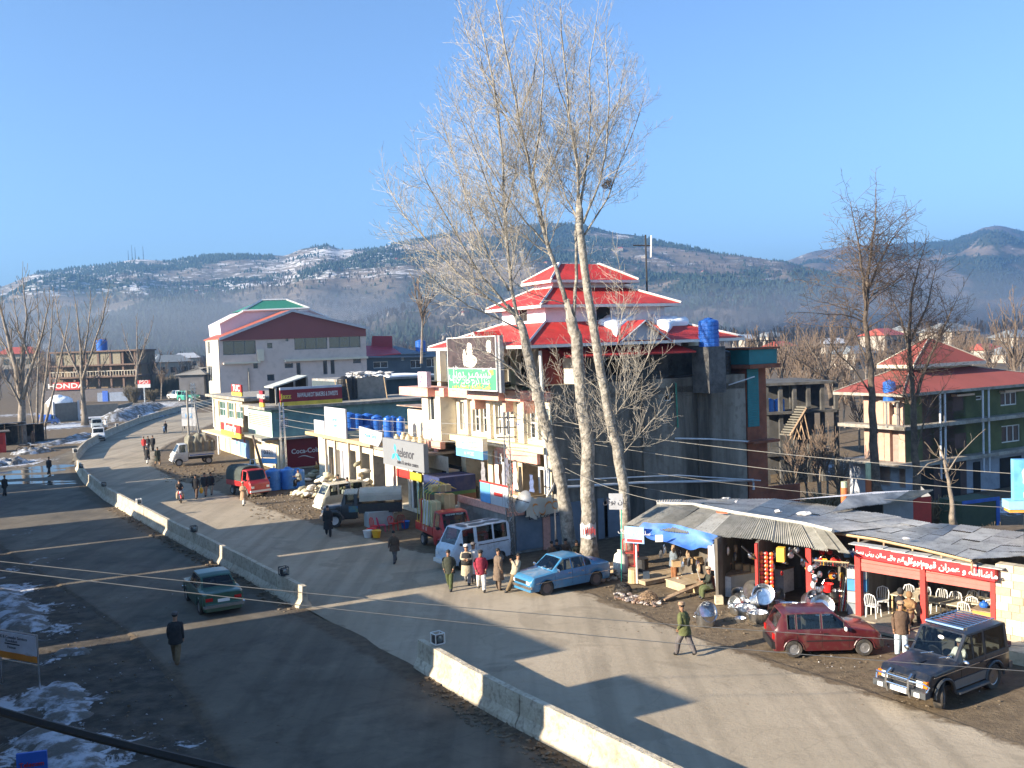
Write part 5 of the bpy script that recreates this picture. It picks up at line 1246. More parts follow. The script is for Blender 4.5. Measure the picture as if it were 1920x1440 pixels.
 #  cafe arcade far left with the red sign
O=P(258,740,250);O=V((O.x,O.y,0))
AR=thing('arcade_building','long two storey arcade building with brown pillars behind the left trees','building',O,world=True)
Fa=Face(O,V((-1,.05,0)),V((-.05,-1,0)));wA=Fa.px(95,700)[0];z3,z2_,z1_=Fa.px(250,655)[1],Fa.px(250,681)[1],Fa.px(250,703)[1]
M_OCH=mat('ochre_plaster',(.24,.21,.15),.85,var=.12,scale=.2)
m_=MB();Fa.slab(m_,0,0,wA,z3,-12,-3);m_.build('wall',mat('brown_shade',(.2,.15,.1)),AR)
for x0,x1 in((163,197),(198,225),(105,155)):a,b=Fa.px(x1,670)[0],Fa.px(x0,670)[0];m_=MB();Fa.slab(m_,a,z2_,b,z3-.3,-1,-.2);m_.build('room',M_OCH,AR)
for z in(z1_,z2_,z3):m_=MB();Fa.slab(m_,-.5,z-.4,wA,z,-12,.6);m_.build('slab',mat('rust_slab',(.16,.105,.08),.85),AR)
for k in range(8):t=wA*k/7;m_=MB();Fa.slab(m_,t,0,t+.5,z3-.4,-.5,0);m_.build('pillar',mat('rust_slab',(.16,.105,.08)),AR)
m_=MB();
for k in range(30):t=wA*k/30;Fa.slab(m_,t,z1_,t+.12,z1_+1.2,.1,.2)
Fa.slab(m_,0,z1_+1.2,wA,z1_+1.35,.05,.25);m_.build('railing',M_CREAM,AR,kind='stuff')
q_=Fa.pt(Fa.px(191,650,-4)[0],z3,-4);tank(q_,1.4,3,'blue tank on the roof of the arcade building',m=M_BLUE);m_=MB();q_=Fa.pt(Fa.px(179,650,-4)[0],z3,-4);m_.ob(q_,V((2.2,0,0)),V((0,2,0)),V((0,0,3.2)));m_.build('roof_cabin',MATS['rust_slab'],AR)
s_=thing('honda_sign','long red sign reading HONDA on the workshop below the arcade','sign',Fa.pt(20,2),world=True);FC=Face(Fa.pt(0,0,8),Fa.d,Fa.n);r_=FC.rect(100,717,150,731);board(s_,FC,r_,0,.3,M_REDP,'board');text('HONDA',FC.pt((r_[0]+r_[2])/2,(r_[1]+r_[3])/2,.32),-FC.d,FC.n,1.7,M_WHITE,s_,bold=.03,sx=1.5)
m_=MB();FC.slab(m_,r_[0]-14,0,r_[2]+3,r_[1]-.1,-6,-.2);m_.build('workshop',M_BRICK,label='low workshop block under the red Honda sign',cat='building') if False else link('workshop',m_.mesh('workshop',mat('mauve_grey',(.11,.10,.105),.85,dirt=.4)),None,'low grey workshop under the long red sign','building')
m_=MB();a=FC.rect(190,735,255,765);FC.slab(m_,*a,-3,2);m_.build('blue_gate_shed',mat('blue_grey_wall',(.20,.24,.32),.8,dirt=.3),label='blue grey shed with snowy roof left of the roadside bushes',cat='shed')
m_=MB();a=FC.rect(200,732,210,762);FC.slab(m_,*a,2.01,2.2);m_.build('blue_door',mat('royal_blue',(.03,.10,.42),.5),label='bright blue door panel on the grey shed',cat='door')
O=P(385,770,230);Fr=Face(V((O.x,O.y,0)),V((-1,.1,0)),V((-.1,-1,0)));LH=thing('low_house','low dark house with grey hipped roof left of the pink building','building',O,world=True)
z0_=Fr.px(350,703)[1];a=Fr.px(335,700)[0];m_=MB();Fr.slab(m_,0,0,a,z0_,-9,0);m_.build('wall',mat('damp_wall',(.09,.09,.10),.9,var=.3,scale=.3),LH)
m_=MB();P_=lambda t,z,o:Fr.pt(t,z,o);z_r=Fr.px(350,690)[1];m_.q(P_(-1,z0_,1),P_(a+1,z0_,1),P_(a-6,z_r,-4),P_(3,z_r,-4));m_.q(P_(a+1,z0_,1),P_(a+1,z0_,-10),P_(a-6,z_r,-4));m_.q(P_(-1,z0_,1),P_(3,z_r,-4),P_(-1,z0_,-10));m_.build('roof',mat('grey_tin_roof',(.22,.21,.19),.7,var=.2,scale=.3),LH)
#  TREES
M_BARKP=mat('pale_poplar_bark',(.15,.135,.112),.9,c2=(.31,.285,.245),scale=4.5,fac=(.40,.6),bump=.9,bscale=6)
M_TWIG=mat('pale_twigs',(.30,.272,.228),.85,var=.2)
M_BARKD=mat('dark_bark',(.075,.058,.045),.9,c2=(.14,.11,.085),scale=3,bump=.4)
M_TWIGD=mat('dark_twigs',(.085,.062,.048),.9,var=.2)
M_BARKG=mat('grey_bark',(.13,.11,.09),.9,c2=(.25,.21,.17),scale=1.5,bump=.4)
M_TWIGG=mat('grey_brown_twigs',(.17,.135,.10),.9,var=.2)
def rvec(rg):
 while True:
  v=V((rg.uniform(-1,1),rg.uniform(-1,1),rg.uniform(-1,1)))
  if .1<v.length<1:return v.normalized()
def branch(mb,rg,p0,d,L,r,lvl,P_,trop):
 n=max(3,min(7,int(L/P_['seg'])+2));pts=[p0];rads=[r];d=d.normalized();p=p0.copy()
 for k in range(n):
  d=(d+rvec(rg)*P_['wob']+V((0,0,trop))*(1.0/n)).normalized()
  p=p+d*(L/n);pts.append(p);rads.append(max(P_['rmin'],r*(1-.82*(k+1)/n)))
 mb.tube(pts,rads,5 if r>.05 else(4 if r>.02 else 3),cap=False)
 if lvl>=P_['levels']:return
 step=P_['step'][lvl];s=step*(.6+rg.random()*.8);s0=L*.18
 s=max(s,s0)
 while s<L*.98:
  f=s/L*n;k=min(int(f),n-1);q=pts[k].lerp(pts[k+1],f-k);dd=(pts[k+1]-pts[k]).normalized()
  a=dd.orthogonal().normalized();a=(Matrix.Rotation(rg.random()*2*PI,3,dd)@a)
  ang=math.radians(rg.uniform(*P_['ang']));nd=dd*math.cos(ang)+a*math.sin(ang)
  LL=P_['len'][lvl]*L*(1-.65*s/L)*rg.uniform(.6,1.25)
  if LL>P_['lmin']:branch(mb,rg,q,nd,LL,max(P_['rmin'],r*(1-.8*s/L)*.5),lvl+1,P_,trop)
  s+=step*rg.uniform(.6,1.4)
POP=dict(seg=.7,wob=.2,rmin=.006,levels=3,step=(.36,.26,.19),len=(.42,.48,.52),ang=(30,62),lmin=.18)
def tree(name,label,stems,D,P_,bark,twig,seed,sub,trop=.9,group=None,scale=1.0):
 """stems: [(pixel pts, r0, r1, depth shift at end, branch from fraction, branch length)]"""
 rg=random.Random(seed)
 base=P(*stems[0][0][0],D);base.z=min(base.z,.0) if D<50 else base.z
 t=thing(name,label,'tree',base,world=True,group=group)
 tk=MB();cr=MB()
 for px_,r0,r1,dd,bf,bl in stems:
  pts=[];
  if isinstance(px_[0],tuple):n_=len(px_)
  for k,(x,y) in enumerate(px_):pts.append(P(x,y,D+dd*(k/(n_-1))**1.3))
  fine=[]
  for k in range(len(pts)-1):
   for j in range(3):
    q=pts[k].lerp(pts[k+1],j/3)
    if k or j:q+=rvec(rg)*min(.06,r0*.3)
    fine.append(q)
  fine.append(pts[-1]);n=len(fine)
  rd=[r0+(r1-r0)*(k/(n-1))**.8 for k in range(n)]
  if px_[0]==stems[0][0][0]:rd[0]*=1.35;rd[1]*=1.1
  tk.tube(fine,rd,12 if r0>.15 else 7,cap=True)
  L=[0]
  for a,b in zip(fine,fine[1:]):L.append(L[-1]+(b-a).length)
  s=L[-1]*bf
  while s<L[-1]:
   k=max(i for i in range(n-1) if L[i]<=s);f=(s-L[k])/max(1e-6,L[k+1]-L[k]);q=fine[k].lerp(fine[k+1],f);dv=(fine[k+1]-fine[k]).normalized()
   a=dv.orthogonal().normalized();a=Matrix.Rotation(rg.random()*2*PI,3,dv)@a
   ang=math.radians(rg.uniform(*P_['ang']));g=(s/L[-1]-bf)/(1-bf+1e-6)
   r=rd[k]*rg.uniform(.25,.5)
   LL=bl*(1-.55*g)*rg.uniform(.45,1.2)
   branch(cr,rg,q,dv*math.cos(ang)+a*math.sin(ang),LL,max(.010*scale,min(r,LL*.0085)),1,P_,trop)
   s+=sub*rg.uniform(.6,1.4)
  branch(cr,rg,fine[-1],(fine[-1]-fine[-2]),bl*.5,r1*.9,1,P_,trop)
 tk.build('trunk',bark,t,smooth=True);cr.build('crown',twig,t)
 return t
tree('poplar_tree','tall bare poplar leaning left, leftmost of the three trunks before the red roofed building',[([(1070,1049),(1066,990),(1050,900),(1036,840),(1008,740),(988,650),(972,600)],0.38,.2,0,.5,1.89),([(972,600),(958,540),(950,450),(945,350),(938,250),(925,150),(905,60)],0.104,.03,-1,.12,4.14),([(972,600),(935,555),(890,500),(850,430),(815,370),(790,320)],0.078,.02,-2.5,.15,4.14),([(965,590),(915,560),(855,510),(800,450),(755,400),(728,350)],0.073,.02,1.5,.15,4.14),([(955,545),(920,490),(885,410),(860,320),(830,230)],0.068,.02,2.5,.15,4.14),([(978,620),(940,600),(880,575),(830,540),(790,500)],0.052,.02,-3,.2,3.5),([(950,450),(925,380),(895,290),(850,190)],0.052,.015,-2,.1,3.5),([(947,400),(965,330),(975,250),(985,170)],0.047,.015,2,.15,3.19),([(1003,720),(960,690),(915,660),(880,655)],0.036,.015,-2,.2,2.87),([(1036,840),(1000,800),(960,770)],0.026,.012,-1.5,.2,1.91)],47.5,POP,M_BARKP,M_TWIG,11,.21,trop=.55)
tree('poplar_tree','tallest bare poplar with pale bark and a torn poster round its trunk',[([(1105,1047),(1103,960),(1103,870),(1096,780),(1086,700),(1080,630),(1070,596)],0.38,.26,0,.35,1.89),([(1070,596),(1050,530),(1022,440),(1003,370),(990,300),(973,220),(955,130),(938,40),(930,-10)],0.13,.025,-.5,.2,4.31),([(1074,600),(1082,520),(1080,440),(1084,350),(1078,260),(1050,170),(1030,90)],0.099,.02,1.2,.35,3.99),([(1030,465),(985,415),(945,360),(905,290),(870,200)],0.052,.015,-2,.15,3.82),([(990,300),(960,240),(920,170),(880,80),(862,10)],0.047,.015,1.5,.1,3.5),([(1003,370),(1035,310),(1062,250),(1075,150),(1080,70)],0.047,.015,2,.15,3.5),([(1062,570),(1025,560),(985,545),(950,520)],0.031,.012,-1.5,.2,2.87),([(1092,760),(1050,740),(1010,735),(985,715)],0.031,.012,-2,.2,2.55),([(1100,840),(1140,800),(1170,760),(1190,700)],0.026,.01,-1.2,.1,2.55),([(1022,440),(1000,330),(1012,230),(1020,130),(1012,50)],.08,.015,-2.5,.12,3.07),([(973,220),(1000,150),(1010,80),(1000,10)],.05,.012,1,.1,2.6),([(1084,350),(1120,260),(1160,190),(1172,110)],.07,.012,2.4,.12,3.07),([(950,210),(905,130),(890,50)],.05,.012,2,.1,2.6),([(1098,800),(1060,790),(1030,770)],0.026,.012,1.5,.2,2.23)],46.5,POP,M_BARKP,M_TWIG,12,.22,trop=.55)
tree('poplar_tree','slim bare poplar leaning left, rightmost of the three trunks beside the tin roofed stalls',[([(1180,1040),(1172,940),(1160,860),(1146,790),(1128,700),(1110,610),(1097,520),(1090,440),(1086,390)],0.28,.17,0,.3,2.01),([(1086,390),(1082,310),(1068,230),(1062,140),(1052,60),(1050,10)],0.078,.02,-1,.1,3.66),([(1087,395),(1100,310),(1108,220),(1104,130),(1118,40)],0.068,.02,1,.1,3.66),([(1093,420),(1125,340),(1138,270),(1142,180),(1135,80)],0.062,.02,-2,.1,3.66),([(1096,440),(1140,370),(1165,300),(1190,240),(1205,190)],0.052,.015,1.6,.12,3.5),([(1090,420),(1060,370),(1045,320),(1022,260),(1010,190)],0.052,.015,2,.12,3.5),([(1146,790),(1180,740),(1205,690),(1228,640)],0.031,.012,-1.5,.1,3.5),([(1160,860),(1195,820),(1220,790),(1240,770)],0.026,.01,-1.5,.1,2.87),([(1130,710),(1160,640),(1170,560),(1160,490)],0.026,.01,-1,.1,2.87),([(1153,825),(1110,790),(1080,770)],0.026,.01,-1.5,.2,2.23)],45.7,POP,M_BARKP,M_TWIG,13,.24,trop=.55)
p_=G(1105,1045);ps=thing('trunk_poster','torn red and white poster wrapped round the middle poplar trunk','poster',(p_.x,p_.y,0),world=True)
Yd=46.5;za,zb_=P(1104,980,Yd).z,P(1104,1007,Yd).z;ctr=P(1103,993,Yd)
b_=MB();N_=18
for k in range(N_+1):
 a=2*PI*k/N_;r=.375+.015*math.sin(k*2.3);b_.v+=[(ctr.x+math.cos(a)*r,ctr.y+math.sin(a)*r,zb_+.05*math.sin(k*1.3)),(ctr.x+math.cos(a)*r,ctr.y+math.sin(a)*r,za+.07*math.sin(k*1.9))]
for k in range(N_):b_.f.append((2*k,2*k+2,2*k+3,2*k+1));b_.m.append(0)
b_.build('paper',M_PAPER,ps);b_=MB()
for k in range(7):x=ctr.x-.28+k*.09;b_.ob((x,ctr.y-.4-.03,zb_+.18+.05*(k%3)),(.04,0,0),(0,.02,0),(0,0,.3))
b_.build('lettering',M_REDP,ps,kind='stuff')
nq=P(1138,345,46);nb=MB()
for k in range(50):a=rvec(rr);nb.tube([nq+a*.28,nq+rvec(rr)*.28],.012,3)
nb.build('bird_nest',M_BARKD,label='dark twig nest high in the right side of the poplar crown',cat='nest',kind=None)
DRK=dict(seg=.9,wob=.22,rmin=.010,levels=3,step=(.5,.33,.24),len=(.42,.5,.5),ang=(40,75),lmin=.3)
tree('bare_tree','tall dark bare tree with a dense twiggy top right of the teal balcony',[([(1645,935),(1638,860),(1636,770),(1632,690),(1622,600),(1626,520),(1636,450),(1642,392)],.34,.04,0,.58,5.4),([(1624,590),(1618,520),(1608,450),(1595,380)],.12,.02,-2,.1,4.4),([(1633,690),(1600,620),(1575,570)],.08,.02,2,.1,3),([(1622,560),(1645,500),(1672,450),(1692,425)],.10,.02,2,.1,4.4),([(1634,740),(1600,690),(1568,660),(1548,630)],.07,.02,-2,.1,2.6)],62,DRK,M_BARKD,M_TWIGD,21,.18,trop=-.05,group='dark bare trees before the green house')
tree('bare_tree','dark forked bare tree directly before the green house corner',[([(1722,960),(1718,880),(1713,800),(1708,700),(1705,620),(1709,550),(1722,500)],.32,.04,0,.42,4.4),([(1712,760),(1735,690),(1765,620),(1795,560)],.14,.02,-2,.15,4.2),([(1706,660),(1690,600),(1668,550)],.1,.02,2,.1,3),([(1716,850),(1730,800),(1745,760),(1775,720)],.08,.02,-2,.1,2.2),([(1707,640),(1740,570),(1755,500)],.1,.02,1,.1,3),([(1712,770),(1690,720),(1660,680)],.07,.02,2,.1,2.2)],64,DRK,M_BARKD,M_TWIGD,22,.2,trop=.5,group='dark bare trees before the green house')
tree('bare_tree','small crooked pale bare tree in the yard right of the dark forked tree',[([(1788,985),(1784,935),(1776,885),(1764,845)],.17,.05,0,.5,1.6),([(1776,885),(1800,850),(1830,820)],.05,.02,0,.1,1.4),([(1770,860),(1740,870),(1720,890)],.05,.02,-.5,.1,1.2)],52,DRK,M_BARKG,M_TWIGG,23,.4,trop=.5)
FAR=dict(seg=1.6,wob=.16,rmin=.03,levels=3,step=(1.5,.9,.7),len=(.36,.42,.5),ang=(25,50),lmin=.8)
tree('bare_tree','big bare tree at the far left edge rising behind the dark shacks',[([(40,840),(42,790),(40,745),(30,690),(16,640),(4,590),(-10,540)],.62,.08,0,.35,5),([(42,750),(58,690),(78,630),(92,570)],.3,.06,-4,.2,4.5),([(39,735),(44,660),(50,590),(42,520)],.28,.05,3,.2,4.5),([(30,690),(10,650),(-25,600)],.2,.05,3,.2,4),([(44,770),(20,720),(-10,690)],.2,.05,-3,.2,3.5),([(60,680),(35,620),(25,560)],.16,.04,3,.2,4)],126,FAR,M_BARKG,M_TWIGG,31,.5,group='bare trees on the left verge')
tree('bare_tree','many stemmed bare tree between the leftmost tree and the lone left trunk',[([(76,800),(84,720),(94,640),(100,560)],.26,.05,0,.35,4),([(70,800),(70,720),(74,640),(70,560)],.22,.05,2,.35,4),([(84,800),(104,720),(118,650),(130,590)],.22,.05,-2,.35,4),([(64,800),(52,740),(46,680)],.16,.05,2,.3,3.5)],150,FAR,M_BARKG,M_TWIGG,32,.55,group='bare trees on the left verge')
tree('bare_tree','bare tree with a straight dark trunk behind the two white parked cars',[([(160,797),(156,750),(153,700),(150,640),(142,570)],.5,.06,0,.4,4.6),([(154,715),(172,660),(192,600),(202,550)],.25,.05,-3,.15,4.4),([(153,690),(166,620),(170,560)],.2,.05,3,.15,4.4),([(154,715),(128,660),(112,610),(104,560)],.22,.05,3,.15,4.4),([(154,735),(185,700),(205,665)],.14,.04,2,.15,3.4)],155,FAR,M_BARKG,M_TWIGG,33,.5,group='bare trees on the left verge')
FAR2=dict(FAR,rmin=.045,levels=2,step=(1.5,1.1,.7))
tree('bare_tree','faint bare tree rising from the bushes left of the pink building',[([(256,720),(258,670),(256,610)],.35,.08,0,.3,6),([(257,690),(275,640),(285,610)],.2,.06,0,.1,5),([(257,690),(240,650),(232,625)],.2,.06,0,.1,5)],235,FAR2,M_BARKG,M_TWIGG,34,1.6)
MID=dict(FAR,rmin=.025,step=(.9,.6,.5),lmin=.5)
tree('bare_tree','spreading brown bare tree behind the unfinished building',[([(1562,760),(1550,710),(1530,670),(1505,630)],.3,.05,0,.2,4.5),([(1553,715),(1520,690),(1480,665)],.16,.04,-2,.1,4),([(1550,705),(1560,650),(1555,600)],.16,.04,3,.1,4),([(1548,700),(1580,660),(1600,620)],.16,.04,0,.1,4)],105,MID,M_BARKD,mat('brown_twigs',(.13,.095,.07),.9),35,.8)
tree('bare_tree','bushy dark tree at the right edge above the green house roof',[([(1915,760),(1905,700),(1895,650),(1880,600)],.3,.05,0,.15,5),([(1905,690),(1930,640),(1945,580)],.16,.04,-2,.1,5),([(1900,670),(1905,620),(1900,570)],.16,.04,3,.1,5),([(1898,670),(1870,630),(1862,600)],.14,.04,0,.1,4)],110,MID,M_BARKD,MATS['brown_twigs'],36,.6)
def generic(seed,h,P_,n_st,spread):
 rg=random.Random(seed);tk=MB();cr=MB()
 pts=[V((0,0,-1)),V((rg.uniform(-.3,.3),0,h*.3)),V((rg.uniform(-.5,.5),rg.uniform(-.5,.5),h*.55))];tk.tube(pts,[h*.022,h*.016,h*.012],5)
 for k in range(n_st):
  a=2*PI*k/n_st+rg.random();branch(cr,rg,pts[1].lerp(pts[2],rg.random()),V((math.cos(a)*spread,math.sin(a)*spread,1)),h*rg.uniform(.4,.6),h*.009,1,P_,.8)
 return tk.mesh('trunk',M_BARKG),cr.mesh('crown',mat('brown_twigs',(.13,.095,.07)))
GEN=[generic(s,11,dict(FAR,rmin=.05,lmin=.7,step=(1.2,.9,.8)),10,.55) for s in(1,2,3)]
def valley_tree(p,s,k,label,group):
 o=thing('bare_tree',label,'tree',p,rr.random()*6,group=group);o.scale=(s,s,s*rr.uniform(.9,1.15))
 for nm,me_ in zip(('trunk','crown'),GEN[k%3]):link(nm,me_,o)
def zone(n,x0,x1,D0,D1,s0,s1,label,group):
 for k in range(n):
  x=rr.uniform(x0,x1);D=D0*(D1/D0)**rr.random();d=ray(x,645);X=d.x/d.y*D
  valley_tree(V((X,D,terrain(X,D))),rr.uniform(s0,s1),k,label,group)
zone(80,1395,1930,140,420,.6,1.0,'brown leafless tree among the houses of the valley on the right','bare trees between the valley houses')
zone(22,1400,1620,100,200,.55,.8,'brown leafless tree beyond the unfinished building','bare trees beyond the unfinished building')
zone(26,100,400,235,420,.7,1.1,'brown leafless tree beyond the bend of the road','bare trees beyond the bend of the road')
zone(14,-60,130,200,360,.8,1.2,'leafless tree behind the shacks at the far left','bare trees behind the far left shacks')
zone(12,690,830,240,420,.7,1.0,'leafless tree between pink and red roofed buildings','bare trees behind the long hall')
zone(10,1445,1575,72,88,.35,.55,'low leafless tree in front of the unfinished building','low bare trees before the unfinished building')
valley_tree(P(790,668,150),1.0,1,'lone leafless tree behind the blue tank left of the red roofs',None)
def bush(p,r,h,label,group,m,n=90,seed=1):
 rg=random.Random(seed);b=MB()
 for k in range(n):
  a=rg.random()*6.28;q=r*.35*rg.random();p0=V((math.cos(a)*q,math.sin(a)*q,0));e=V((math.cos(a)*r*rg.random()**.6,math.sin(a)*r*rg.random()**.6,h*rg.uniform(.5,1)))
  mid=p0.lerp(e,.5)+rvec(rg)*.3;b.tube([p0,mid,e],[.06,.05,.035],3,cap=False)
  for j in range(3):b.tube([mid,mid.lerp(e,.6)+rvec(rg)*r*.3],[.04,.03],3,cap=False)
 return b.build('bush',m,label=label,cat='bush',group=group,loc=p)
M_BUSH=mat('bush_twigs',(.10,.085,.055),.9,c2=(.16,.13,.085),scale=.4)
for k,(x,y,r,h) in enumerate(((262,738,3,5),(275,745,3.2,5.5),(290,735,3.5,7),(306,742,3,5),(320,735,3.2,6),(335,738,3,5),(352,733,3,4.5),(370,735,3,4),(268,725,4,8),(300,722,4,8),(250,755,2.6,4.5),(285,752,2.2,3))):
 bush(G(x,y),r,h,'brown twiggy bush on the bank left of the far road','twiggy bushes on the far left bank',M_BUSH,seed=k)
for k,(x,y,D,r,h) in enumerate(((1480,850,70,2.2,1.5),(1520,848,72,2.4,1.4),(1550,850,74,2.4,1.8),(1740,880,70,2,2),(1890,930,58,2.4,2),(1650,900,66,1.8,1.6))):
 p_=P(x,y,D);bush(V((p_.x,p_.y,-3.4)),r,h,'low dry bush in the sunken yard behind the shops','dry bushes in the sunken yard',mat('straw_twigs',(.24,.17,.09),.9),seed=k+30)
 #  TIN ROOFED SHOP ROW ON THE RIGHT
ZE=2.72;ZR=3.15
def corr(a0,a1,b0,b1,n=9,amp=.022,th=None):
 """corrugated sheet between lower edge a0-a1 and upper edge b0-b1"""
 m_=MB();N_=n*2
 for k in range(N_+1):
  f=k/N_;z=V((0,0,amp if k%2 else-amp));m_.v+=[tuple(a0.lerp(a1,f)+z),tuple(b0.lerp(b1,f)+z)]
 for k in range(N_):m_.f.append((2*k,2*k+2,2*k+3,2*k+1));m_.m.append(0)
 return m_
M_FIB=[mat('fibre_sheet_%d'%k,c,.95,c2=c2,scale=1.3,dirt=.35,bump=.2,spec=.1) for k,(c,c2) in enumerate((((.22,.215,.19),(.30,.29,.26)),((.25,.245,.215),(.33,.32,.285)),((.34,.34,.315),(.42,.415,.39)),((.20,.195,.17),(.27,.26,.23))))]
M_TAR=[mat('dark_sheet_%d'%k,c,.95,c2=c2,scale=.9,dirt=.4,bump=.25,spec=.08) for k,(c,c2) in enumerate((((.38,.365,.335),(.52,.50,.46)),((.44,.42,.385),(.56,.54,.50)),((.35,.34,.325),(.48,.465,.445))))]
SH=thing('tin_roofed_stalls','long row of open stalls under overlapping grey sheet roofing','market stalls',G(1400,1130),world=True)
low=[(1172,983),(1230,992),(1340,1004),(1440,1015),(1540,1030),(1594,1037)]
top=[(1232,946),(1300,948),(1380,964),(1450,975),(1510,985),(1562,998)]
A_=[G(x,y,ZE-.3*max(0,1-k/4.2)) for k,(x,y) in enumerate(low)];B_=[G(x,y,ZR) for x,y in top]
def at(L,t):t=max(0,min(len(L)-1.001,t));k=int(t);return L[k].lerp(L[k+1],t-k)
n_=13;r5=random.Random(9)
for k in range(n_):
 t0,t1=k/n_*5,(k+1)/n_*5
 j=V((0,0,r5.uniform(-.02,.03)+(.025 if k%2 else 0)));e=V((0,0,0)) if k else V((0,0,0))
 over=(at(A_,t0)-at(B_,t0)).normalized()*r5.uniform(-.05,.12)
 jt=r5.uniform(-.03,.05) if k<5 else 0
 corr(at(A_,t0)+over+j,at(A_,t1+.02)+over+j,at(B_,t0+jt)+j+V((0,0,.0)),at(B_,t1+.02+jt)+j).build('roof_sheet',M_FIB[r5.choice((0,1,1,3)) if k!=4 else 2],SH)
rs=MB();rs.tube([b+V((0,0,.05)) for b in B_],.09,5);rs.build('ridge_strip',M_FIB[2],SH)
bk_=[(1230,938),(1330,936),(1450,935),(1530,945),(1640,962),(1745,981)]
C_=[G(x,y,2.95) for x,y in bk_]
B2_=[G(x,y,ZR) for x,y in((1232,946),(1310,950),(1390,966),(1460,977),(1515,986),(1562,998))]
for k in range(10):
 for r in range(2):
  t0,t1=k/10*5,(k+1)/10*5
  lo0,lo1=at(B2_,t0).lerp(at(C_,t0),r/2),at(B2_,t1).lerp(at(C_,t1),r/2);hi0,hi1=at(B2_,t0).lerp(at(C_,t0),(r+1)/2),at(B2_,t1).lerp(at(C_,t1),(r+1)/2)
  j=V((0,0,r5.uniform(-.015,.02)+.02*((k+r)%2)))
  corr(lo0+j,lo1+j,hi0+j,hi1+j,n=10,amp=.015).build('roof_sheet',M_TAR[r5.randrange(3)],SH)
E_=[G(x,y,3.02) for x,y in((1566,997),(1640,1008),(1730,1027),(1822,1049),(1930,1043))]
Fk=[G(x,y,3.0) for x,y in((1640,962),(1745,981),(1800,985),(1925,1000),(2060,1018))]
HT=thing('hotel_shop','open fronted red framed tea hotel under a dark patched flat roof','shop',G(1740,1180),world=True)
for k in range(12):
 for r in range(4):
  t0,t1=k/12*4,(k+1)/12*4
  g=lambda t,f:at(E_,t).lerp(at(Fk,t),f)
  j=V((0,0,r5.uniform(-.01,.02)+.022*((k+r)%2)))
  a,b,c_,d_=g(t0,r/4),g(t1,r/4),g(t1,(r+1)/4),g(t0,(r+1)/4)
  corr(a+j,b+j,d_+j,c_+j,n=8,amp=.012).build('roof_sheet',M_TAR[r5.randrange(3)],HT)
m_=MB();m_.tube([e-V((0,0,.07)) for e in E_[:4]],.05,4);m_.build('eave_beam',M_WOOD2,HT)
for k in range(6):
 f=k/5*3;q=at(E_,f)-V((0,0,.12));b=at(Fk,f)-V((0,0,.12));m_=MB();m_.tube([q,q.lerp(b,.5)],.05,4);m_.tube([q-V((0,0,.0)),q-V((0,0,.3))],.04,4);m_.build('rafter',M_WOOD,HT)
q0,q1=G(1612,1160),G(1872,1212);dH=(q1-q0).normalized();nH=V((dH.y,-dH.x,0))
Hf=Face(q0,dH,nH);tH=(q1-q0).length
m_=MB();Hf.slab(m_,-.1,0,.12,2.62,-.1,.12);m_.build('frame_post',M_REDP,HT)
tm_=Hf.px(1731,1100)[0];m_=MB();Hf.slab(m_,tm_-.06,.15,tm_+.12,2.4,-.1,.12);m_.build('frame_post',M_REDP,HT)
te=Hf.px(1863,1130)[0];m_=MB();Hf.slab(m_,te-.06,0,te+.1,2.3,-.1,.12);m_.build('frame_post',M_REDP,HT)
zs0=Hf.px(1620,1052,.2)[1];zs1=Hf.px(1620,1021,.2)[1]
m_=MB();ws=Hf.px(1865,1080,.45)[0]
SG=thing('hotel_sign','long red fascia sign with white hand painted Urdu lettering over the tea hotel','sign',Hf.pt(2,2.2),world=True)
sx0,sx1=Hf.px(1604,1036,.45)[0],Hf.px(1865,1090,.45)[0]
zz1=[Hf.px(1606,1023,.45)[1],Hf.px(1862,1068,.45)[1]];zz0=[Hf.px(1604,1044,.45)[1],Hf.px(1863,1090,.45)[1]]
zz1=sum(zz1)/2;zz0=zz1-.47
zA0,zA1,zB0,zB1=Hf.px(1604,1044,.45)[1],Hf.px(1606,1023,.45)[1],Hf.px(1863,1091,.45)[1],Hf.px(1862,1069,.45)[1];m_.prism([Hf.pt(sx0,zA0,.45),Hf.pt(sx1,zB0,.45),Hf.pt(sx1,zB1,.45),Hf.pt(sx0,zA1,.45)],-nH*.4);zz0,zz1=(zA0+zB0)/2,(zA1+zB1)/2;sdir=(Hf.pt(sx1,zB0)-Hf.pt(sx0,zA0)).normalized();zc_=lambda f:lerp((zA0+zA1)/2,(zB0+zB1)/2,f);m_.build('board',mat('signal_red',(.62,.02,.025),.45,var=.06),SG)
m_=MB()
for k in range(6):t=lerp(sx0,sx1,(k+.5)/6);zq=lerp(zA1,zB1,(k+.5)/6);Hf.slab(m_,t-.7,zq+.02,t+.65,zq+.05,.02,.44)
m_.build('plank',M_FIB[2],SG)
lw_=sx1-sx0
text(urdu('ماشااللہ و عمران قیوم ہوٹل'),Hf.pt(sx0+lw_*.70,zc_(.70),.46),sdir,nH,.30,M_WHITE,SG,bold=.008,sx=1.0)
text(urdu('ہمارے ہاں گرم چائے سالن روٹی دستیاب ہے'),Hf.pt(sx0+lw_*.22,zc_(.22),.46),sdir,nH,.20,M_WHITE,SG,bold=.004,sx=.95)
for a,b in((.12,tm_-.06),(tm_+.12,te-.06)):
 for k in range(3):m_=MB();Hf.slab(m_,a,zz0-.04-.16*(k+1),b,zz0-.05-.16*k,-.02,.05+.02*(k%2));m_.build('shutter_slat',mat('pinkish_red_paint',(.52,.12,.10),.55,var=.12),HT)
M_SOOT=mat('sooty_plaster',(.07,.062,.052),.9,c2=(.17,.15,.125),scale=1.2,streak=1,dirt=.6)
bk4=-4.6
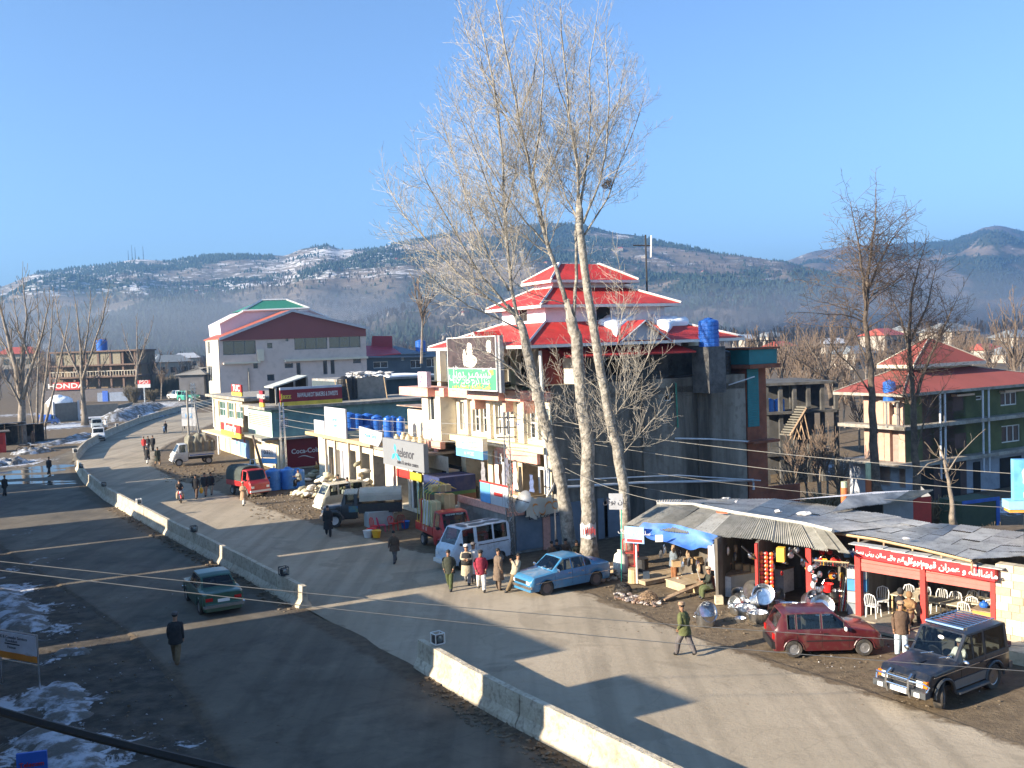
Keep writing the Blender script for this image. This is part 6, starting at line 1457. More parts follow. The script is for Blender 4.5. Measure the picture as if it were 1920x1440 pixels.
m_=MB();Hf.slab(m_,-.1,0,tH+1.5,2.9,bk4-.2,bk4);m_.build('back_wall',M_SOOT,HT);m_=MB();Hf.slab(m_,-.12,0,.05,2.85,bk4,-.12);m_.build('side_wall',M_SOOT,HT)
m_=MB();Hf.slab(m_,-.3,.01,te+.2,.14,bk4,.55);m_.build('floor_slab',mat('worn_floor',(.28,.24,.18),.9,dirt=.4),HT)
m_=MB();Hf.slab(m_,-.4,.0,te+.4,.1,.56,1.3);m_.build('step_slab',mat('worn_floor',(.28,.24,.18)),HT)
r9=random.Random(4);tz=te+.12;st_m=[MB() for _ in range(4)];pier=thing('stone_pier','pale cut stone pier between the tea hotel and the frame edge','wall',Hf.pt(tz+.5,0),world=True)
M_STONE=[mat('cut_stone_%d'%k,c,.9,var=.12,scale=4,bump=.3) for k,c in enumerate(((.44,.345,.22),(.50,.42,.30),(.36,.30,.21),(.54,.48,.37)))]
z=0.0;row=0
while z<2.75:
 h=.26;t=tz-(.0 if row%2 else .18)
 while t<tz+1.05:
  w_=r9.uniform(.32,.5);a,b=max(t,tz),min(t+w_,tz+1.05)
  if b-a>.06:m_=MB();Hf.slab(m_,a+.008,z+.008,b-.008,z+h-.008,-.3,.12+r9.uniform(0,.025));m_.build('stone',M_STONE[r9.randrange(4)],pier)
  t+=w_
 z+=h;row+=1
m_=MB();Hf.slab(m_,tz,0,tz+1.05,2.8,-.4,.1);m_.build('mortar',M_FIB[1],pier)
m_=MB();Hf.slab(m_,tz-.1,0,tz+3,.42,.3,1.5);m_.build('stone_step',mat('pale_ledge',(.55,.47,.33),.9,dirt=.4),label='pale stone ledge at the foot of the stone pier',cat='step')
m_=MB();q=Hf.pt(tz+.3,.42,1.0);m_.ob(q,dH*.5,nH*.3,V((0,0,.16)));m_.build('brick_block',mat('brick_dark',(.16,.05,.04),.9),label='dark red block lying on the stone ledge',cat='block')
#  chairs and tables
def chair_proto():
 o=thing('plastic_chair','white plastic chair','chair')
 M_PL=mat('white_plastic',(.66,.66,.64),.4,var=.06)
 s=MB();s.box(-.2,.2,-.2,.2,.42,.45);s.build('seat',M_PL,o)
 bf=MB();pts=[(-.2,.2,.44),(-.22,.24,.7),(-.17,.27,.86),(0,.29,.92),(.17,.27,.86),(.22,.24,.7),(.2,.2,.44)];bf.tube(pts,.022,6);bf.build('back_frame',M_PL,o)
 sl_=MB();
 for x in(-.1,-.035,.035,.1):sl_.tube([(x,.2,.44),(x*1.1,.28,.88)],.012,4)
 sl_.build('back_slats',M_PL,o)
 for x in(-.18,.18):
  for y in(-.18,.18):l_=MB();l_.tube([(x*1.12,y*1.12,0),(x,y,.43)],[.018,.024],5);l_.build('leg',M_PL,o)
 return o
CHR=chair_proto();used=[0]
def chair(t,off,rz,label,z=.14):
 q=Hf.pt(t,z,off);a=math.atan2(dH.y,dH.x)+rz
 if not used[0]:CHR.location=q;CHR.rotation_euler=(0,0,a);CHR['label']=label;CHR['group']='white plastic chairs in the tea hotel';used[0]=1;return CHR
 return copy_tree(CHR,q,a,label,'white plastic chairs in the tea hotel')
def table(t,off,L,w_,label,z=.14,h=.74):
 q=Hf.pt(t,z,off);o=thing('dining_table',label,'table',q,math.atan2(dH.y,dH.x),group='long tables in the tea hotel')
 M_TT=mat('table_formica',(.48,.42,.30),.5,var=.08);MB().box(0,L,-w_/2,w_/2,h-.04,h).build('tabletop',M_TT,o)
 for x in(.06,L-.06):
  for y in(-w_/2+.05,w_/2-.05):MB().box(x-.025,x+.025,y-.025,y+.025,0,h-.04).build('leg',FO,o)
 return o
tt_=lambda x,y,off:Hf.px(x,y,off)[0]
table(.75,-1.3,2.7,.75,'long table behind the left opening of the tea hotel');table(tm_+.5,-2.4,2.4,.75,'table at the back behind the red middle post');table(tm_+.9,-.9,2.0,.7,'low table near the front of the right opening',h=.62);table(te-1.6,-1.9,1.3,.7,'table at the right end of the tea hotel')
for k,(t,off,rz,lb) in enumerate(((.45,-.95,PI*.15,'white chair at the near left corner of the hotel, closest to the red post'),(.95,-1.8,0,'second white chair from the left behind the long table'),(1.5,-2.0,.1,'third white chair from the left behind the long table'),(2.1,-2.0,-.1,'fourth white chair from the left behind the long table'),(2.7,-1.9,.1,'large backed white chair next to the middle post'),(3.1,-2.4,0,'white chair half hidden behind the middle post'),(tm_+1.0,-1.55,.2,'white chair on the far side of the low front table'),(tm_+1.6,-1.6,0,'white chair between the low table and the back table'),(tm_+.8,-3.1,0,'white chair at the back wall behind the back table'),(te-1.4,-1.2,PI,'white chair before the table at the right end'),(tm_+2.2,-3.2,.1,'white chair at the back right of the tea hotel'),(.5,-.1,PI,'white chair at the front edge with its back to the street'))):chair(t,off,rz,lb)
for k in range(6):q=Hf.pt(tm_+.7+k*.25,.88,-2.4+.1*(k%2));MB().lathe([(.035,0),(.045,.2),(.03,.22)],8).build('steel_tumbler',M_STEEL,label='steel tumbler on the back table of the tea hotel',cat='tumbler',group='steel tumblers on the back table',loc=q)
q=Hf.pt(te-.85,.14,-.7);o=thing('serving_counter','orange fronted serving counter at the right end of the tea hotel','counter',q,math.atan2(dH.y,dH.x));MB().box(0,.8,-.35,.35,0,.85).build('body',mat('orange_board',(.58,.26,.05),.6,var=.1),o);MB().box(-.05,.85,-.42,.42,.86,.9).build('top',M_WOOD,o)
MB().lathe([(.0,0),(.13,.02),(.16,.1),(.12,.18),(.05,.2),(.05,.24),(0,.25)],14).build('blue_kettle',M_BLUE,label='blue pot standing on the orange serving counter',cat='pot',loc=tuple(Hf.pt(te-.6,1.05,-.7)))
q=G(1892,1150);b_=thing('lattice_stand','white lattice sided stand with a blue rim at the right edge','stand',V((q.x,q.y,0)),math.atan2(dH.y,dH.x))
m_=MB()
for k in range(9):
 x0=k*.12;m_.tube([(x0,0,.9),(min(1.1,x0+.6),0,.9+min(.6,1.1-x0))],.014,4);m_.tube([(x0,0,1.5),(min(1.1,x0+.6),0,1.5-min(.6,1.1-x0))],.014,4)
m_.build('lattice',M_WHITE,b_,kind='stuff');MB().box(-.03,1.15,-.05,.6,1.5,1.58).build('rim',M_BLUE,b_);MB().box(0,1.1,.03,.55,.02,.9).build('base',mat('orange_board',(.58,.26,.05)),b_)
#  open stalls under the sheet roof
f0,f1=G(1192,1120),G(1612,1163);dS_=(f1-f0).normalized();nS_=V((dS_.y,-dS_.x,0));Sf=Face(f0,dS_,nS_);tS=(f1-f0).length
m_=MB();Sf.slab(m_,.3,0,tS,2.55,-4.2,-4.0);m_.build('back_wall',M_SOOT,SH)
for x in(1348,1424):t=Sf.px(x,1080,-1)[0];m_=MB();Sf.slab(m_,t,0,t+.12,2.6,-4.0,-.5);m_.build('partition_wall',M_SOOT,SH)
tw_=Sf.px(1345,1060,-1)[0];m_=MB();Sf.slab(m_,tw_-.35,1.2,tw_+.02,2.2,-.98,-.9);m_.build('pink_panel',mat('pink_white_paint',(.6,.45,.4),.8,dirt=.3),SH);m_=MB();Sf.slab(m_,tw_+.03,0,tw_+.15,2.4,-.98,-.75);m_.build('red_post',M_REDP,SH)
for x,w_ in((1416,.1),(1511,.2)):
 t=Sf.px(x,1080,-.1)[0];m_=MB();Sf.slab(m_,t,0,t+w_,2.6,-.3,-.1);m_.build('red_post',M_REDP,SH);m_=MB();m_.tube([Sf.pt(t+w_/2,2.0,-.1),Sf.pt(t-.4,2.55,.3)],.035,4);m_.build('brace',M_IRON,SH)
t=Sf.px(1600,1100,-.1)[0];
for x,y0,y1,r,m__ in((1193,1005,1094,.045,M_WHITE),(1342,1020,1128,.05,mat('blue_grey_pipe',(.35,.4,.47),.4))):
 q=G(x+(4 if x>1300 else 2),y1);h=zat(q,y0);m_=MB();m_.tube([q,(q.x-(.12 if x>1300 else 0),q.y,h)],r,8);m_.build('roof_pole',m__,SH)
m_=MB();q=G(1348,1132);m_.ob(q-V((.15,.15,0)),V((.3,0,0)),V((0,.3,0)),V((0,0,.32)));m_.build('pole_block',mat('pale_ledge',(.55,.47,.33)),SH)
TP=thing('blue_tarpaulin','sagging blue tarpaulin tied below the left end of the sheet roof','tarpaulin',G(1250,1100),world=True)
ta=[G(1205,980,2.75),G(1262,982,2.72),G(1345,1004,2.68)];tbm=[G(1188,992,2.45),G(1215,1008,2.2),G(1290,1030,2.0),G(1325,1028,2.05),G(1352,1004,2.55)]
m_=MB();NU,NV=26,10
for j in range(NV+1):
 for i in range(NU+1):
  u,v=i/NU,j/NV;a=at(ta,u*2);b=at(tbm,u*4);q=a.lerp(b,v)
  q.z+=-.16*math.sin(PI*v)*(.6+.5*math.sin(u*7))+.05*math.sin(u*23+v*5)*v+.04*noise.noise(V((u*9,v*5,0)))
  m_.v.append(tuple(q))
for j in range(NV):
 for i in range(NU):a=j*(NU+1)+i;m_.f.append((a,a+1,a+NU+2,a+NU+1));m_.m.append(0)
m_.build('sheet',mat('tarpaulin_blue',(.045,.14,.46),.5,c2=(.09,.20,.50),scale=1.5,dirt=.25),TP,smooth=True)
def ground_sign(px_,label,txt,m_board,m_txt,posts,name='shop_sign',cat='sign',tsize=.3,ar=True):
 pass
q=G(1189,1098);hz0=zat(q,1018);hz1=zat(q,987);s_=thing('shop_sign','small blue and white sign on a white pole at the left end of the stalls','sign',q,world=True)
Fz=Face(q,dS_,nS_);a,b=Fz.px(1172,1000)[0],Fz.px(1208,1000)[0];board(s_,Fz,(a,hz0,b,hz1),0,.05,mat('light_blue_board',(.22,.40,.68),.5,var=.15),'board');text(urdu('سلطان ویلڈنگ').replace('ڈ','د'),Fz.pt((a+b)/2,lerp(hz0,hz1,.65),.055),dS_,nS_,.26,M_PAPER,s_);mm=MB();Fz.slab(mm,a+.1,hz0+.05,b-.08,hz0+.18,.05,.056);mm.build('red_line',M_REDP,s_)
q=G(1165,1090);s_=thing('shop_sign','grey board with black Urdu lettering on a thin green pole beside the right poplar','sign',q,world=True);z0_,z1_=zat(q,955),zat(q,925);Fz=Face(q,V((1,-.25,0)),V((-.25,-1,0)));a,b=Fz.px(1142,940)[0],Fz.px(1168,940)[0]
board(s_,Fz,(a,z0_,b,z1_),0,.06,mat('grey_board',(.30,.31,.33),.5),'board');text(urdu('خان ہوٹل'),Fz.pt((a+b)/2,(z0_+z1_)/2,.065),Fz.d,Fz.n,.32,M_INK,s_);mm=MB();mm.tube([q,Fz.pt(b-.08,z0_+.1,-.03)],.025,5);mm.build('pole',mat('green_pole',(.05,.4,.3),.5),s_)
q=G(1178,1060);cg=thing('red_cage','red framed wire cage hanging at the left end of the stalls','cage',(q.x,q.y,0),world=True)
Fz=Face(G(1170,1075),dS_,nS_);a,b=Fz.px(1167,1030)[0],Fz.px(1190,1030)[0];z0_,z1_=Fz.px(1180,1062)[1],Fz.px(1180,1014)[1]
mm=MB()
for t in(a,b-.04):
 for o_ in(-.5,0):Fz.slab(mm,t,z0_-.6 if o_ else z0_-.6,t+.04,z1_,o_,o_+.04)
for z in(z0_,(z0_+z1_)/2,z1_):Fz.slab(mm,a,z,b,z+.04,-.46,.0);
mm.build('frame',M_REDP,cg);mm=MB()
for k in range(14):t=lerp(a,b,k/13);mm.tube([Fz.pt(t,z0_,.02),Fz.pt(t,z1_,.02)],.006,3)
mm.build('wire',mat('reddish_wire',(.3,.12,.10),.6),cg,kind='stuff')
M_WCT=mat('white_counter',(.74,.72,.68),.7,dirt=.3)
def boxthing(name,label,cat,px0,px1,h,depth,m,off=0,z=0):
 a,b=G(*px0),G(*px1);d=(b-a);dn=d.normalized();nn=V((dn.y,-dn.x,0));o=thing(name,label,cat,a,math.atan2(dn.y,dn.x));MB().box(0,d.length,0,depth,z,h-.04).build('body',m,o);MB().box(-.03,d.length+.03,-.03,depth+.03,h-.038,h).build('top',M_WOOD if 'counter' in name else m,o);return o
boxthing('stone_platform','low mud plastered platform in front of the tarpaulin stall','platform',(1285,1112),(1345,1100),.35,1.3,mat('mud_plaster',(.32,.24,.15),.9,c2=(.42,.33,.22),dirt=.3));boxthing('mud_ledge','long low mud ledge under the tarpaulin','platform',(1210,1098),(1290,1082),.18,1.6,MATS['mud_plaster'])
boxthing('steel_counter','counter with grey steel front below the snack stall','counter',(1372,1120),(1418,1112),.92,.8,mat('sheet_steel',(.30,.33,.38),.4,metal=.6));boxthing('white_counter','white painted end block of the steel fronted counter','counter',(1356,1118),(1371,1120),.9,.8,M_WCT);boxthing('white_counter','whitewashed counter of the pot seller','counter',(1424,1102),(1470,1112),1.0,.7,M_WCT)
t=Sf.px(1425,1060,-.5)[0];sp_=thing('packet_wall','columns of orange snack packets hung at the stall post','packets',Sf.pt(t,0,-.4),world=True)
for c_ in range(3):
 for r in range(9):mm=MB();mm.ell(Sf.pt(t+.1+c_*.2,.9+r*.16,-.35),(.09,.05,.085),6,4);mm.build('packet',mat(('orange_foil','red_foil')[(r+c_)%2],((.75,.16,.03),(.6,.04,.03))[(r+c_)%2],.3),sp_)
mm=MB();Sf.slab(mm,t+.75,1.95,t+1.05,2.5,-.4,-.1);mm.build('yellow_box',mat('yellow_box',(.75,.45,.05),.6),label='yellow carton hanging above the orange packets',cat='carton')
def tub(x,y,r,h,label,tilt=0,az=0,z=None,group='steel tubs before the pot stall',m=None,scale=1):
 q=G(x,y) if z is None else G(x,y,z);o=thing('steel_tub',label,'tub',q,az,group=group);
 w_=MB();w_.lathe([(r*.78,0),(r*.8,.01),(r,h),(r*1.06,h),(r*1.06,h+.012),(r*.96,h-.005),(r*.76,.03),(0,.028)],22);b=w_.build('bowl',mat('tub_aluminium',(.62,.64,.66),.3,metal=1,var=.3,scale=6),o,smooth=False);hnd=MB()
 for s_ in(1,-1):hnd.tube([(s_*r*.97,-.06,h*.75),(s_*r*1.1,-.05,h*.8),(s_*r*1.1,.05,h*.8),(s_*r*.97,.06,h*.75)],.01,4)
 hnd.build('handle',M_STEEL,o);o.rotation_euler=(tilt,0,az);return o
TB_=[(1323,1172,.40,.42,'wide steel tub standing alone near the walking man',0,0,0),(1318,1150,.38,.34,'steel tub tipped on top of the lone tub',1.15,.5,.42),(1384,1150,.36,.3,'low steel tub at the left end of the group',0,0,0),(1398,1156,.40,.36,'steel tub second from the left in the front group',.15,0,0),(1421,1165,.38,.36,'front steel tub of the middle group',0,0,0),(1414,1130,.42,.38,'steel tub tilted towards the road in the middle group',1.2,.9,.35),(1432,1118,.40,.36,'steel tub tilted at the top of the middle group',1.1,-.3,.6),(1405,1085+22,.38,.3,'steel tub leaning against the steel counter',1.3,.2,.5),(1448,1130,.34,.5,'dark steel tub in the shade under the tilted tubs',0,0,0),(1515,1130,.46,.4,'large round steel tub facing the road left of the red car roof',1.25,.5,.5),(1540,1140,.42,.36,'steel tub behind the red car, right of the large round one',1.1,-.2,.4),(1520,1148,.4,.34,'steel tub just behind the red car roof',0,0,.1)]
for x,y,r,h,lb,ti_,az,z in TB_:tub(x,y,r,h,lb,ti_,az,z)
r7=random.Random(77)
for k in range(22):
 x=r7.uniform(1375,1570);y=1168-(x-1375)*.06-r7.uniform(0,55) if x<1500 else r7.uniform(1112,1142)
 if 1470<x<1500 and y<1150:x-=25
 tub(x,y,r7.uniform(.18,.34),r7.uniform(.14,.3),'loose steel bowl in the jumble before the pot stall',r7.choice((0,0,1.0,1.3,.5)),r7.uniform(-1.2,1.2),r7.choice((0,.1,.25)),group='loose steel bowls before the pot stall')
for k in range(24):
 t=lerp(Sf.px(1385,1060,0)[0],Sf.px(1590,1060,0)[0],k/23);zz_=r7.uniform(1.2,2.2);mm=MB();mm.ell((0,0,0),(r7.uniform(.06,.16),.06,r7.uniform(.08,.2)),8,6,jit=.4,seed=k)
 cn=r7.randrange(5);mm.build('hung_ware',(M_STEEL,M_CHR if False else mat('red_ware',(.5,.04,.03),.4),M_ALU,mat('blue_ware',(.05,.16,.45),.4),mat('yellow_ware',(.6,.35,.04),.4))[cn],label='small %s household ware hung inside the stalls'%('steel','red','aluminium','blue','yellow')[cn],cat='ware',group='small wares hung inside the stalls',loc=tuple(Sf.pt(t,zz_,-1.0-r7.random()*1.5)))
for k in range(9):tub(1484,1150,.43,.3,'stacked steel tub in the tall shiny pile beside the red post',0,k*.4,.0+k*.1,group='pile of nested steel tubs')
for k,(x,z,r) in enumerate(((1446,1.0,.22),(1446,1.3,.2),(1446,1.58,.17),(1475,1.0,.26))):
 q=G(x,1108);MB().lathe([(0,0),(r*.8,.0),(r,.1),(r,.2),(r*.7,.27),(r*.2,.28),(0,.33)],16).build('cooking_pot',M_ALU,label='round aluminium pot on the white counter, %s'%('bottom of the stack','middle of the stack','top of the stack','single one beside the stack')[k],cat='pot',group='aluminium pots on the white counter',loc=(q.x,q.y+.35,z),smooth=True)
def bucket(x,y,z,r,h,m,label,group='plastic buckets in the hardware stall'):
 q=G(x,y);o=thing('bucket',label,'bucket',(q.x,q.y,z),group=group);MB().lathe([(r*.75,0),(r,h),(r*1.05,h),(r*.95,h-.02),(r*.7,.03),(0,.03)],14).build('pail',m,o);mm=MB();mm.tube([(-r,0,h),(-r*.6,0,h+r*.7),(0,0,h+r),(r*.6,0,h+r*.7),(r,0,h)],.01,4);mm.build('handle',M_STEEL,o)
M_CHR=mat('bright_red_plastic',(.60,.02,.02),.35);M_YLP=mat('yellow_plastic',(.75,.42,.03),.35);M_LBL=mat('light_blue_plastic',(.25,.5,.7),.35)
for a in((1553,1135,.55,.22,.32,M_CHR,'large red bucket in the middle of the hardware stall'),(1545,1120,1.35,.16,.22,M_YLP,'yellow bucket hanging in the hardware stall'),(1568,1120,1.3,.2,.26,M_CHR,'red basin high in the hardware stall'),(1543,1118,1.75,.13,.2,M_CHR,'small red pail under the stall roof'),(1590,1125,1.75,.16,.24,M_LBL,'pale blue bucket at the top of the steel chests'),(1585,1140,.15,.2,.3,M_BLUE,'blue bucket on the ground by the steel chests'),(1562,1128,.95,.17,.2,mat('orange_plastic',(.8,.2,.03),.4),'orange bowl in the hardware stall')):bucket(*a)
for k in range(4):
 q=Sf.pt(Sf.px(1588,1120,-.2)[0],.1+k*.46,-.5);o=thing('steel_chest','painted steel chest by the hotel post, %s'%('bottom of the stack','second from the bottom','third from the bottom with blue paint','top of the stack')[k],'chest',q,math.atan2(dS_.y,dS_.x),group='stacked steel chests');MB().box(0,.7,-.2,.25,0,.43).build('body',(mat('chest_grey',(.28,.33,.36),.4,metal=.4),mat('chest_pale',(.42,.46,.48),.4,metal=.4),mat('chest_blue',(.06,.22,.42),.45),MATS['chest_pale'] if 'chest_pale' in MATS else None)[k] or MATS['chest_pale'],o);MB().box(.3,.4,-.22,-.2,.2,.3).build('hasp',M_STEEL,o)
for k in range(11):
 t=lerp(Sf.px(1530,1060,0)[0],Sf.px(1588,1060,0)[0],k/10);MB().lathe([(.04,0),(.05,.12),(.02,.16)],8).build('hanging_mug',M_ALU,label='small metal mug hanging from the rail of the hardware stall',cat='mug',group='metal mugs on the rail',loc=tuple(Sf.pt(t,1.98,.0)))
mm=MB();mm.tube([Sf.pt(Sf.px(1526,1060,0)[0],2.15),Sf.pt(Sf.px(1592,1060,0)[0],2.15)],.025,5);mm.build('hanging_rail',M_WOOD2,SH)
for k in range(6):
 q=G(1572+k*3,1146);MB().tube([(0,0,0),(.25+k*.03,.3,1.3)],.025,5).build('tool_handle',(M_REDP,M_WOOD2,M_WHITE)[k%3],label='%s shovel handle leaning in the hardware stall'%('red','wooden','white')[k%3],cat='tool',group='shovel handles leaning in the stall',loc=q)
for k in range(14):
 t=Sf.px(1522+(k%5)*4,1090,-.2)[0];mm=MB();mm.ell((0,0,0),(.1,.1,.1+.04*(k%2)),8,6);mm.build('hung_utensil',(M_STEEL,M_ALU,M_WHITE)[k%3],label='round metal utensil hung in a net beside the red post',cat='utensil',group='metal utensils hung beside the red post',loc=tuple(Sf.pt(t+r5.uniform(-.1,.1),.7+k*.1,-.05+r5.uniform(-.1,.1))))
def bundle(x,y,r,label,m):
 q=G(x,y);b=MB();rg=random.Random(int(x))
 for k in range(110):
  a=rvec(rg);a.z=abs(a.z)*.9;e=rvec(rg);e.z=abs(e.z)*.9;b.tube([V(a)*r*.95,V((a+e)).normalized()*r*.98,V(e)*r*.95],.008,3,cap=False)
 b.build('wire_coil',m,label=label,cat='coil',loc=q)
bundle(1168,1110,.42,'round tangle of wire on silver scraps beside the blue car',M_IRON);bundle(1216,1128,.46,'round tangle of wire nearer the road before the mud ledge',M_WOOD)
heap('scrap_heap','silver and rusty scraps below the wire tangles',[G(1160,1118),G(1225,1132)],.5,.2,mat('scrap_pale',(.45,.42,.40),.5,c2=(.2,.12,.08),metal=.3),cat='scraps',n=70,sz=(.05,.12),seed=8)
heap('rubble','pale rubble between the blue car and the red cage',[G(1135,1085),G(1160,1070)],.6,.4,mat('pale_rubble',(.38,.32,.25),.95,var=.3,scale=4),n=90,sz=(.06,.16),seed=9)
sack(G(1165,1075),.38,1.1,'big white sack standing behind the blue car',m=mat('white_sack',(.66,.62,.54)))
q=G(1188,1092);MB().lathe([(.26,0),(.24,.1),(.22,.6),(.24,.62),(0,.62)],12).build('tree_stump',M_WOOD2,label='pale wooden chopping stump below the red cage',cat='stump',loc=q)
q=G(1212,1092);MB().box(-.14,.14,-.1,.1,0,.5).build('dark_tin',mat('dark_blue_tin',(.05,.07,.1),.4),label='dark rectangular tin beside the stump',cat='tin',loc=q)
q=G(1205,1078);MB().lathe([(.28,0),(.28,.75),(.3,.78),(0,.78)],14).build('oil_drum',M_IRON,label='black drum in the shade behind the stump',cat='drum',loc=q)
a,b=G(1243,1128),G(1352,1100);d=b-a;o=thing('plank_bench','long weathered plank resting on a block before the stalls','bench',a,math.atan2(d.y,d.x));m_=MB();m_.ob((0,-.13,.06),(d.length,0,.42),(0,.26,0),(0,0,.05));m_.build('plank',M_WOOD,o);MB().box(d.length*.55,d.length*.55+.3,-.14,.14,0,.33).build('block',M_WOOD2,o)
MB().lathe([(.1,0),(.3,.08),(.33,.14),(.3,.13),(.1,.04),(0,.04)],16).build('enamel_basin',M_WHITE,label='white enamel basin on the mud ledge',cat='basin',loc=G(1290,1083,.2))
MB().lathe([(.07,0),(.09,.1),(.07,.2),(.04,.24)],10).build('clay_jug',M_PINK,label='small pink jug on the mud platform',cat='jug',loc=G(1272,1092,.18))
for k,(x,y,z,l) in enumerate(((1285,1075,0,.9),(1300,1078,0,.8),(1278,1070,0,1.0))):MB().box(-.16,.16,-.2,.2,0,l).build('wood_block',M_WOOD,label='upright rough wooden block in the tarpaulin stall, %s'%('middle','right','left')[k],cat='block',group='rough wooden blocks under the tarpaulin',loc=G(x,y,z))
for k,(x,y) in enumerate(((1268,1062),(1290,1058),(1310,1056),(1385,1068),(1400,1070),(1415,1072),(1372,1066))):
 MB().box(-.18,.18,-.14,.14,0,.26).build('carton',mat('carton_brown',(.38,.26,.14),.8),label='brown carton on the ledge inside the stalls, %s'%('leftmost','second from left','third from left','fourth from left','fifth from left','rightmost','before the vendor')[k],cat='carton',group='cartons inside the stalls',loc=G(x,y,.9))
for k in range(16):
 q=Sf.pt(.6+k*.22,1.0+.9*r5.random(),-1.2-r5.random());mm=MB();mm.ell((0,0,0),(.09,.09,.2),6,4,jit=.5,seed=k);mm.build('hung_tool',(M_IRON,M_STEEL,M_WOOD)[k%3],label='dark metal tool hanging in the shade of the tarpaulin stall',cat='tool',group='tools hanging in the tarpaulin stall',loc=q)
MB().box(-.16,.16,-.02,.02,0,.3).build('wall_clock',M_WHITE,label='small white framed clock under the tarpaulin edge',cat='clock',loc=G(1236,1016,2.2))
BS=thing('back_shed','low shed with curled tin sheets and a red panel behind the stalls','shed',G(1700,990),world=True)
z_b=3.15;a,b,c_,d_=G(1560,958,z_b),G(1712,934,z_b+.1),G(1750,918,z_b+.35),G(1590,930,z_b+.35)
for k in range(7):
 f0_,f1_=k/7,(k+1)/7;j=V((0,0,.02*(k%2)));curl=V((0,0,r5.uniform(-.06,.02)))
 corr(a.lerp(b,f0_)+j+curl,a.lerp(b,f1_)+j+curl,d_.lerp(c_,f0_)+j,d_.lerp(c_,f1_)+j,n=7,amp=.03).build('roof_sheet',mat('silver_sheet',(.36,.36,.36),.5,c2=(.55,.55,.54),scale=1,dirt=.3) if k<5 else M_FIB[1],BS)
a2,b2,c2_,d2=G(1470,938,z_b),G(1590,930,z_b+.35),G(1750,918,z_b+.35),G(1640,922,z_b)
mm=MB();mm.q(a2,b2,c2_,d2);mm.build('snowy_sheet',mat('snowy_tin',(.50,.50,.52),.6,c2=(.75,.75,.78),scale=1.4),BS)
w0,w1_,w2_=G(1565,962,2.9),G(1712,940,2.9),G(1746,936,2.9)
for(a,b,m__,nm) in((w0,w0.lerp(w1_,.6),M_DARK,'dark_wall'),(w0.lerp(w1_,.61),w1_,mat('grey_panel',(.26,.27,.28),.7),'grey_panel'),(w1_,w2_,M_REDP,'red_panel')):
 mm=MB();mm.q(V((a.x,a.y,-3.4)),V((b.x,b.y,-3.4)),V((b.x,b.y,3.05)),V((a.x,a.y,3.05)));mm.build(nm,m__,BS)
mm=MB();mm.q(V((w2_.x,w2_.y,-3.4)),V((w2_.x+.8,w2_.y+3,-3.4)),V((w2_.x+.8,w2_.y+3,3.05)),V((w2_.x,w2_.y,3.05)));mm.build('end_wall',MATS['grey_panel'],BS)
for k,(x,y,s_) in enumerate(((1508,962,.3),(1460,958,.18),(1362,934,.16),(1380,940,.12),(1700,1010,.14))):
 mm=MB();mm.ell((0,0,0),(s_,s_*.7,s_*.3),8,4,jit=1.2,seed=k);mm.build('rag',M_PAPER,label='pale rag lying on the sheet roof, %s'%('largest one','small one left of the largest','on the far ridge','near the far ridge','on the hotel roof')[k],cat='rag',group='rags on the sheet roof',loc=G(x,y,3.18))
mm=MB();mm.ob(G(1345,962,3.2),dS_*.45,V((0,.25,0)),V((0,0,.03)));mm.build('red_sheet_scrap',mat('orange_red_paint',(.5,.14,.05)),label='small orange red scrap on the ridge of the sheet roof',cat='scrap')
bb=thing('billboard','bright blue printed billboard on an orange ledge at the right edge','billboard',P(1910,940,36),world=True)
q=P(1902,953,34);Fz=Face(V((q.x,q.y,0)),V((1,-.15,0)),V((-.15,-1,0)));z0_,z1_=Fz.px(1905,938)[1],Fz.px(1905,862)[1]
board(bb,Fz,(0,z0_,3,z1_),-.3,.3,mat('gradient_blue_print',(.10,.30,.65),.4,c2=(.20,.55,.75),scale=.6),'panel');board(bb,Fz,(-.25,z0_-.3,3.2,z0_-.01),-.5,.7,M_LBL,'ledge');board(bb,Fz,(-.2,z0_-.42,3.2,z0_-.31),-.45,.6,mat('orange_board',(.58,.26,.05)),'ledge_base')
mm=MB();blob(Fz,mm,.75,lerp(z0_,z1_,.6),.5,.5,.005,n=24,seed=3);mm.build('white_disc',M_PAPER,bb);mm=MB();blob(Fz,mm,.8,lerp(z0_,z1_,.58),.3,.34,.009,n=20,seed=4);mm.build('pink_disc',mat('pink_print',(.6,.05,.25),.5),bb);text('FRESH',Fz.pt(.7,lerp(z0_,z1_,.12),.01),Fz.d,Fz.n,.3,M_PAPER,bb)
mm=MB()
for t in(.4,2.4):mm.tube([Fz.pt(t,0,0),Fz.pt(t,z0_-.42,0)],.09,6)
mm.build('post',M_IRON,bb)
#  VEHICLES
def car_glass():
 if 'car_glass' in MATS:return MATS['car_glass']
 m=bpy.data.materials.new('car_glass');m.use_nodes=True;MATS['car_glass']=m;n=m.node_tree.nodes;l=m.node_tree.links
 n.remove(n['Principled BSDF']);t=n.new('ShaderNodeBsdfTransparent');t.inputs[0].default_value=(.62,.68,.67,1);g=n.new('ShaderNodeBsdfGlossy');g.inputs['Roughness'].default_value=.05;g.inputs[0].default_value=(.9,.95,1,1)
 fr=n.new('ShaderNodeLayerWeight');fr.inputs[0].default_value=.35;mx=n.new('ShaderNodeMixShader');l.new(fr.outputs['Fresnel'],mx.inputs[0]);l.new(t.outputs[0],mx.inputs[1]);l.new(g.outputs[0],mx.inputs[2]);l.new(mx.outputs[0],n['Material Output'].inputs[0]);return m
CG=car_glass()
def paint(name,c,dust=.3):
 m=mat(name,c,.32,var=.06,scale=1.2,dirt=dust,spec=.6);m.node_tree.nodes['Principled BSDF'].inputs['Coat Weight'].default_value=.25;return m
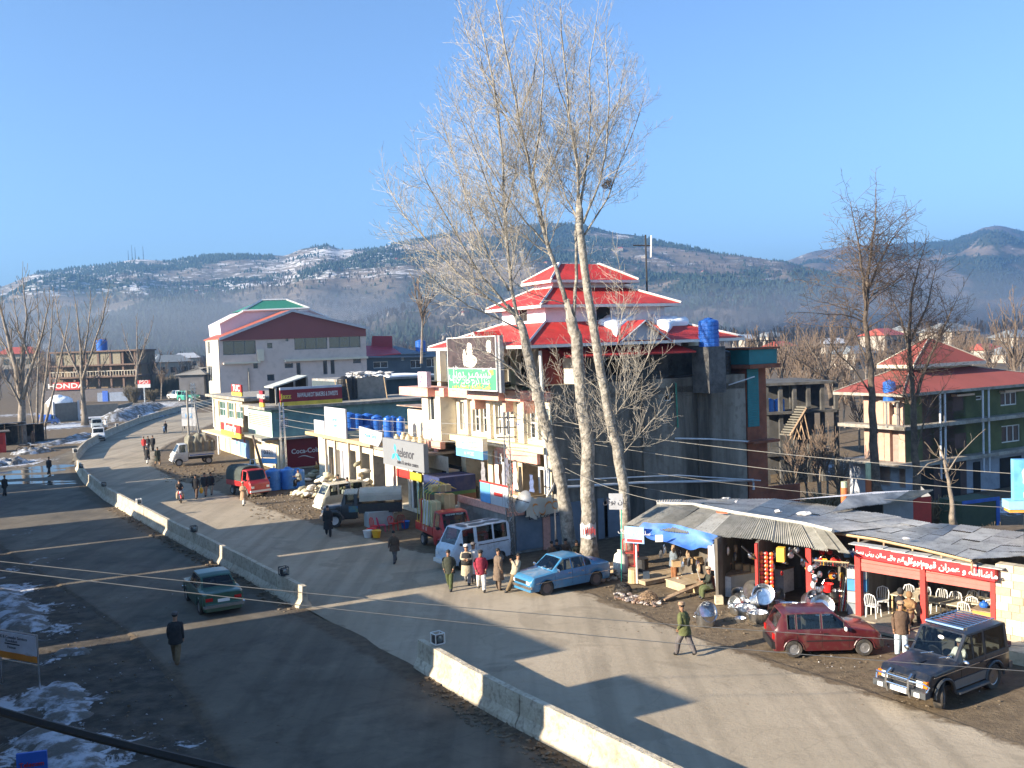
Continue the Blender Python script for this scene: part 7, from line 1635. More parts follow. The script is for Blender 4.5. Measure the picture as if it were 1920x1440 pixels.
M_CHROME=mat('chrome',(.65,.66,.68),.18,metal=1,var=.05);M_LAMP=mat('lamp_glass',(.75,.75,.72),.1,spec=.8);M_AMB=mat('amber_lamp',(.70,.16,.01),.25);M_TAIL=mat('red_lamp',(.40,.01,.01),.25);M_SEAT=mat('car_seat',(.06,.055,.05),.9,var=.3);M_RIM=mat('wheel_rim',(.34,.34,.35),.4,metal=.7,dirt=.4)
def wheel(o,x,y,r,w_,rim=M_RIM,steer=0,rr_=.62):
 s=1 if y>0 else-1
 t=MB();pr=[(r*rr_,-w_/2),(r*.93,-w_/2),(r,-w_/3),(r,w_/3),(r*.93,w_/2),(r*rr_,w_/2)];t.lathe(pr,22,(0,0,0),ax=(0,s,0),cap=False);wo=t.build('wheel',M_RUBBER,o,loc=(x,y-s*w_/2,r));wo.rotation_euler=(0,0,steer)
 q=MB();q.lathe([(0,w_*.42),(r*.14,w_*.45),(r*.2,w_*.3),(r*rr_*.75,w_*.25),(r*rr_*.9,w_*.42),(r*rr_,w_*.46),(r*(rr_+.03),w_*.40)],18,ax=(0,s,0));q.build('rim',rim,wo)
 return wo
def ip(S,x,k):
 if x<=S[0][0]:return S[0][k]
 for a,b in zip(S,S[1:]):
  if x<=b[0]:return a[k]+(b[k]-a[k])*(x-a[0])/max(1e-6,b[0]-a[0])
 return S[-1][k]
def car(name,label,cat,S,wheels,R,sill,sidew,topw,pm,wheelw=.17,crown=.03,group=None,interior=True,rim=M_RIM,steer=0,trim=None,archm=None):
 """S: stations (x, belt z, top z, belt half width, top half width), rear to front"""
 o=thing(name,label,cat,group=group)
 xs_={s[0] for s in S};x=S[0][0]
 while x<S[-1][0]:xs_.add(round(x,3));x+=.16
 for wx in wheels:
  for k in range(13):a=PI*k/12;xs_.add(round(wx+math.cos(a)*(R*1.16),3))
 for a,b in sidew+topw:xs_|={a,b}
 xs_=sorted(x for x in xs_ if S[0][0]<=x<=S[-1][0])
 xs_=[x for i,x in enumerate(xs_) if i==0 or x-xs_[i-1]>.004]
 body=MB();glass={};rows=[]
 for x in xs_:
  zb,zt,wb,wt=(ip(S,x,k) for k in(1,2,3,4));zl=sill
  for wx in wheels:
   d=abs(x-wx);ra=R*1.16
   if d<ra:zl=max(zl,R+math.sqrt(max(0,ra*ra-d*d)))
  zl=min(zl,zb-.05);gap=zt-zb
  e=min(.045,gap*.25)
  sec=[(wb*.93,zl),(wb*.985,lerp(zl,zb,.3)),(wb,lerp(zl,zb,.62)),(wb*.985,zb),(lerp(wb*.985,wt,.12),zb+e),(lerp(wb*.985,wt,.9),zt-e),(wt,zt),(wt*.88,zt+crown*.5),(0,zt+crown)]
  rows.append([(x,y,z) for y,z in sec]+[(x,-y,z) for y,z in sec[-2::-1]])
 n=len(rows[0])
 for r in rows:body.v+=r
 inr=lambda R_,a,b:next((k for k,(p_,q_) in enumerate(R_) if a>=p_-1e-3 and b<=q_+1e-3),None)
 for i in range(len(rows)-1):
  xa,xb=xs_[i],xs_[i+1]
  for j in range(n-1):
   f=(i*n+j,i*n+j+1,(i+1)*n+j+1,(i+1)*n+j)
   k=None
   if j in(4,n-6):k=inr(sidew,xa,xb);key=('side_window',k,j)
   elif j in(7,n-9):k=inr(topw,xa,xb);key=(('windscreen' if k and len(topw)>1 or len(topw)==1 else 'rear_window'),k,0)
   if k is not None:glass.setdefault(key,[]).append([rows[i][j],rows[i][j+1],rows[i+1][j+1],rows[i+1][j]])
   else:body.f.append(f);body.m.append(0)
 body.f.append(tuple(range(n-1,-1,-1)));body.m.append(0);L_=(len(rows)-1)*n;body.f.append(tuple(range(L_,L_+n)));body.m.append(0)
 bo=body.build('body',pm,o)
 bo.data.polygons.foreach_set('use_smooth',[True]*len(bo.data.polygons));bo.data.set_sharp_from_angle(angle=math.radians(32))
 for(nm,k,j),qs in glass.items():
  g=MB();[g.q(*q) for q in qs];g.build(nm,CG,o)
  if nm=='side_window':
   fr=MB();
   a_,b_,c_,d_=qs[0][0],qs[-1][3],qs[-1][2],qs[0][1]
   for p_,q_ in((a_,b_),(b_,c_),(c_,d_),(d_,a_)):fr.tube([p_,q_],.011,4)
   fr.build('window_seal',M_BLACK,o)
 for wx in wheels:
  for s in(1,-1):wheel(o,wx,s*(ip(S,wx,3)*.985),R,wheelw,rim,steer if wx==wheels[-1] else 0)
  ar=MB()
  for s in(1,-1):
   yy=s*ip(S,wx,3)*.975
   ar.tube([(wx+math.cos(a)*R*1.18,yy,R+math.sin(a)*R*1.18) for a in[PI*k/12 for k in range(13)]],.018,4)
  ar.build('wheel_arch',archm or pm,o)
 ch=MB();ch.box(S[0][0]+.12,S[-1][0]-.12,-S[2][3]*.7,S[2][3]*.7,sill*.85,sill+.12);ch.build('chassis',M_BLACK,o)
 if interior and sidew:
  x0=min(a for a,b in sidew);x1=max(b for a,b in sidew);wi=ip(S,(x0+x1)/2,3)*.9;zb=ip(S,(x0+x1)/2,1)
  st=MB()
  nrow=2 if x1-x0>1.5 else 1
  for k in range(nrow):
   xc=lerp(x0,x1,(k+.42)/nrow)
   for y in(-wi*.5,wi*.5):st.box(xc-.45,xc,y-wi*.36,y+wi*.36,zb-.45,zb-.25);st.box(xc-.52,xc-.38,y-wi*.36,y+wi*.36,zb-.45,zb+.22)
  st.build('seat',M_SEAT,o,kind=None);ds=MB();ds.box(x1-.35,x1+.05,-wi,wi,zb-.35,zb-.05);ds.build('dashboard',M_BLACK,o)
  fl=MB();fl.box(S[0][0]+.3,S[-1][0]-.5,-wi,wi,sill+.13,sill+.16);fl.build('cabin_floor',M_BLACK,o)
  sw=MB();sw.lathe([(.17,-.015),(.19,0),(.17,.015),(.155,0),(.17,-.015)],14,(x1-.42,-wi*.5,zb+.02),ax=(-.8,0,.5));sw.build('steering_wheel',M_BLACK,o)
 return o
def bx_(o,name,m,x0,x1,y0,y1,z0,z1,mirror=False,r=.0):
 for s in((1,-1) if mirror else(1,)):
  MB().box(x0,x1,min(s*y0,s*y1),max(s*y0,s*y1),z0,z1).build(name,m,o)
def place(o,wheels,W2,rear,front,left=False,z=0,s_=None,hd=None):
 """put the near side wheel contacts at two photo pixels; left: near side is the left side"""
 a,b=G(*rear),G(*front);d=(b-a);s=d.length/(wheels[-1]-wheels[0]);print('SCALE',o.name,round(s,2),round(math.degrees(math.atan2(d.y,d.x))));s=s_ or s;d=V((math.cos(math.radians(hd)),math.sin(math.radians(hd)),0)) if hd is not None else d.normalized();n=V((-d.y,d.x,0))
 y=W2*.93*(1 if left else-1);c=(a+b)/2-n*y*s;mid=(wheels[0]+wheels[-1])/2
 o.location=c-d*mid*s;o.rotation_euler=(0,0,math.atan2(d.y,d.x));o.scale=(s,s,s);return o
def door_lines(o,S,xs_,sill,m=M_BLACK):
 for x in xs_:
  for s in(1,-1):
   zb=ip(S,x,1);w_=ip(S,x,3);mb=MB();mb.tube([(x,s*(w_*.972),sill+.1),(x,s*(w_*1.002),lerp(sill,zb,.62)),(x,s*w_*.988,zb)],.006,3);mb.build('door_seam',m,o)
def handles(o,S,xs_,m=M_BLACK):
 for x in xs_:
  for s in(1,-1):zb=ip(S,x,1);w_=ip(S,x,3);y=s*w_;MB().box(x-.07,x+.07,min(y,y+s*.02),max(y,y+s*.02),zb-.12,zb-.09).build('door_handle',m,o)
def mirrors(o,x,w_,z,m):
 for s in(1,-1):q=MB();q.ell((x,s*(w_+.1),z),(.05,.1,.07),8,6);q.tube([(x,s*w_*.97,z-.03),(x,s*(w_+.06),z)],.015,4);q.build('wing_mirror',m,o)
PM=paint('maroon_car_paint',(.07,.010,.014),.45)
S=[(-1.68,.78,.80,.60,.55),(-1.62,.80,.86,.66,.58),(-1.38,.84,1.33,.69,.56),(-1.2,.85,1.38,.70,.57),(.15,.85,1.38,.70,.57),(.72,.86,.90,.695,.60),(.80,.86,.885,.69,.62),(1.45,.76,.78,.66,.60),(1.60,.66,.68,.62,.56),(1.62,.5,.6,.60,.54)]
wh=(-1.08,1.09)
HC=car('red_hatchback','dusty maroon hatchback parked facing right before the tea hotel','car',S,wh,.265,.2,[(-1.26,-1.02),(-.96,-.25),(-.18,.48)],[(-1.60,-1.40),(.20,.68)],PM)
bx_(HC,'bumper',M_BLACK,1.58,1.70,-.62,.62,.28,.48);bx_(HC,'bumper',M_BLACK,-1.76,-1.62,-.62,.62,.28,.5)
bx_(HC,'headlight',M_LAMP,1.585,1.645,.36,.56,.52,.64,True);bx_(HC,'tail_light',M_TAIL,-1.71,-1.60,.5,.62,.58,.76,True);bx_(HC,'grille',M_BLACK,1.6,1.64,-.33,.33,.52,.64);bx_(HC,'number_plate',M_WHITE,1.7,1.71,-.2,.2,.33,.44)
bx_(HC,'side_moulding',M_BLACK,-.7,.75,.69,.705,.5,.54,True);door_lines(HC,S,(-.98,-.215,.62),.2);handles(HC,S,(-.85,-.1));mirrors(HC,.5,.68,.9,M_WHITE)
place(HC,wh,.70,(1489,1233),(1621,1230))
PS=paint('navy_car_paint',(.009,.012,.02),.3);PSL=paint('silver_lower_paint',(.10,.11,.115),.45)
S=[(-1.95,1.02,1.5,.74,.66),(-1.90,1.03,1.74,.78,.66),(-1.7,1.04,1.78,.79,.68),(.05,1.04,1.76,.80,.69),(.55,1.05,1.13,.79,.70),(.66,1.05,1.10,.79,.72),(1.75,.98,1.01,.76,.70),(1.90,.8,.88,.72,.68),(1.92,.62,.78,.70,.66)]
wh=(-1.12,1.23)
JP=car('four_wheel_drive','dark blue four wheel drive with chrome bull bar and roof rack, parked at the right','jeep',S,wh,.37,.42,[(-1.72,-.78),(-.66,-.20),(-.12,.32)],[(.08,.52)],PS,wheelw=.24,rim=mat('alloy_rim',(.22,.22,.23),.3,metal=.9),steer=.45)
bx_(JP,'lower_panel',PSL,-.72,.80,.795,.812,.44,.68,True);bx_(JP,'side_step',PSL,-.65,.78,.80,.95,.34,.39,True);bx_(JP,'trim_line',M_CHROME,-1.85,1.7,.797,.806,.93,.95,True)
bx_(JP,'bumper',mat('dark_bumper',(.05,.055,.06),.5),1.88,2.10,-.80,.80,.45,.62);bx_(JP,'bumper',MATS['dark_bumper'],-2.1,-1.93,-.76,.76,.45,.62)
bx_(JP,'grille',M_BLACK,1.90,1.945,-.42,.42,.68,.88)
for k in range(4):bx_(JP,'grille_bar',M_CHROME,1.945,1.96,-.42,.42,.70+k*.05,.715+k*.05)
bx_(JP,'headlight',M_LAMP,1.89,1.955,.44,.62,.69,.85,True);bx_(JP,'indicator',M_AMB,1.84,1.93,.63,.74,.69,.86,True);bx_(JP,'number_plate',M_WHITE,2.10,2.115,-.24,.24,.47,.60);bx_(JP,'fog_lamp',M_LAMP,2.08,2.13,.48,.64,.47,.58,True)
bb_=MB();bx2=2.16
for s in(1,-1):bb_.tube([(2.10,s*.34,.40),(bx2+.02,s*.34,.62),(bx2,s*.34,.9),(1.98,s*.32,1.0)],.03,6);bb_.tube([(bx2,s*.34,.86),(2.04,s*.72,.84),(1.92,s*.80,.74),(2.0,s*.76,.60)],.025,6)
bb_.tube([(bx2,-.34,.66),(bx2,.34,.66)],.025,6);bb_.tube([(bx2-.02,-.34,.88),(bx2-.02,.34,.88)],.025,6);bb_.build('bull_bar',M_CHROME,JP)
hs=MB();hs.box(1.0,1.35,-.12,.12,1.07,1.12);hs.build('bonnet_scoop',PS,JP)
for y in(-.35,.2):q=MB();q.tube([(.62,y,1.12),(.5,y+.35,1.22)],.012,4);q.build('wiper',M_CHROME,JP)
rk=MB()
for y in(-.55,.55):rk.tube([(-1.5,y,1.9),(-.1,y,1.9)],.018,5)
for k in range(8):rk.tube([(-1.5+k*.2,-.6,1.91),(-1.5+k*.2,.6,1.91)],.015,4)
rk.tube([(-.05,-.58,1.87),(-.05,.58,1.87)],.06,8)
for x in(-1.4,-.2):
 for y in(-.55,.55):rk.tube([(x,y,1.76),(x,y,1.9)],.02,4)
rk.build('roof_rack',M_CHROME,JP,kind='stuff');mirrors(JP,.42,.80,1.12,M_CHROME);door_lines(JP,S,(-.72,.45),.42);handles(JP,S,(-.5,));
fl=MB();
for wx in wh:
 for s in(1,-1):fl.tube([(wx+math.cos(a)*.45,s*.81,.37+math.sin(a)*.45) for a in[PI*k/10 for k in range(11)]],.04,5)
fl.build('fender_flare',mat('dark_bumper',(.05,.055,.06)),JP)
st=MB();st.ell((.30,.1,1.62),(.005,.09,.055),12,6);st.build('windscreen_sticker',M_WHITE,JP)
place(JP,wh,.80,(1868,1290),(1762,1332),left=True,s_=1.06)
PB_=paint('faded_blue_paint',(.035,.17,.33),.35)
S=[(-2.02,.80,.84,.66,.60),(-1.92,.88,.90,.74,.66),(-1.35,.90,.93,.78,.66),(-.75,.88,1.30,.785,.56),(-.45,.88,1.36,.79,.58),(.35,.87,1.35,.79,.58),(.92,.86,.90,.78,.66),(1.0,.86,.885,.78,.68),(1.85,.78,.80,.75,.68),(1.98,.62,.70,.72,.66),(2.0,.48,.62,.70,.64)]
wh=(-1.22,1.25)
BC=car('blue_saloon','faded light blue saloon car parked facing left beside the middle poplar','car',S,wh,.30,.22,[(-.98,-.70),(-.64,-.05),(.03,.68)],[(-1.28,-.80),(.40,.88)],PB_,rim=mat('rusty_rim',(.12,.09,.08),.7),steer=-.1)
bx_(BC,'bumper',M_CHROME,1.96,2.10,-.74,.74,.36,.47);bx_(BC,'bumper',M_CHROME,-2.14,-1.98,-.72,.72,.40,.52);bx_(BC,'headlight',M_LAMP,1.99,2.03,.42,.64,.52,.64,True);bx_(BC,'grille',M_BLACK,1.99,2.02,-.40,.40,.52,.64);bx_(BC,'tail_light',M_TAIL,-2.05,-1.98,.45,.64,.62,.76,True)
bx_(BC,'side_moulding',M_CHROME,-1.8,1.8,.788,.797,.56,.575,True);door_lines(BC,S,(-.67,0,.86),.22);handles(BC,S,(-.5,.15),M_CHROME);mirrors(BC,.75,.77,.95,M_CHROME)
for y in(-.3,.15):q=MB();q.tube([(.98,y,.91),(.8,y+.35,1.02)],.012,4);q.build('wiper',M_CHROME,BC)
place(BC,wh,.79,(1118,1098),(1026,1117),left=True)
PV=paint('pale_blue_van_paint',(.46,.53,.60),.3)
S=[(-1.62,1.12,1.72,.70,.60),(-1.55,1.13,1.84,.71,.61),(-1.3,1.13,1.88,.72,.62),(.85,1.13,1.86,.72,.62),(1.0,1.12,1.82,.72,.61),(1.42,1.06,1.14,.71,.64),(1.55,.98,1.02,.70,.66),(1.62,.80,.90,.68,.64),(1.63,.5,.8,.66,.62)]
wh=(-1.02,1.02)
WV=car('white_van','pale van with peeling dark patches on its roof standing behind the five men','van',S,wh,.27,.26,[(-1.44,-.72),(-.60,.22),(.42,1.0)],[(1.02,1.40)],PV,wheelw=.16)
bx_(WV,'bumper',M_WHITE,1.62,1.74,-.68,.68,.34,.50);bx_(WV,'headlight',M_LAMP,1.61,1.66,.42,.58,.66,.80,True);bx_(WV,'side_moulding',M_BLACK,-1.5,.2,.715,.728,1.0,1.03,True);bx_(WV,'tail_light',M_TAIL,-1.66,-1.6,.5,.64,.7,.95,True)
door_lines(WV,S,(-.66,.32),.26);handles(WV,S,(.1,.5));mirrors(WV,1.2,.70,1.2,M_BLACK)
for k,(x,y,a,b) in enumerate(((-.9,.28,.5,.25),(.0,.3,.45,.22),(.7,.1,.2,.4),(-.2,-.25,.5,.2),(-1.1,-.2,.35,.25))):
 q=MB();q.q(*[(x+math.cos(t)*a*(1+.3*noise.noise(V((t*2,k,0)))),y+math.sin(t)*b*(1+.4*noise.noise(V((t*2,k,3)))),1.905) for t in[2*PI*j/16 for j in range(16)]]);q.build('peeling_patch',mat('bare_roof_metal',(.12,.13,.14),.8,var=.4,scale=8),WV)
place(WV,wh,.72,(940,1055),(868,1070),left=True,s_=1.08)
def pickup(name,label,pm,wh,R,load=None,cabm=None,L=3.4,group=None,bedm=None,W=.70,high=0):
 h=high
 S=[(.32,.98+h,1.62+h,W,W-.12),(.40,.98+h,1.66+h,W,W-.11),(.95,.98+h,1.64+h,W,W-.11),(1.32,.94+h,1.0+h,W,W-.07),(1.45,.84+h,.88+h,W-.02,W-.06),(1.52,.60+h,.74+h,W-.04,W-.08)]
 o=car(name,label,'pickup',S,(wh[1],),R,.26+h,[(.50,.98)],[(.98,1.30)],pm,wheelw=.16,group=group)
 for s in(1,-1):wheel(o,wh[0],s*W*.95,R,.16)
 bm=bedm or pm;zb=.62+h
 bx_(o,'bed_floor',bm,-1.72,.28,-W,W,zb,zb+.06)
 for nm,a in(('bed_side',(-1.72,.28,W-.04,W,zb+.06,zb+.34)),):bx_(o,nm,bm,*a,mirror=True)
 bx_(o,'tail_gate',bm,-1.76,-1.721,-W,W,zb+.0,zb+.34);bx_(o,'bed_front',bm,.24,.28,-W+.05,W-.05,zb+.06,zb+.40);bx_(o,'chassis_rail',M_BLACK,-1.7,.5,.3,.4,.36+h,zb-.01,True)
 bx_(o,'bumper',M_WHITE if pm is not M_WHITE else M_BLACK,1.50,1.60,-W,W,.32+h,.44+h);bx_(o,'headlight',M_LAMP,1.50,1.545,W-.28,W-.1,.56+h,.70+h,True);mirrors(o,1.2,W,1.08+h,M_BLACK)
 return o
def canopy(o,m,x0,x1,W,z0,z1,sag=.02,name='canvas_cover',ribs=5):
 mb=MB();N=10;n=12
 for i in range(N+1):
  x=lerp(x0,x1,i/N)
  for j in range(n+1):
   a=PI*j/n;zz=z0+(z1-z0)*min(1,math.sin(a)**.55 if math.sin(a)>0 else 0);yy=math.cos(a);yy=(abs(yy)**.6)*(1 if yy>0 else-1)*W
   mb.v.append((x,yy,zz-sag*abs(math.sin(i*PI*ribs/N))+.015*noise.noise(V((x*5,j,0)))))
 for i in range(N):
  for j in range(n):a=i*(n+1)+j;mb.f.append((a,a+n+1,a+n+2,a+1));mb.m.append(0)
 for i in(0,N):f=[i*(n+1)+j for j in range(n+1)];mb.f.append(tuple(f if i==0 else f[::-1]));mb.m.append(0)
 return mb.build(name,m,o)
M_CANV=mat('khaki_canvas',(.13,.125,.095),.95,c2=(.20,.19,.15),scale=2,bump=.4)
PR=paint('red_pickup_paint',(.40,.012,.018),.25)
wh=(-1.05,.95)
RP=pickup('red_pickup','small red pickup loaded high with cardboard boxes beside the steps',PR,wh,.27)
lab=MB();lab.box(1.02,1.06,-.46,.46,1.52,1.60);lab.build('sunstrip',M_BLACK,RP)
text('KASHMIR VALLEY',(1.075,0,1.56),(0,1,0),(1,0,.1),.1,M_WHITE,RP,sx=1.0)
place(RP,wh,.70,(793,1022),(825,1038))
RPl=RP.location.copy();RPa=RP.rotation_euler.z;sc_=RP.scale[0]
RC=paint('red_suzuki_paint',(.42,.02,.02),.25)
CP=pickup('canvas_pickup','small red pickup with dark canvas cover parked by the blue tanks',RC,wh,.27);canopy(CP,mat('dark_canvas',(.045,.055,.05),.9,var=.3,scale=2),-1.74,.34,.71,.95,1.85)
place(CP,wh,.70,(437,925),(462,934),s_=1.2,hd=-48)
WP=pickup('white_pickup','pale blue white pickup parked behind the red canvas pickup',paint('off_white_blue_paint',(.42,.50,.55),.3),(-1.2,1.05),.30,high=.08);place(WP,(-1.2,1.05),.70,(450,886),(478,886))
def onveh(p,veh=None):return RPl+Matrix.Rotation(RPa,3,'Z')@(V(p)*sc_)
ld_=[(-1.0,.35,.7,1.5,.55,1.75,'tall brown carton standing upright at the rear of the load'),(-.35,.3,.7,.5,.6,1.9,'broad flat brown carton on the near side of the load'),(-1.35,-.3,.7,.4,.5,1.45,'tan carton leaning at the tail of the load'),(-.3,-.35,.7,.9,.5,1.6,'large tan carton facing the road beside the cab'),(-.9,-.4,.7,.45,.4,1.5,'upright greenish carton in the middle of the load'),(-.8,.0,2.3,.8,.8,.3,'flat carton lying on top of the load'),(-.2,.1,2.35,.5,.6,.35,'small carton on top of the load near the cab')]
M_CART=[mat('cardboard_%d'%k,c,.85,var=.1,scale=2,dirt=.1) for k,c in enumerate(((.42,.27,.13),(.48,.35,.18),(.34,.24,.12),(.45,.40,.22)))]
for k,(x,y,z,a,b,h,lb) in enumerate(ld_):
 o=thing('carton',lb,'carton',onveh((x,y,z)),RPa+random.uniform(-.12,.12),group='cartons stacked on the red pickup');MB().box(-a/2,a/2,-b/2,b/2,0,h).build('box',M_CART[k%4],o);tp_=MB();tp_.box(-a/2-.004,a/2+.004,-.03,.03,.01,h+.004);tp_.build('tape',mat('tan_tape',(.55,.42,.22),.4),o)
for k,(m__,lb) in enumerate(((mat('red_cloth',(.5,.06,.06),.9),'red and white bundle tied to the load'),(mat('pale_roll',(.6,.6,.58),.8),'long white roll standing in the load'),(mat('pale_roll',(.6,.6,.58)),'second white roll tied beside the cartons'))):
 q=MB();q.tube([(0,0,0),(.06,.03,1.0),(0,0,1.6)],[.12,.15,.1],8);q.build('tied_roll',m__,label=lb,cat='bundle',loc=onveh((-1.15+k*.35,-.62,.72)))
rp=MB();
for k in range(5):x=-1.4+k*.32;rp.tube([onveh((x,-.74,.95)),onveh((x+.1,-.66,2.3)),onveh((x+.05,0,2.72)),onveh((x,.6,2.4))],.018,4)
rp.build('yellow_ropes',mat('yellow_rope',(.55,.45,.08),.8),label='yellow ropes tying down the cartons',cat='rope',kind='stuff')
bl=MB();q0_=onveh((.9,1.5,.0));
TK=thing('decorated_truck','painted truck back with blue, green and brown panels behind the red pickup','truck',G(860,985),math.atan2(-DF.y,-DF.x));TK.location=F.pt(0,0,0)*0+G(846,985)
for nm,m__,z0_,z1_ in(('brown_panel',mat('brown_panel_paint',(.13,.07,.045),.7,dirt=.3),1.0,2.0),('green_panel',mat('green_panel_paint',(.04,.13,.05),.6),2.01,2.2),('blue_panel',mat('blue_panel_paint',(.015,.03,.11),.7,c2=(.04,.05,.12),scale=2),2.21,3.1)):bx_(TK,nm,m__,-1.1,1.1,-1.2,1.2,z0_,z1_)  # panel paints darkened to carry the truck's partial shade
for s in(1,-1):wheel(TK,.5,s*1.0,.42,.3);bx_(TK,'chassis',M_BLACK,-1.1,1.1,.3,.5,.5,1.0)
PJ=paint('dark_truck_paint',(.025,.03,.035),.3);wh=(-1.5,1.35);W=.82
S=[(.0,1.25,1.85,W,W-.1),(.1,1.25,1.92,W,W-.1),(.75,1.25,1.9,W,W-.1),(.95,1.22,1.3,W,W-.1),(1.0,1.2,1.25,W-.1,W-.2),(1.9,1.08,1.14,W-.22,W-.3),(1.98,.9,1.0,W-.28,W-.36)]
OT=car('old_truck','dark long nosed truck with pale canvas cover parked in the shade','truck',S,(wh[1],),.40,.5,[(.2,.68)],[(.77,.93)],PJ,wheelw=.2,rim=mat('white_ring_rim',(.5,.5,.5),.5))
for s in(1,-1):wheel(OT,wh[0],s*W*.95,.40,.22)
bx_(OT,'bed',PJ,-2.5,-.05,-W,W,.75,1.3);M_BEI=mat('beige_canvas',(.42,.40,.34),.9,var=.1,scale=2,bump=.3)
canopy(OT,M_BEI,-2.5,-.1,W+.03,1.45,2.1);canopy(OT,M_BEI,-.02,.75,W,1.88,2.02,name='cab_canvas');bx_(OT,'side_picture',mat('blue_picture',(.03,.12,.25),.6,c2=(.12,.2,.12),scale=4),-.02,.5,W+.002,W+.012,.85,1.2,True)
bx_(OT,'bumper',M_CHROME,2.05,2.15,-.7,.7,.55,.7);bx_(OT,'headlight',M_LAMP,1.95,2.05,.42,.6,.85,1.0,True)
for s in(1,-1):f_=MB();f_.tube([(1.35+math.cos(a)*.5,s*.72,.42+math.sin(a)*.5) for a in[PI*k/10 for k in range(11)]],.12,6);f_.build('mudguard',PJ,OT)
place(OT,wh,W,(722,985),(627,990),left=True)
S=[(-1.7,1.15,1.7,.74,.64),(-1.6,1.16,1.86,.75,.65),(-1.3,1.16,1.92,.76,.66),(.95,1.16,1.9,.76,.66),(1.3,1.1,1.3,.75,.66),(1.5,1.0,1.05,.73,.66),(1.62,.6,.8,.70,.64)]
EV=car('beige_van','cream rounded van half hidden behind the dark truck','van',S,(-1.05,1.0),.28,.3,[(-1.4,-.6),(-.5,.3),(.45,1.0)],[(1.0,1.35)],paint('cream_van_paint',(.48,.45,.34),.25));bx_(EV,'bumper',M_WHITE,1.6,1.72,-.7,.7,.36,.5);bx_(EV,'headlight',M_LAMP,1.6,1.66,.45,.6,.65,.8,True)
place(EV,(-1.05,1.0),.76,(672,955),(620,962),left=True)
wh=(-1.35,1.15)
GT=pickup('grey_truck','grey white light truck with a high khaki tarpaulin load at the far kerb',paint('light_grey_truck',(.50,.50,.48),.3),(-1.3,1.05),.30,W=.80,high=.1)
tp=MB();N=12
for i in range(N+1):
 x=lerp(-1.85,.3,i/N);h=2.3+.12*math.sin(i*1.9)+(.1 if 3<i<8 else 0)-(.35 if i<2 else 0);w_=.92+.05*math.sin(i*2.3)
 tp.v+=[(x,-w_,1.1),(x,-w_*.98,1.9),(x,-w_*.7,h),(x,0,h+.1),(x,w_*.7,h),(x,w_*.98,1.9),(x,w_,1.1)]
for i in range(N):
 for j in range(6):a=i*7+j;tp.f.append((a,a+1,a+8,a+7));tp.m.append(0)
for i in(0,N):tp.f.append(tuple(i*7+j for j in range(7)));tp.m.append(0)
tp.build('tarpaulin_load',M_CANV,GT,smooth=False);bx_(GT,'blue_stripe',M_BLUE,-1.7,.2,.802,.812,.80,.86,True)
place(GT,(-1.3,1.05),.80,(387,870),(341,874),left=True,s_=1.2)
PG=paint('dark_green_paint',(.015,.07,.045),.2)
S=[(-1.98,.82,.86,.68,.62),(-1.9,.86,.89,.74,.66),(-1.3,.90,.93,.78,.66),(-.8,.88,1.30,.785,.56),(-.5,.88,1.37,.79,.58),(.35,.87,1.36,.79,.58),(.9,.86,.90,.78,.66),(1.0,.86,.885,.78,.68),(1.8,.78,.80,.75,.68),(1.95,.55,.66,.70,.64)]
GC=car('green_saloon','dark green saloon driving away in the shade of the near lane','car',S,(-1.2,1.2),.29,.22,[(-.95,-.68),(-.6,-.05),(.03,.66)],[(-1.24,-.84),(.4,.86)],PG)
bx_(GC,'bumper',M_CHROME,-2.1,-1.95,-.76,.76,.38,.5);bx_(GC,'tail_light',M_TAIL,-2.0,-1.93,.4,.66,.62,.74,True);bx_(GC,'number_plate',M_WHITE,-2.0,-1.985,-.22,.22,.56,.68);bx_(GC,'bumper',M_CHROME,1.93,2.05,-.74,.74,.36,.46)
q=G(418,1152);dd=(RD+V((.10,0,0))).normalized();GC.rotation_euler=(0,0,math.atan2(dd.y,dd.x));GC.location=q+dd*1.9;GC.scale=(1.1,)*3
S=[(-1.7,.85,1.3,.68,.58),(-1.6,.86,1.42,.70,.60),(.2,.86,1.42,.71,.6),(.75,.86,.9,.7,.62),(1.5,.78,.8,.68,.62),(1.65,.5,.66,.64,.6)]
def wcar(label,px_,hd,pm,s=1.0,name='parked_car',group='cars far up the road'):
 o=car(name,label,'car',S,(-1.1,1.1),.28,.22,[(-1.5,-.7),(-.6,-.05),(.05,.6)],[(.25,.72)],pm,group=group);bx_(o,'headlight',M_LAMP,1.62,1.68,.42,.6,.52,.66,True);bx_(o,'bumper',M_BLACK,1.63,1.75,-.66,.66,.3,.46);bx_(o,'grille',M_BLACK,1.64,1.68,-.35,.35,.54,.64)
 o.location=G(*px_);o.rotation_euler=(0,0,hd);o.scale=(s,s,s);return o
PW=paint('white_car_paint',(.66,.67,.66),.2);PSv=paint('silver_car_paint',(.38,.42,.42),.3)
wcar('white car facing the camera, nearer of the pair on the left verge',(185,826),-1.15,PW,1.15);wcar('white and silver car right behind the nearer white car',(182,806),-1.15,PSv,1.15);wcar('small white car far up the road',(331,748),2.6,PW,1.5);wcar('green car far up the road near the pink building',(354,752),-.6,paint('green_far_paint',(.03,.25,.18),.2),1.7)
bt=pickup('blue_cart','small blue covered pickup parked between the left trees',paint('royal_blue_paint',(.03,.08,.25),.2),(-1.05,.95),.27);canopy(bt,mat('royal_canvas',(.03,.12,.45),.7),-1.74,.34,.71,.95,1.8);bt.location=G(93,797);bt.rotation_euler=(0,0,.3);bt.scale=(1.0,)*3
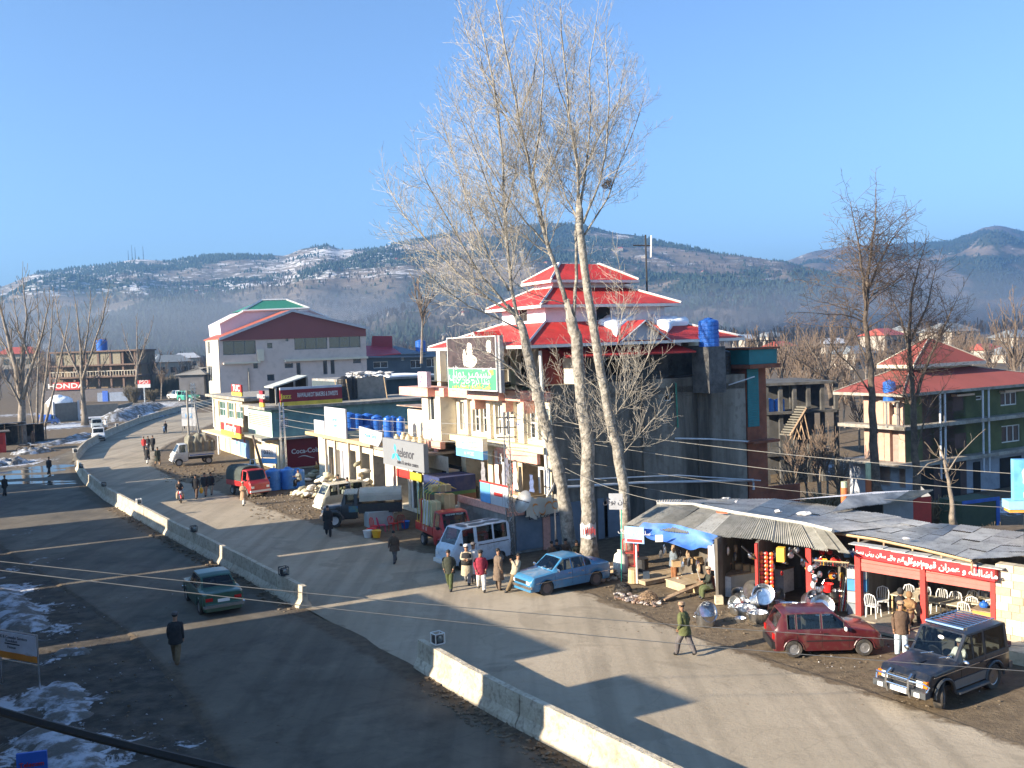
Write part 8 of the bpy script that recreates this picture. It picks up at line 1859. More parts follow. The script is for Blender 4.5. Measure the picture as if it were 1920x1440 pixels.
def motorbike(label,px_,hd,s,m__,group='motorbikes'):
 o=thing('motorbike',label,'motorbike',G(*px_),hd,group=group)
 for x in(-.62,.62):
  t=MB();t.lathe([(.22,-.04),(.29,-.045),(.30,0),(.29,.045),(.22,.04)],16,ax=(0,1,0),cap=False);wv=t.build('wheel',M_RUBBER,o,loc=(x,0,.3));h=MB();h.lathe([(0,-.05),(.04,-.05),(.04,.05),(0,.05)],8,ax=(0,1,0))
  for k in range(6):a=k*PI/3;h.tube([(0,0,0),(math.cos(a)*.23,0,math.sin(a)*.23)],.008,3)
  h.build('spokes',M_CHROME,wv)
 f=MB();f.tube([(-.62,0,.3),(-.15,0,.35),(.3,0,.4),(.42,0,.85)],.035,6);f.tube([(-.5,0,.72),(-.15,0,.4)],.03,6);f.build('frame',M_IRON,o)
 e=MB();e.box(-.15,.2,-.12,.12,.25,.55);e.tube([(.1,-.12,.3),(-.7,-.16,.3)],.04,6);e.build('engine',M_CHROME,o);t=MB();t.ell((.15,0,.78),(.26,.13,.12),10,6);t.build('tank',m__,o);s_=MB();s_.box(-.65,-.05,-.12,.12,.72,.80);s_.build('seat',M_BLACK,o)
 fk=MB();fk.tube([(.62,.07,.3),(.42,.07,.95)],.025,5);fk.tube([(.62,-.07,.3),(.42,-.07,.95)],.025,5);fk.tube([(.3,-.35,1.02),(.42,0,.97),(.3,.35,1.02)],.018,5);fk.build('fork',M_CHROME,o);hl=MB();hl.ell((.52,0,.85),(.07,.09,.09),8,6);hl.build('headlight',M_LAMP,o);g_=MB();g_.tube([(.62+math.cos(a)*.34,0,.3+math.sin(a)*.34) for a in(.4,.9,1.4,1.9,2.4)],.04,4);g_.build('mudguard',m__,o)
 o.scale=(s,s,s);return o
MBK=motorbike('red motorbike carrying two riders towards the camera',(338,942),-1.15,.95,M_CHR)
motorbike('dark motorbike among the people far left on the road',(277,846),-1.3,.95,M_IRON);motorbike('motorbike far up the road near the leaning poles',(308,812),-1.3,1.0,M_IRON)
motorbike('motorbike leaning near the wooden stalls at far left',(48,848),.4,1.1,M_IRON,group=None)
#  PEOPLE
M_SKIN=mat('skin',(.28,.15,.09),.6,var=.1);M_HAIR=mat('black_hair',(.012,.01,.009),.7)
_cl={}
def cloth(c,nm):
 return mat('cloth_'+nm,c,.92,var=.25,scale=7,bump=.6,bscale=7)
def skin_mesh(verts,edges,rads,sub=1):
 me=bpy.data.meshes.new('b');me.from_pydata([tuple(v) for v in verts],edges,[]);o=bpy.data.objects.new('tmp',me);col.objects.link(o)
 m=o.modifiers.new('s','SKIN');m.use_smooth_shade=True;m.branch_smoothing=.6
 for k,sv in enumerate(me.skin_vertices[0].data if me.skin_vertices else[]):pass
 if not me.skin_vertices:
  bm=bmesh.new();bm.from_mesh(me);bm.verts.layers.skin.verify();bm.to_mesh(me);bm.free()
 for k,sv in enumerate(me.skin_vertices[0].data):sv.radius=(rads[k],rads[k]) if not isinstance(rads[k],tuple) else rads[k];sv.use_root=(k==0)
 if sub:ss=o.modifiers.new('u','SUBSURF');ss.levels=sub;ss.render_levels=sub
 bpy.context.view_layer.update();dg=bpy.context.evaluated_depsgraph_get();out=bpy.data.meshes.new_from_object(o.evaluated_get(dg));bpy.data.objects.remove(o);bpy.data.meshes.remove(me);return out
def person(label,x,y,hpx,hd,top,leg,pose='stand',cap=None,skirt=None,near=False,z=0,arm='down',group=None,hood=None,beard=False,vest=None,at=None):
 g=at if at is not None else G(x,y,z);D=(g-CAM).length;H=hpx*D/FPX/math.cos(math.atan((CAM.z-g.z-.8)/D)) if hpx else 1.68
 if pose in('sit','squat'):H=1.68
 H=max(1.45,min(1.8,H));s=H/1.72
 o=thing('person',label,'person',g,hd,group=group);o.scale=(s,s,s)
 up={'stand':.93,'walk':.90,'sit':.50,'squat':.30,'lean':.86,'ride':.84}[pose];lean={'stand':.02,'walk':.06,'sit':.08,'squat':.18,'lean':-.16,'ride':.1}[pose]
 Vt=[];E=[];R=[];T=[]
 def add(p,r,t,par=None):
  Vt.append(V(p));R.append(r);T.append(t)
  if par is not None:E.append((par,len(Vt)-1))
  return len(Vt)-1
 pel=add((0,0,up),(.175,.15),'L');sp=add((lean*.5,0,up+.22),(.175,.145),'T',pel);chs=add((lean,0,up+.44),(.205,.15),'T',sp);nk=add((lean*1.2,0,up+.57),.065,'S',chs);hd1=add((lean*1.3+.01,0,up+.66),.085,'S',nk);hd2=add((lean*1.35+.01,0,up+.76),.088,'S',hd1)
 for sd in(1,-1):
  ph=sd
  if pose=='walk':kn=(.16*ph+.04,.10*sd,.49);an=(.26*ph-(.06 if ph<0 else 0),.10*sd,.09+(.05 if ph<0 else 0))
  elif pose=='sit':kn=(.42,.12*sd,.50);an=(.42,.11*sd,.09)
  elif pose=='squat':kn=(.34,.2*sd,.42);an=(.10,.16*sd,.08)
  elif pose=='lean':kn=(.16+.05*ph,.1*sd,.48);an=(.34+.1*ph,.1*sd,.08)
  elif pose=='ride':kn=(.34,.2*sd,.66);an=(.2,.2*sd,.3)
  else:kn=(.02,.11*sd,.50);an=(0,.12*sd,.08)
  hp=add((0,.09*sd,up-.05),.135,'L',pel);k=add(kn,.105,'L',hp);a=add(an,.082,'L',k);f=add((an[0]+.12,an[1],an[2]-.045),(.04,.035),'F',a);
  ar=arm if isinstance(arm,str) else arm[0 if sd>0 else 1];sx_,sz=lean,up+.50
  sh=add((sx_,.18*sd,sz),.088,'T',chs)
  A={'down':((sx_-.03,.23*sd,sz-.28),(sx_+.05,.23*sd,sz-.52)),'swing':((sx_-.1*sd,.22*sd,sz-.27),(sx_+.04-.16*sd,.21*sd,sz-.5)),'fold':((sx_+.02,.24*sd,sz-.26),(sx_+.22,.03*sd,sz-.25)),'face':((sx_+.14,.2*sd,sz-.2),(sx_+.26,.05*sd,sz+.02)),'fwd':((sx_+.12,.22*sd,sz-.22),(sx_+.36,.18*sd,sz-.2)),'back':((sx_-.12,.24*sd,sz-.26),(sx_-.13,.04*sd,sz-.44)),'pocket':((sx_-.08,.26*sd,sz-.26),(sx_+.06,.2*sd,sz-.46))}[ar]
  el=add(A[0],.068,'T',sh);wr=add(A[1],.048,'T',el);dv=(V(A[1])-V(A[0])).normalized();hn=add(V(A[1])+dv*.07,(.036,.022),'S',wr)
 me=skin_mesh(Vt,E,R,1)
 for v in me.vertices:
  pass
 mats_=[cloth(*top),cloth(*leg),M_SKIN,M_BLACK];me.materials.clear();[me.materials.append(m) for m in mats_]
 idx={'T':0,'L':1,'S':2,'F':3};segs=[(Vt[a],Vt[b],T[b]) for a,b in E]
 for p_ in me.polygons:
  c=p_.center;best=None;bd=9
  for a,b,t in segs:
   ab=b-a;k=max(0,min(1,(c-a).dot(ab)/max(1e-9,ab.dot(ab))));d=(a+ab*k-c).length
   if d<bd:bd=d;best=t
  if best=='S' and c.z<up+.56 and c.z>up+.3 and abs(c.y)<.15:best='T'
  p_.material_index=idx[best];p_.use_smooth=True
 link('body',me,o)
 hx,hz=Vt[hd2].x,Vt[hd2].z
 if near:
  for sd in(0,1):
   hn_i=[i for i,t in enumerate(T) if t=='S' and i>hd2][sd];hp_=Vt[hn_i];el_=Vt[hn_i-2];dv=(hp_-el_).normalized();sd_=dv.cross(V((0,1,0)) if abs(dv.y)<.9 else V((1,0,0))).normalized();fm=MB()
   for k,ln in enumerate((.065,.078,.074,.058)):
    q=hp_+sd_*(-.03+.02*k)+dv*.02;fm.tube([q,q+dv*ln*.55,q+dv*ln*.9+V((0,-.02 if sd==0 else .02,0))],[.010,.009,.006],5)
   q=hp_-sd_*.035-dv*.02;fm.tube([q,q-sd_*.03+dv*.03,q-sd_*.03+dv*.06],[.011,.01,.007],5);fm.build('fingers',M_SKIN,o)
 fc=MB();fc.ell((hx+.088,0,hz-.02),(.018,.013,.024),6,5);
 for sd in(1,-1):fc.ell((hx,.088*sd,hz-.02),(.02,.012,.03),6,4)
 fc.build('nose_and_ears',M_SKIN,o,kind='stuff') if near else None
 if near:
  ey=MB();[ey.ell((hx+.083,.03*sd,hz+.008),(.008,.014,.009),6,4) for sd in(1,-1)];ey.build('eyes',M_HAIR,o,kind='stuff');mo=MB();mo.ell((hx+.078,0,hz-.06),(.012,.024,.007),6,4);mo.build('mouth',mat('lips',(.18,.05,.04),.6),o)
 if beard:bd_=MB();bd_.ell((hx+.055,0,hz-.085),(.05,.06,.055),8,6);bd_.build('beard',M_HAIR,o)
 h=MB();h.ell((hx-.015,0,hz+.025),(.098,.092,.085),10,7);h.build('hair',M_HAIR,o,smooth=True)
 if cap:c_=MB();c_.lathe([(.098,.045),(.104,.07),(.10,.105),(.07,.125),(0,.13)],14,(hx,0,hz));c_.lathe([(.118,.04),(.122,.055),(.112,.07),(.1,.05)],14,(hx,0,hz));c_.build('cap',cloth(*cap),o)
 if hood:c_=MB();c_.ell((hx-.02,0,hz-.01),(.125,.12,.14),10,8);c_.ell((lean,0,up+.42),(.2,.27,.17),10,6);c_.build('shawl',cloth(*hood),o,smooth=True)
 if vest:c_=MB();c_.lathe([(.235,up-.02),(.235,up+.15),(.245,up+.35),(.225,up+.47),(.1,up+.52)],16,(lean*.7,0,0));vv=c_.build('vest',cloth(*vest),o,smooth=True);vv.scale=(.82,1.05,1)
 if pose!='ride' or True:
  j_=MB();N=16;hem=up-(.16 if pose in('stand','walk') else .04)
  rg_=[(hem,.20,.235,0),(up-.02,.195,.225,0),(up+.16,.175,.205,.4),(up+.32,.185,.225,.7),(up+.45,.165,.225,1),(up+.53,.115,.165,1.1),(up+.565,.07,.085,1.2)]
  for i_,(z_,a_,b_,lf) in enumerate(rg_):
   for j in range(N):t=2*PI*j/N;wv=1+.05*math.sin(t*3+x+i_*1.3)+.04*math.sin(t*7+i_*2.1+x);j_.v.append((math.cos(t)*a_*wv+lean*lf*.9,math.sin(t)*b_*wv,z_))
  for r in range(len(rg_)-1):
   for j in range(N):j_.f.append((r*N+j,r*N+(j+1)%N,(r+1)*N+(j+1)%N,(r+1)*N+j));j_.m.append(0)
  if not vest and not(hood and pose=='sit'):j_.build('jacket',cloth(*top),o,smooth=True)
 if skirt:
  zt_=up+.08;zb_={'long':up-.46,'short':up-.22}[skirt] if pose in('stand','walk','lean') else up-.12;k_=MB();N=18;rows=4
  for r in range(rows+1):
   f=r/rows
   for j in range(N):a=2*PI*j/N;fx,fy=(.18+.07*f+(.07*f if pose=='walk' else 0)),(.225+.05*f);wv=1+.06*f*math.sin(a*5+x);k_.v.append((math.cos(a)*fx*wv+lean*.4*(1-f)+(.06*f if pose=='lean' else 0),math.sin(a)*fy*wv,lerp(zt_,zb_,f)))
  for r in range(rows):
   for j in range(N):k_.f.append((r*N+j,r*N+(j+1)%N,(r+1)*N+(j+1)%N,(r+1)*N+j));k_.m.append(0)
  k_.build('tunic_skirt',cloth(*top),o,smooth=True)
 return o
_=math.radians
olive=((.085,.095,.035),'olive');gry=((.10,.09,.09),'grey');dk=((.022,.022,.024),'black');brn=((.095,.06,.04),'brown');tan=((.30,.20,.13),'tan');wht=((.62,.60,.56),'white');mar=((.22,.02,.04),'maroon');lbl=((.46,.55,.62),'pale_blue');bei=((.34,.29,.21),'beige');rus=((.20,.085,.035),'rust');och=((.24,.14,.04),'ochre');grn=((.07,.085,.035),'moss');dgn=((.03,.035,.025),'dark_green');gsw=((.2,.2,.17),'grey_sweater');khk=((.14,.10,.055),'khaki');red_=((.35,.03,.03),'red');blj=((.13,.16,.19),'blue_grey')
person('man in an olive jacket and tan cap walking away past the steel tubs',1285,1231,96,_(140),olive,gry,'walk',cap=tan,near=True,arm='pocket')
person('man in brown sweater, pale blue trousers and tan cap behind the dark jeep',1690,1232,90,_(262),brn,lbl,'stand',cap=tan,skirt=None,near=True,beard=False)
person('man in a beige tunic and striped vest standing before the hotel tables',1729,1176,74,_(215),bei,gry,'stand',skirt='long',near=True,vest=((.20,.17,.12),'vest_tan'),beard=True)
person('seated figure wrapped in a black shawl at the hotel front',1684,1158,0,_(330),dk,och,'sit',hood=dk,arm='fwd',near=True,at=Hf.pt(Hf.px(1684,1150,.1)[0],.12,.1))
person('seated figure in a brown shawl facing left at the hotel front',1706,1172,0,_(220),((.22,.13,.06),'brown_shawl'),tan,'sit',hood=((.22,.13,.06),'brown_shawl'),arm='fwd',near=True,at=Hf.pt(Hf.px(1708,1165,.25)[0],.12,.25))
person('man in a grey jacket and rust trousers standing under the blue tarpaulin',1264,1092,66,_(20),blj,rus,'stand',arm='fold',near=True)
pp_=person('man in olive trousers sitting on the plank and reading a newspaper',1334,1124,0,_(190),dgn,grn,'sit',cap=bei,arm='fwd',near=True,at=G(1334,1122))
nwp=MB();q=G(1316,1122);nwp.ob(q+V((-.1,-.25,.78)),V((-.12,0,.42)),V((.05,.42,0)),V((.02,0,.01)));nwp.build('newspaper',mat('newsprint',(.55,.54,.5),.8,c2=(.25,.25,.25),scale=9,fac=(.5,.56)),label='open newspaper held by the man on the plank',cat='newspaper')
person('vendor in a grey sweater behind the steel fronted counter',1372,1098,0,_(250),gsw,dk,'stand',arm='fwd',near=True,at=G(1366,1104))
person('vendor in ochre clothes bending behind the pot counter',1478,1100,0,_(80),och,och,'stand',near=True,hood=None,at=G(1474,1096))
person('man in a dark green jacket and olive trousers, leftmost of the group by the van',844,1107,76,_(260),dgn,((.055,.07,.025),'army'),'walk',near=True,arm='pocket')
person('man in white cap and black vest over a pale tunic before the van',877,1096,74,_(265),bei,((.22,.22,.23),'stone'),'walk',cap=wht,near=True,vest=dk,skirt='long',arm='fold')
person('man with grey cap half hidden between white cap and maroon jacket',889,1094,74,_(300),wht,gry,'stand',cap=gry,skirt='long',near=True)
person('man in a maroon jacket, dark cap and white trousers walking by the van',903,1109,76,_(275),mar,wht,'walk',cap=dk,near=True,arm='pocket')
person('man in a long brown tunic with his hands behind him by the van',935,1107,78,_(20),((.13,.095,.07),'taupe'),((.13,.095,.07),'taupe'),'stand',skirt='long',near=True,arm='down')
person('man in a beige jacket leaning on the blue car with hands at his face',966,1109,68,_(200),bei,khk,'lean',near=True,arm='face',beard=False)
for k,(x,y) in enumerate(((1046,1052),(1060,1050),(1078,1054),(1030,1056))):person('dark clothed man squatting in the shade between the poplars, %s'%('second from left','third from left','rightmost','leftmost')[k],x,y,0,_(260+k*15),(dk,brn,dgn,brn)[k],(dk,dk,brn,gry)[k],'squat',arm='fwd',group='men squatting between the poplars')
person('man in brown walking in deep shade left of the loaded red pickup',741,1056,58,_(250),brn,gry,'walk',skirt='short',arm='swing')
person('dark silhouette of a man walking by the front of the dark truck',616,1006,58,_(280),dk,dk,'walk',skirt='long')
person('man in a dark coat and khaki trousers walking away on the shaded near lane',331,1247,98,_(95),dk,khk,'walk',cap=gry,near=True)
person('man in white trousers and brown shawl by the red canvas pickup',458,948,42,_(255),tan,wht,'walk',cap=bei,skirt='long',arm='fold')
person('man in black walking, leftmost of three on the far road',369,935,42,_(265),dk,brn,'walk',group='three walkers on the far road');person('man in black with tan trousers carrying a yellow bag',386,931,42,_(265),dk,tan,'walk',group='three walkers on the far road');person('man in black with pale trousers, rightmost of three on the far road',397,928,40,_(265),dk,bei,'walk',group='three walkers on the far road')
q=G(378,933);b_=MB();b_.ell((0,0,.55),(.16,.12,.24),8,6);b_.tube([(0,0,.75),(0,0,.95)],.02,4);b_.build('yellow_bag',M_YLP,label='yellow bag carried between the walkers',cat='bag',loc=q)
def rider(label,bike,off,cols,hood=None):
 a=bike.rotation_euler.z;q=bike.location+Matrix.Rotation(a,3,'Z')@V((off,0,0))*bike.scale[0];return person(label,0,0,0,a,cols[0],cols[1],'ride',arm='fwd',at=q,hood=hood)
rider('front rider in dark clothes on the red motorbike',MBK,-.12,(dk,bei));rider('pillion rider in black behind the driver on the red motorbike',MBK,-.48,(dk,brn))
for k,a in enumerate(((279,846,26,265,dk,gry,'man in black walking in the far left group, nearest the barrier'),(287,846,27,100,dk,dk,'man in black walking away in the far left group'),(271,848,27,265,red_,dk,'figure in red and black in the far left group'),(277,870,30,265,dk,wht,'man in black coat and white trousers in front of the far group'),(296,873,32,310,dgn,tan,'man in olive coat striding right of the far left group'),(346,804,22,265,dk,dk,'far person in dark clothes beside the leaning poles'),(311,812,20,265,dk,dk,'distant rider at the motorbike up the road'),(92,891,30,80,dk,dk,'dark figure crossing the wet road at left'),(9,931,34,80,dk,dk,'dark figure at the left edge of the picture'),(199,806,19,265,wht,och,'person in white by the two white parked cars'),(62,832,22,300,brn,brn,'person in brown under the shack roof at far left'),(488,918,34,250,dk,dk,'dark clothed man at the door of the red canvas pickup'),(497,914,34,200,brn,dk,'man in brown leaning by the pole behind the canvas pickup'))):
 person(a[6],a[0],a[1],a[2],_(a[3]),a[4],a[5],'walk' if k not in(6,10) else 'stand',skirt='long' if k in(3,4,9) else None)
for k,a in enumerate(((615,914,tan,bei,'man in pale clothes sitting at the left end of the sack heap'),(632,914,gsw,dk,'man in grey sitting against the cream shop post'),(597,893,och,dk,'man in tan crouching by the maroon wall'),(714,930,dk,gry,'man in dark vest sitting below the tall sack stack'),(733,934,blj,wht,'man in blue grey sitting right of the tall sack stack'))):person(a[4],a[0],a[1],0,_(225),a[2],a[3],'sit',arm='fwd',at=None if k==2 else SRF.pt(solve(SRF.O,RDc,a[0],0),(.25,.4,0,.9,.9)[k],3.0))
JPs=JP.scale[0];a=JP.rotation_euler.z;q=JP.location+Matrix.Rotation(a,3,'Z')@V((-.28,.34,.42))*JPs
dv=person('driver in white clothes and white cap behind the jeep windscreen',0,0,0,a,wht,wht,'sit',cap=wht,arm='fwd',near=True,at=q);dv.scale=(.86,)*3
#  POLES, WIRES, SMALL THINGS
M_WIRE=mat('cable',(.22,.21,.19),.6);M_WIRED=mat('dark_cable',(.03,.03,.03),.7)
def cable(label,p0,p1,sag,r=.018,m=None,group='overhead cables',name='overhead_cable'):
 n=24;mb=MB();pts=[p0.lerp(p1,k/n)-V((0,0,4*sag*(k/n)*(1-k/n))) for k in range(n+1)];mb.tube(pts,r,5,cap=False);return mb.build(name,m or M_WIRE,label=label,cat='cable',group=group)
def cpx(label,a,Da,b,Db,sag,**k):return cable(label,P(a[0],a[1],Da),P(b[0],b[1],Db),sag,**k)
cpx('upper of the two pale cables crossing the bottom of the picture',(-60,1046),22,(1980,1214),30,.25,r=.011);cpx('lower of the two pale cables crossing the bottom of the picture',(-60,1062),20,(1980,1262),28,.2,r=.011)
cpx('thick black cable close to the camera at the lower left',(-40,1322),9.5,(700,1500),9.0,.05,r=.045,m=M_WIRED)
pe=P(900,778,49)
for k,(y0,y1,lb) in enumerate(((775,892,'top cable from the lattice pole to the right edge'),(795,926,'second cable from the lattice pole to the right edge'),(830,955,'third thin cable running right above the sheet roof'),(850,1000,'lowest thin cable running right above the sheet roof'))):cpx(lb,(905,y0),50,(1960,y1),40,.35+.1*k,r=.014 if k<2 else .008)
for k,(y0,y1) in enumerate(((767,795),(785,815),(797,830))):cpx('cable from the green shop to the lattice pole, %s'%('upper','middle','lower')[k],(531,y0),86,(903,y1),50,.3,r=.02)
for k in range(4):cpx('thin cable between the far poles and the green shop, number %s from the top'%('one','two','three','four')[k],(362,745+5*k),150,(530,762+9*k),86,.6,r=.03)
cpx('short cable from the right poplar down to the stall roof',(1060,878),47,(1240,940),41,.2,r=.01)
def pole(label,base,top_y,r,m,cat='pole',lean=0,name='utility_pole',arms=0,group=None):
 g=G(*base);z=zat(g,top_y);o=thing(name,label,cat,g,group=group);mb=MB();mb.tube([(0,0,0),(lean,0,z)],[r,r*.7],8);mb.build('shaft',m,o)
 for k in range(arms):a=MB();a.tube([(-.8+lean,0,z-.3-k*.7),(.8+lean,0,z-.3-k*.7)],.05,5);a.build('cross_arm',M_IRON,o)
 return o
def lattice(label,base,top_y,w0,w1):
 g=G(*base);z=zat(g,top_y);o=thing('lattice_pole',label,'pole',g)
 c=[(-1,-1),(1,-1),(1,1),(-1,1)]
 for cx_,cy_ in c:mb=MB();mb.tube([(cx_*w0,cy_*w0,0),(cx_*w1,cy_*w1,z)],.03,4);mb.build('upright',M_STEEL,o)
 mb=MB();n=int(z/.5)
 for k in range(n):
  f0,f1=k/n,(k+1)/n;wa,wb=lerp(w0,w1,f0),lerp(w0,w1,f1)
  for j in range(4):a,b=c[j],c[(j+1)%4];s=(a,b) if k%2 else(b,a);mb.tube([(s[0][0]*wa,s[0][1]*wa,z*f0),(s[1][0]*wb,s[1][1]*wb,z*f1)],.016,3)
 mb.build('bracing',M_STEEL,o,kind='stuff');mb=MB()
 for k in range(3):mb.tube([(-.5,0,z-.3-k*.5),(.5,0,z-.3-k*.5)],.03,4)
 mb.build('cross_arm',M_IRON,o);return o
lattice('steel lattice pole tangled with wires before the terrace shop',(958,1042),772,.2,.12);lattice('steel lattice pole at the corner of the green shop',(534,905),755,.22,.14)
lattice('far lattice pole beside the white roadside banner',(366,812),718,.3,.2)
o=pole('dark wooden pole leaning beside the big blue tanks',(505,921),815,.13,M_BARKD,lean=-1.1);pole('thin brown post before the sack heap',(624,920),858,.08,M_BARKD);pole('thin far pole left of the white roadside banner',(354,815),732,.16,M_SLAB);pole('leaning far post right of the white roadside banner',(373,812),756,.14,M_CONC,lean=-.4)
pole('thin steel post beside the seated men under the trees',(1043,1048),955,.06,M_STEEL)
mb=MB()
for k in range(40):
 a=P(957+rr.uniform(-7,7),870+rr.uniform(0,130),48+rr.uniform(-.2,.2));mb.tube([a,a+V((rr.uniform(-.2,.2),0,-.4)),a+V((rr.uniform(-.2,.2),0,-.9))],.014,3,cap=False)
mb.build('wire_tangle',M_WIRE,label='tangle of pale wires hanging on the lattice pole',cat='wires',kind='stuff')
g=G(357,812);o=thing('roadside_banner','white roadside banner on posts far up the road','banner',g);MB().box(-1.1,.9,-.05,.05,1.0,zat(g,764)).build('cloth',M_PAPER,o);[MB().tube([(x,0,0),(x,0,3)],.06,5).build('post',M_CONC,o) for x in(-1.1,.9)];text('K2',(-.1,-.07,2.4),(1,0,0),(0,-1,0),.9,M_SKYB,o)
g=G(272,757);o=thing('roadside_sign','tall red and white sign above the bushes far left','sign',g);z0=zat(g,727);z1=zat(g,713);MB().box(-.9*1.6,.9*1.6,-.1,.1,(z0+z1)/2,z1).build('red_panel',M_REDP,o);MB().box(-1.44,1.44,-.1,.1,z0,(z0+z1)/2-.02).build('white_panel',M_PAPER,o);MB().tube([(0,0,0),(0,0,z0)],.15,6).build('post',M_STEEL,o);text('PSO',(0,-.12,lerp(z0,z1,.75)),(1,0,0),(0,-1,0),1.2,M_WHITE,o)
g=G(503,905);o=thing('white_board','white handwritten board beside the leaning pole','sign',g,math.atan2(-DF.y,-DF.x)+.6);z0,z1=zat(g,858),zat(g,838);MB().box(-.6,1.0,-.04,.04,z0,z1).build('board',mat('greyish_board',(.42,.42,.45),.7),o);MB().box(-.6,1.0,-.04,.04,z0-.5,z0-.05).build('lower_board',M_SKYB,o);text('0321',(.2,-.05,(z0+z1)/2),(1,0,0),(0,-1,0),.5,M_INK,o);[MB().tube([(x,0,0),(x,0,z0)],.04,5).build('post',M_IRON,o) for x in(-.5,.9)]
gr=G(75,1296);gl=G(4,1282);d=(gr-gl);dn=d.normalized();nn=V((dn.y,-dn.x,0));Fz=Face(V((gl.x,gl.y,0)),dn,nn);L=d.length
nb=thing('notice_board','white and orange notice board on two posts at the lower left','sign',gl,world=True);z1=zat(gr,1191);z0=zat(gr,1248);
board(nb,Fz,(-.55,z0+.3,L-.05,z1-.05),0,.03,mat('dull_white_print',(.50,.53,.60),.6),'panel');board(nb,Fz,(-.55,z0+.08,L-.05,z0+.29),0,.03,mat('orange_strip',(.6,.22,.03),.6),'orange_strip')
mb=MB()
for z in(z0,z1):mb.tube([Fz.pt(-.6,z),Fz.pt(L,z)],.025,5)
for t in(0.0,L):mb.tube([Fz.pt(t,0),Fz.pt(t,z1)],.028,6)
mb.build('frame',M_STEEL,nb);M_DGY=mat('grey_ink',(.16,.17,.2),.6);tc_=(L-.6)/2
text('MUX & Consular Services',Fz.pt(tc_,lerp(z0,z1,.80),.035),dn,nn,.15,M_DGY,nb);text('Rawalakot',Fz.pt(tc_,lerp(z0,z1,.68),.035),dn,nn,.14,M_DGY,nb);b_=MB();Fz.slab(b_,tc_-.35,lerp(z0,z1,.56),tc_+.4,lerp(z0,z1,.60),.03,.036);b_.build('black_bar',M_INK,nb);text('Pakistan',Fz.pt(tc_,lerp(z0,z1,.47),.035),dn,nn,.13,M_DGY,nb);text('ufone',Fz.pt(L-.4,lerp(z0,z1,.33),.035),dn,nn,.16,M_PAPER,nb)
g=G(60,1500,1.0);g2=P(60,1425,17.5);o=thing('blue_board','deep blue board with red lettering at the bottom left edge','sign',V((g2.x,g2.y,0)),.25);z1=zat(V((g2.x,g2.y,0)),1410);MB().box(-.26,.26,-.03,.03,z1-1.2,z1).build('board',mat('deep_blue_board',(.02,.09,.40),.5),o);text('Telecom',(0,-.04,z1-.22),(1,0,0),(0,-1,0),.12,M_REDP,o);[MB().tube([(x,0,0),(x,0,z1-.1)],.025,5).build('post',M_IRON,o) for x in(-.2,.2)]
def shack(label,px0,px1,ytop,dep,m,roofm,name='shack',over=.5):
 a,b=G(*px0),G(*px1);d=b-a;dn=d.normalized();h=zat(a,ytop);o=thing(name,label,'shack',a,math.atan2(dn.y,dn.x));L=d.length
 w_=MB();w_.box(0,.12,0,dep,0,h);w_.box(L-.12,L,0,dep,0,h);w_.box(.13,L-.13,dep-.12,dep,0,h-.01);w_.build('wall',m,o);r_=MB();r_.ob((-over,-over-.6,h+.25),(L+2*over,0,0),(0,dep+over+.6,-.35),(0,0,.08));r_.build('roof',roofm,o)
 p_=MB();[p_.box(L*f-.06,L*f+.06,-.4,-.28,0,h+.1) for f in(.02,.5,.98)];p_.build('post',M_WOOD,o);c_=MB();c_.box(.3,L*.45,.1,.7,0,.9);c_.build('counter',m,o);return o
M_SHK=mat('dark_shack_boards',(.06,.05,.045),.9,c2=(.12,.10,.085),scale=1.5);M_SHR=mat('old_tin_snowy',(.22,.21,.20),.7,c2=(.5,.5,.52),scale=.7)
shack('open fronted dark wooden shack under the leftmost trees',(38,832),(84,826),800,3.5,M_SHK,M_SHR);shack('low dark shack behind the red kiosk at far left',(-20,838),(34,832),800,3.5,M_SHK,M_SHR)
a,b=G(-14,850),G(12,848);o=thing('red_kiosk','bright red kiosk with a white poster at the left edge','kiosk',a,math.atan2((b-a).y,(b-a).x));L=(b-a).length;h=zat(a,812);MB().box(0,L,0,2.4,0,h).build('body',M_REDP,o);MB().box(-.3,L+.5,-.5,2.7,h,h+.12).build('roof',M_SHK,o);MB().box(L+.01,L+.05,.4,1.6,.9,h-.4).build('poster',M_LBL,o);MB().box(.3,L-.3,-.04,0,1.0,h-.4).build('hatch',mat('dark_red_panel',(.3,.02,.02),.6),o)
def wallrun(label,pts,ytop,m,th=.25,name='boundary_wall'):
 o=thing(name,label,'wall',G(*pts[0]),world=True)
 for a,b in zip(pts,pts[1:]):A,B=G(*a),G(*b);h=zat(A,ytop);mb=MB();d=(B-A);n_=V((-d.y,d.x,0)).normalized();mb.ob(A,d,n_*th,V((0,0,h)));mb.build('wall_panel',m,o)
 return o
wallrun('long low grey wall behind the snow heap on the left',[(160,782),(222,778),(250,771)],760,mat('old_wall',(.20,.185,.16),.9,dirt=.4))
a,b=G(102,792),G(148,788);o=thing('snowy_hut','low grey hut with a heap of snow on its roof between the left trees','hut',a,math.atan2((b-a).y,(b-a).x));L=(b-a).length;h=zat(a,757);MB().box(0,L,0,4,0,h).build('wall',mat('old_wall',(.20,.185,.16)),o);MB().box(-.2,.15,-.15,.0,0,h+.3).build('post',M_PAPER,o);MB().box(L-.15,L+.2,-.15,0,0,h+.3).build('post',M_PAPER,o);s_=MB();s_.ell((L/2,2,h),(L*.5,2,1.3),16,8,jit=.3,seed=4);s_.build('roof_snow',M_SNOW,o,smooth=True,kind='stuff')
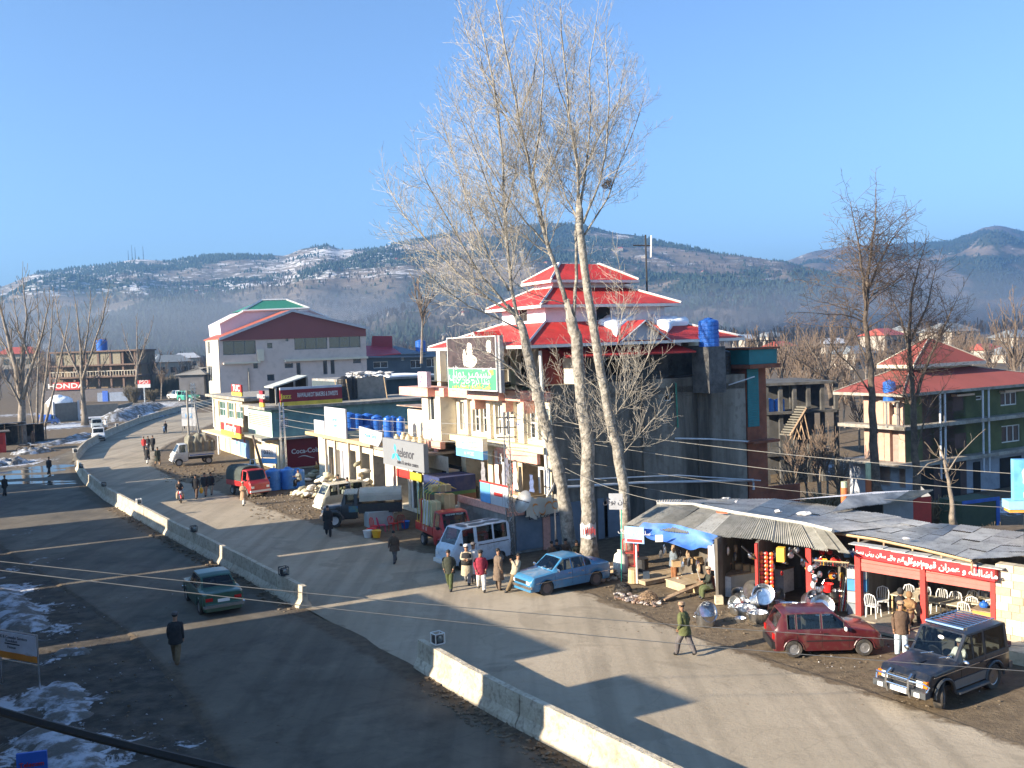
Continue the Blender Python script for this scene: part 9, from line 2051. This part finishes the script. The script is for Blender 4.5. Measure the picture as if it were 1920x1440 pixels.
def snowheap(label,pts,r,h,seed,dirty=True,name='snow_heap'):
 mb=MB();c=sum(pts,V((0,0,0)))/len(pts);R=r+max((p-c).length for p in pts);N=40
 for j in range(N+1):
  for i in range(N+1):
   x,y=c.x+(i/N*2-1)*R*1.2,c.y+(j/N*2-1)*R*1.2;q=V((x,y,0));d=9
   for k in range(max(1,len(pts)-1)):
    a=pts[k];b=pts[min(k+1,len(pts)-1)];ab=b-a;t=max(0,min(1,(q-a).dot(ab)/max(1e-6,ab.dot(ab))));d=min(d,(q-a-ab*t).length/r)
   f=max(-.2,1-d+.45*noise.noise(V((x/r*1.6,y/r*1.6,seed))));z=(h*math.sqrt(f)*(.75+.5*noise.noise(V((x/r*3,y/r*3,seed+7))))+.12*h*noise.noise(V((x/r*9,y/r*9,seed)))) if f>0 else f*.8*h-.04
   mb.v.append((x,y,z))
 for j in range(N):
  for i in range(N):a=j*(N+1)+i;mb.f.append((a,a+1,a+N+2,a+N+1));mb.m.append(0)
 return mb.build(name,mat('shaded_dirty_snow',(.13,.12,.105),.85,c2=(.44,.47,.52),scale=1.3,fac=(.46,.60),bump=.9,bscale=5),label=label,cat='snow',kind='stuff',smooth=True)  # dirt in the snow, plus deep shade put into its low colour
snowheap('long dirty snow heap along the left of the far road',[G(215,790),G(240,778),G(268,768)],2.6,1.9,1);snowheap('dirty snow heap beyond the long snow heap',[G(255,772),G(285,762)],2.2,1.3,2);snowheap('low icy heap at the far left verge',[G(50,850),G(75,846)],1.5,.7,3);snowheap('icy heap at the left edge',[G(-10,872),G(25,868)],1.6,.8,4);snowheap('line of rubble and ice along the left verge',[G(88,836),G(120,828),G(158,815)],1.0,.5,5);snowheap('small snow mound on the left shoulder of the far lane',[G(298,782),G(304,780)],1.1,.3,6)
snowheap('snow bank at the left edge beside the ditch',[G(-10,1110),G(25,1140),G(48,1175)],.8,.3,7);snowheap('broken snow by the notice board posts',[G(70,1310),G(110,1290),G(130,1340)],.6,.16,8);snowheap('snow and rubble at the bottom left corner',[G(90,1380),G(130,1420),G(150,1480)],.8,.22,9);snowheap('patch of sunlit snow at the end of the light strip',[G(124,1222),G(150,1222)],.4,.12,10)
snowheap('rubble and snow heap in the sunken yard',[V((G(1460,880,-3.6).x,G(1460,880,-3.6).y,0))*1.0,V((G(1550,876,-3.6).x,G(1550,876,-3.6).y,0))],3.5,.1,11)
bpy.data.objects['snow_heap.010'].location.z=-3.5 if 'snow_heap.010' in bpy.data.objects else 0
M_PUD=mat('puddle_water',(.03,.032,.03),.08,var=.2,spec=.6)
for k,(x,y,a,b) in enumerate(((30,895,4.5,1.6),(62,884,3.5,1.4),(95,876,2.6,1.8),(30,906,3.0,.9),(75,905,2.6,.8),(110,908,1.6,.5))):
 g=G(x,y);q=MB();q.q(*[(g.x+math.cos(t)*a*(1+.4*noise.noise(V((math.cos(t)*1.5,math.sin(t)*1.5,k)))),g.y+math.sin(t)*b*(1+.4*noise.noise(V((math.cos(t),math.sin(t),k+9)))),.03+.002*k) for t in[2*PI*j/28 for j in range(28)]]);q.build('puddle',M_PUD,kind='structure')
def litter(label,reg,n,seed,m,sz=(.015,.06)):
 rg=random.Random(seed);mb=MB()
 for k in range(n):
  a,b,c_,d_=reg;x=rg.uniform(a,b);y=rg.uniform(c_,d_);g=G(x,y);s=rg.uniform(*sz);mb.ell((g.x,g.y,s*.2),(s,s*.7,s*.5),5,3,jit=.9,seed=rg.random()*99)
 mb.build('litter',m,label=label,cat='litter',kind='stuff')
litter('stones and scraps on the dirt before the stalls',(1130,1420,1100,1190),220,1,M_DIRT);litter('pale scraps of paper on the dirt before the stalls',(1300,1900,1165,1330),60,2,M_PAPER,(.01,.035));litter('stones on the dirt beside the maroon car',(1400,1900,1180,1330),200,3,M_DIRT,(.01,.05));litter('stones on the muddy left lane',(60,560,1090,1420),300,4,M_DIRT,(.01,.06));litter('pale scraps on the muddy verge by the blue tanks',(430,620,925,965),90,5,M_PAPER,(.02,.05));litter('clods on the muddy verge by the blue tanks',(470,640,925,975),300,6,M_DIRT,(.04,.13));litter('ice scraps on the near lane',(60,330,1100,1420),130,7,mat('shaded_dirty_snow',(.16,.15,.14)),(.015,.06))
litter('ground clutter by the far truck',(300,420,872,905),200,8,M_DIRT,(.05,.14))
for k,(x,y,m__,lb) in enumerate(((704,1000,M_CHR,'red plastic chair in the shade by the dark truck, leftmost'),(716,998,mat('pink_plastic',(.5,.05,.12),.4),'pink plastic chair in the shade by the dark truck'),(738,995,M_CHR,'red plastic chair in the shade near the loaded pickup'),(752,992,mat('dark_red_plastic',(.25,.02,.02),.4),'dark red chair at the tail of the loaded pickup'))):
 c=copy_tree(CHR,G(x,y),k*.7+1.2,lb,'plastic chairs for sale in the shade')
 for ch in c.children:
  if ch.data:ch.data=ch.data.copy();ch.data.materials[0]=m__
for k,(x,y,m__,lb) in enumerate(((697,1004,M_CHR,'red plastic tub on the ground beside the chairs'),(706,1008,M_YLP,'yellow plastic tub at the front of the chairs'),(690,1008,M_WHITE,'white crumpled bag beside the yellow tub'),(760,990,M_BLUE,'blue plastic crate by the tail of the loaded pickup'))):g=G(x,y);MB().lathe([(.2,0),(.28,.4),(.3,.42),(.26,.4),(0,.05)],12).build('plastic_tub',m__,label=lb,cat='tub',loc=g)
mb=MB();g=G(692,990);mb.ob(g,DS*1.6,DF*.8,V((0,0,.9)));mb.build('white_crate_stack',mat('grey_white_plastic',(.35,.37,.38),.6),label='pale crates stacked behind the red chairs',cat='crates')
q=G(1060,1060)
o=thing('tv_antenna','tall thin aerial mast rising behind the red roofs','antenna',P(1213,535,60));a0=P(1213,535,60);hT=P(1213,440,60).z-a0.z;MB().tube([(0,0,-1),(0,0,hT)],.06,5).build('mast',M_IRON,o);m_=MB();m_.tube([(-.8,0,hT*.8),(.35,0,hT*.78)],.04,4);m_.build('boom',M_IRON,o);MB().tube([(.3,0,hT*.55),(.36,0,hT*.98)],.05,5).build('whip',M_WHITE,o)
mb=MB();g=G(1830,955,-3.6)
b_=thing('blue_container','blue framed green container in the yard of the green house','container',P(1850,925,68),.4);b_.location.z=-3.6;MB().box(-2.4,1.2,0,2,0,2.2).build('body',mat('dark_moss_panel',(.05,.07,.04),.8),b_);MB().box(.9,1.24,-.04,0,0,2.25).build('post',M_BLUE,b_);MB().box(-2.4,.89,-.04,0,2.0,2.25).build('rail',M_BLUE,b_)
b_=thing('teal_gate','dark teal sheet gate in the sunken yard','gate',P(1510,930,58),.5);b_.location.z=-3.6;MB().box(-2,2.2,0,.1,0,2.4).build('sheet',mat('teal_sheet',(.015,.07,.08),.7),b_)
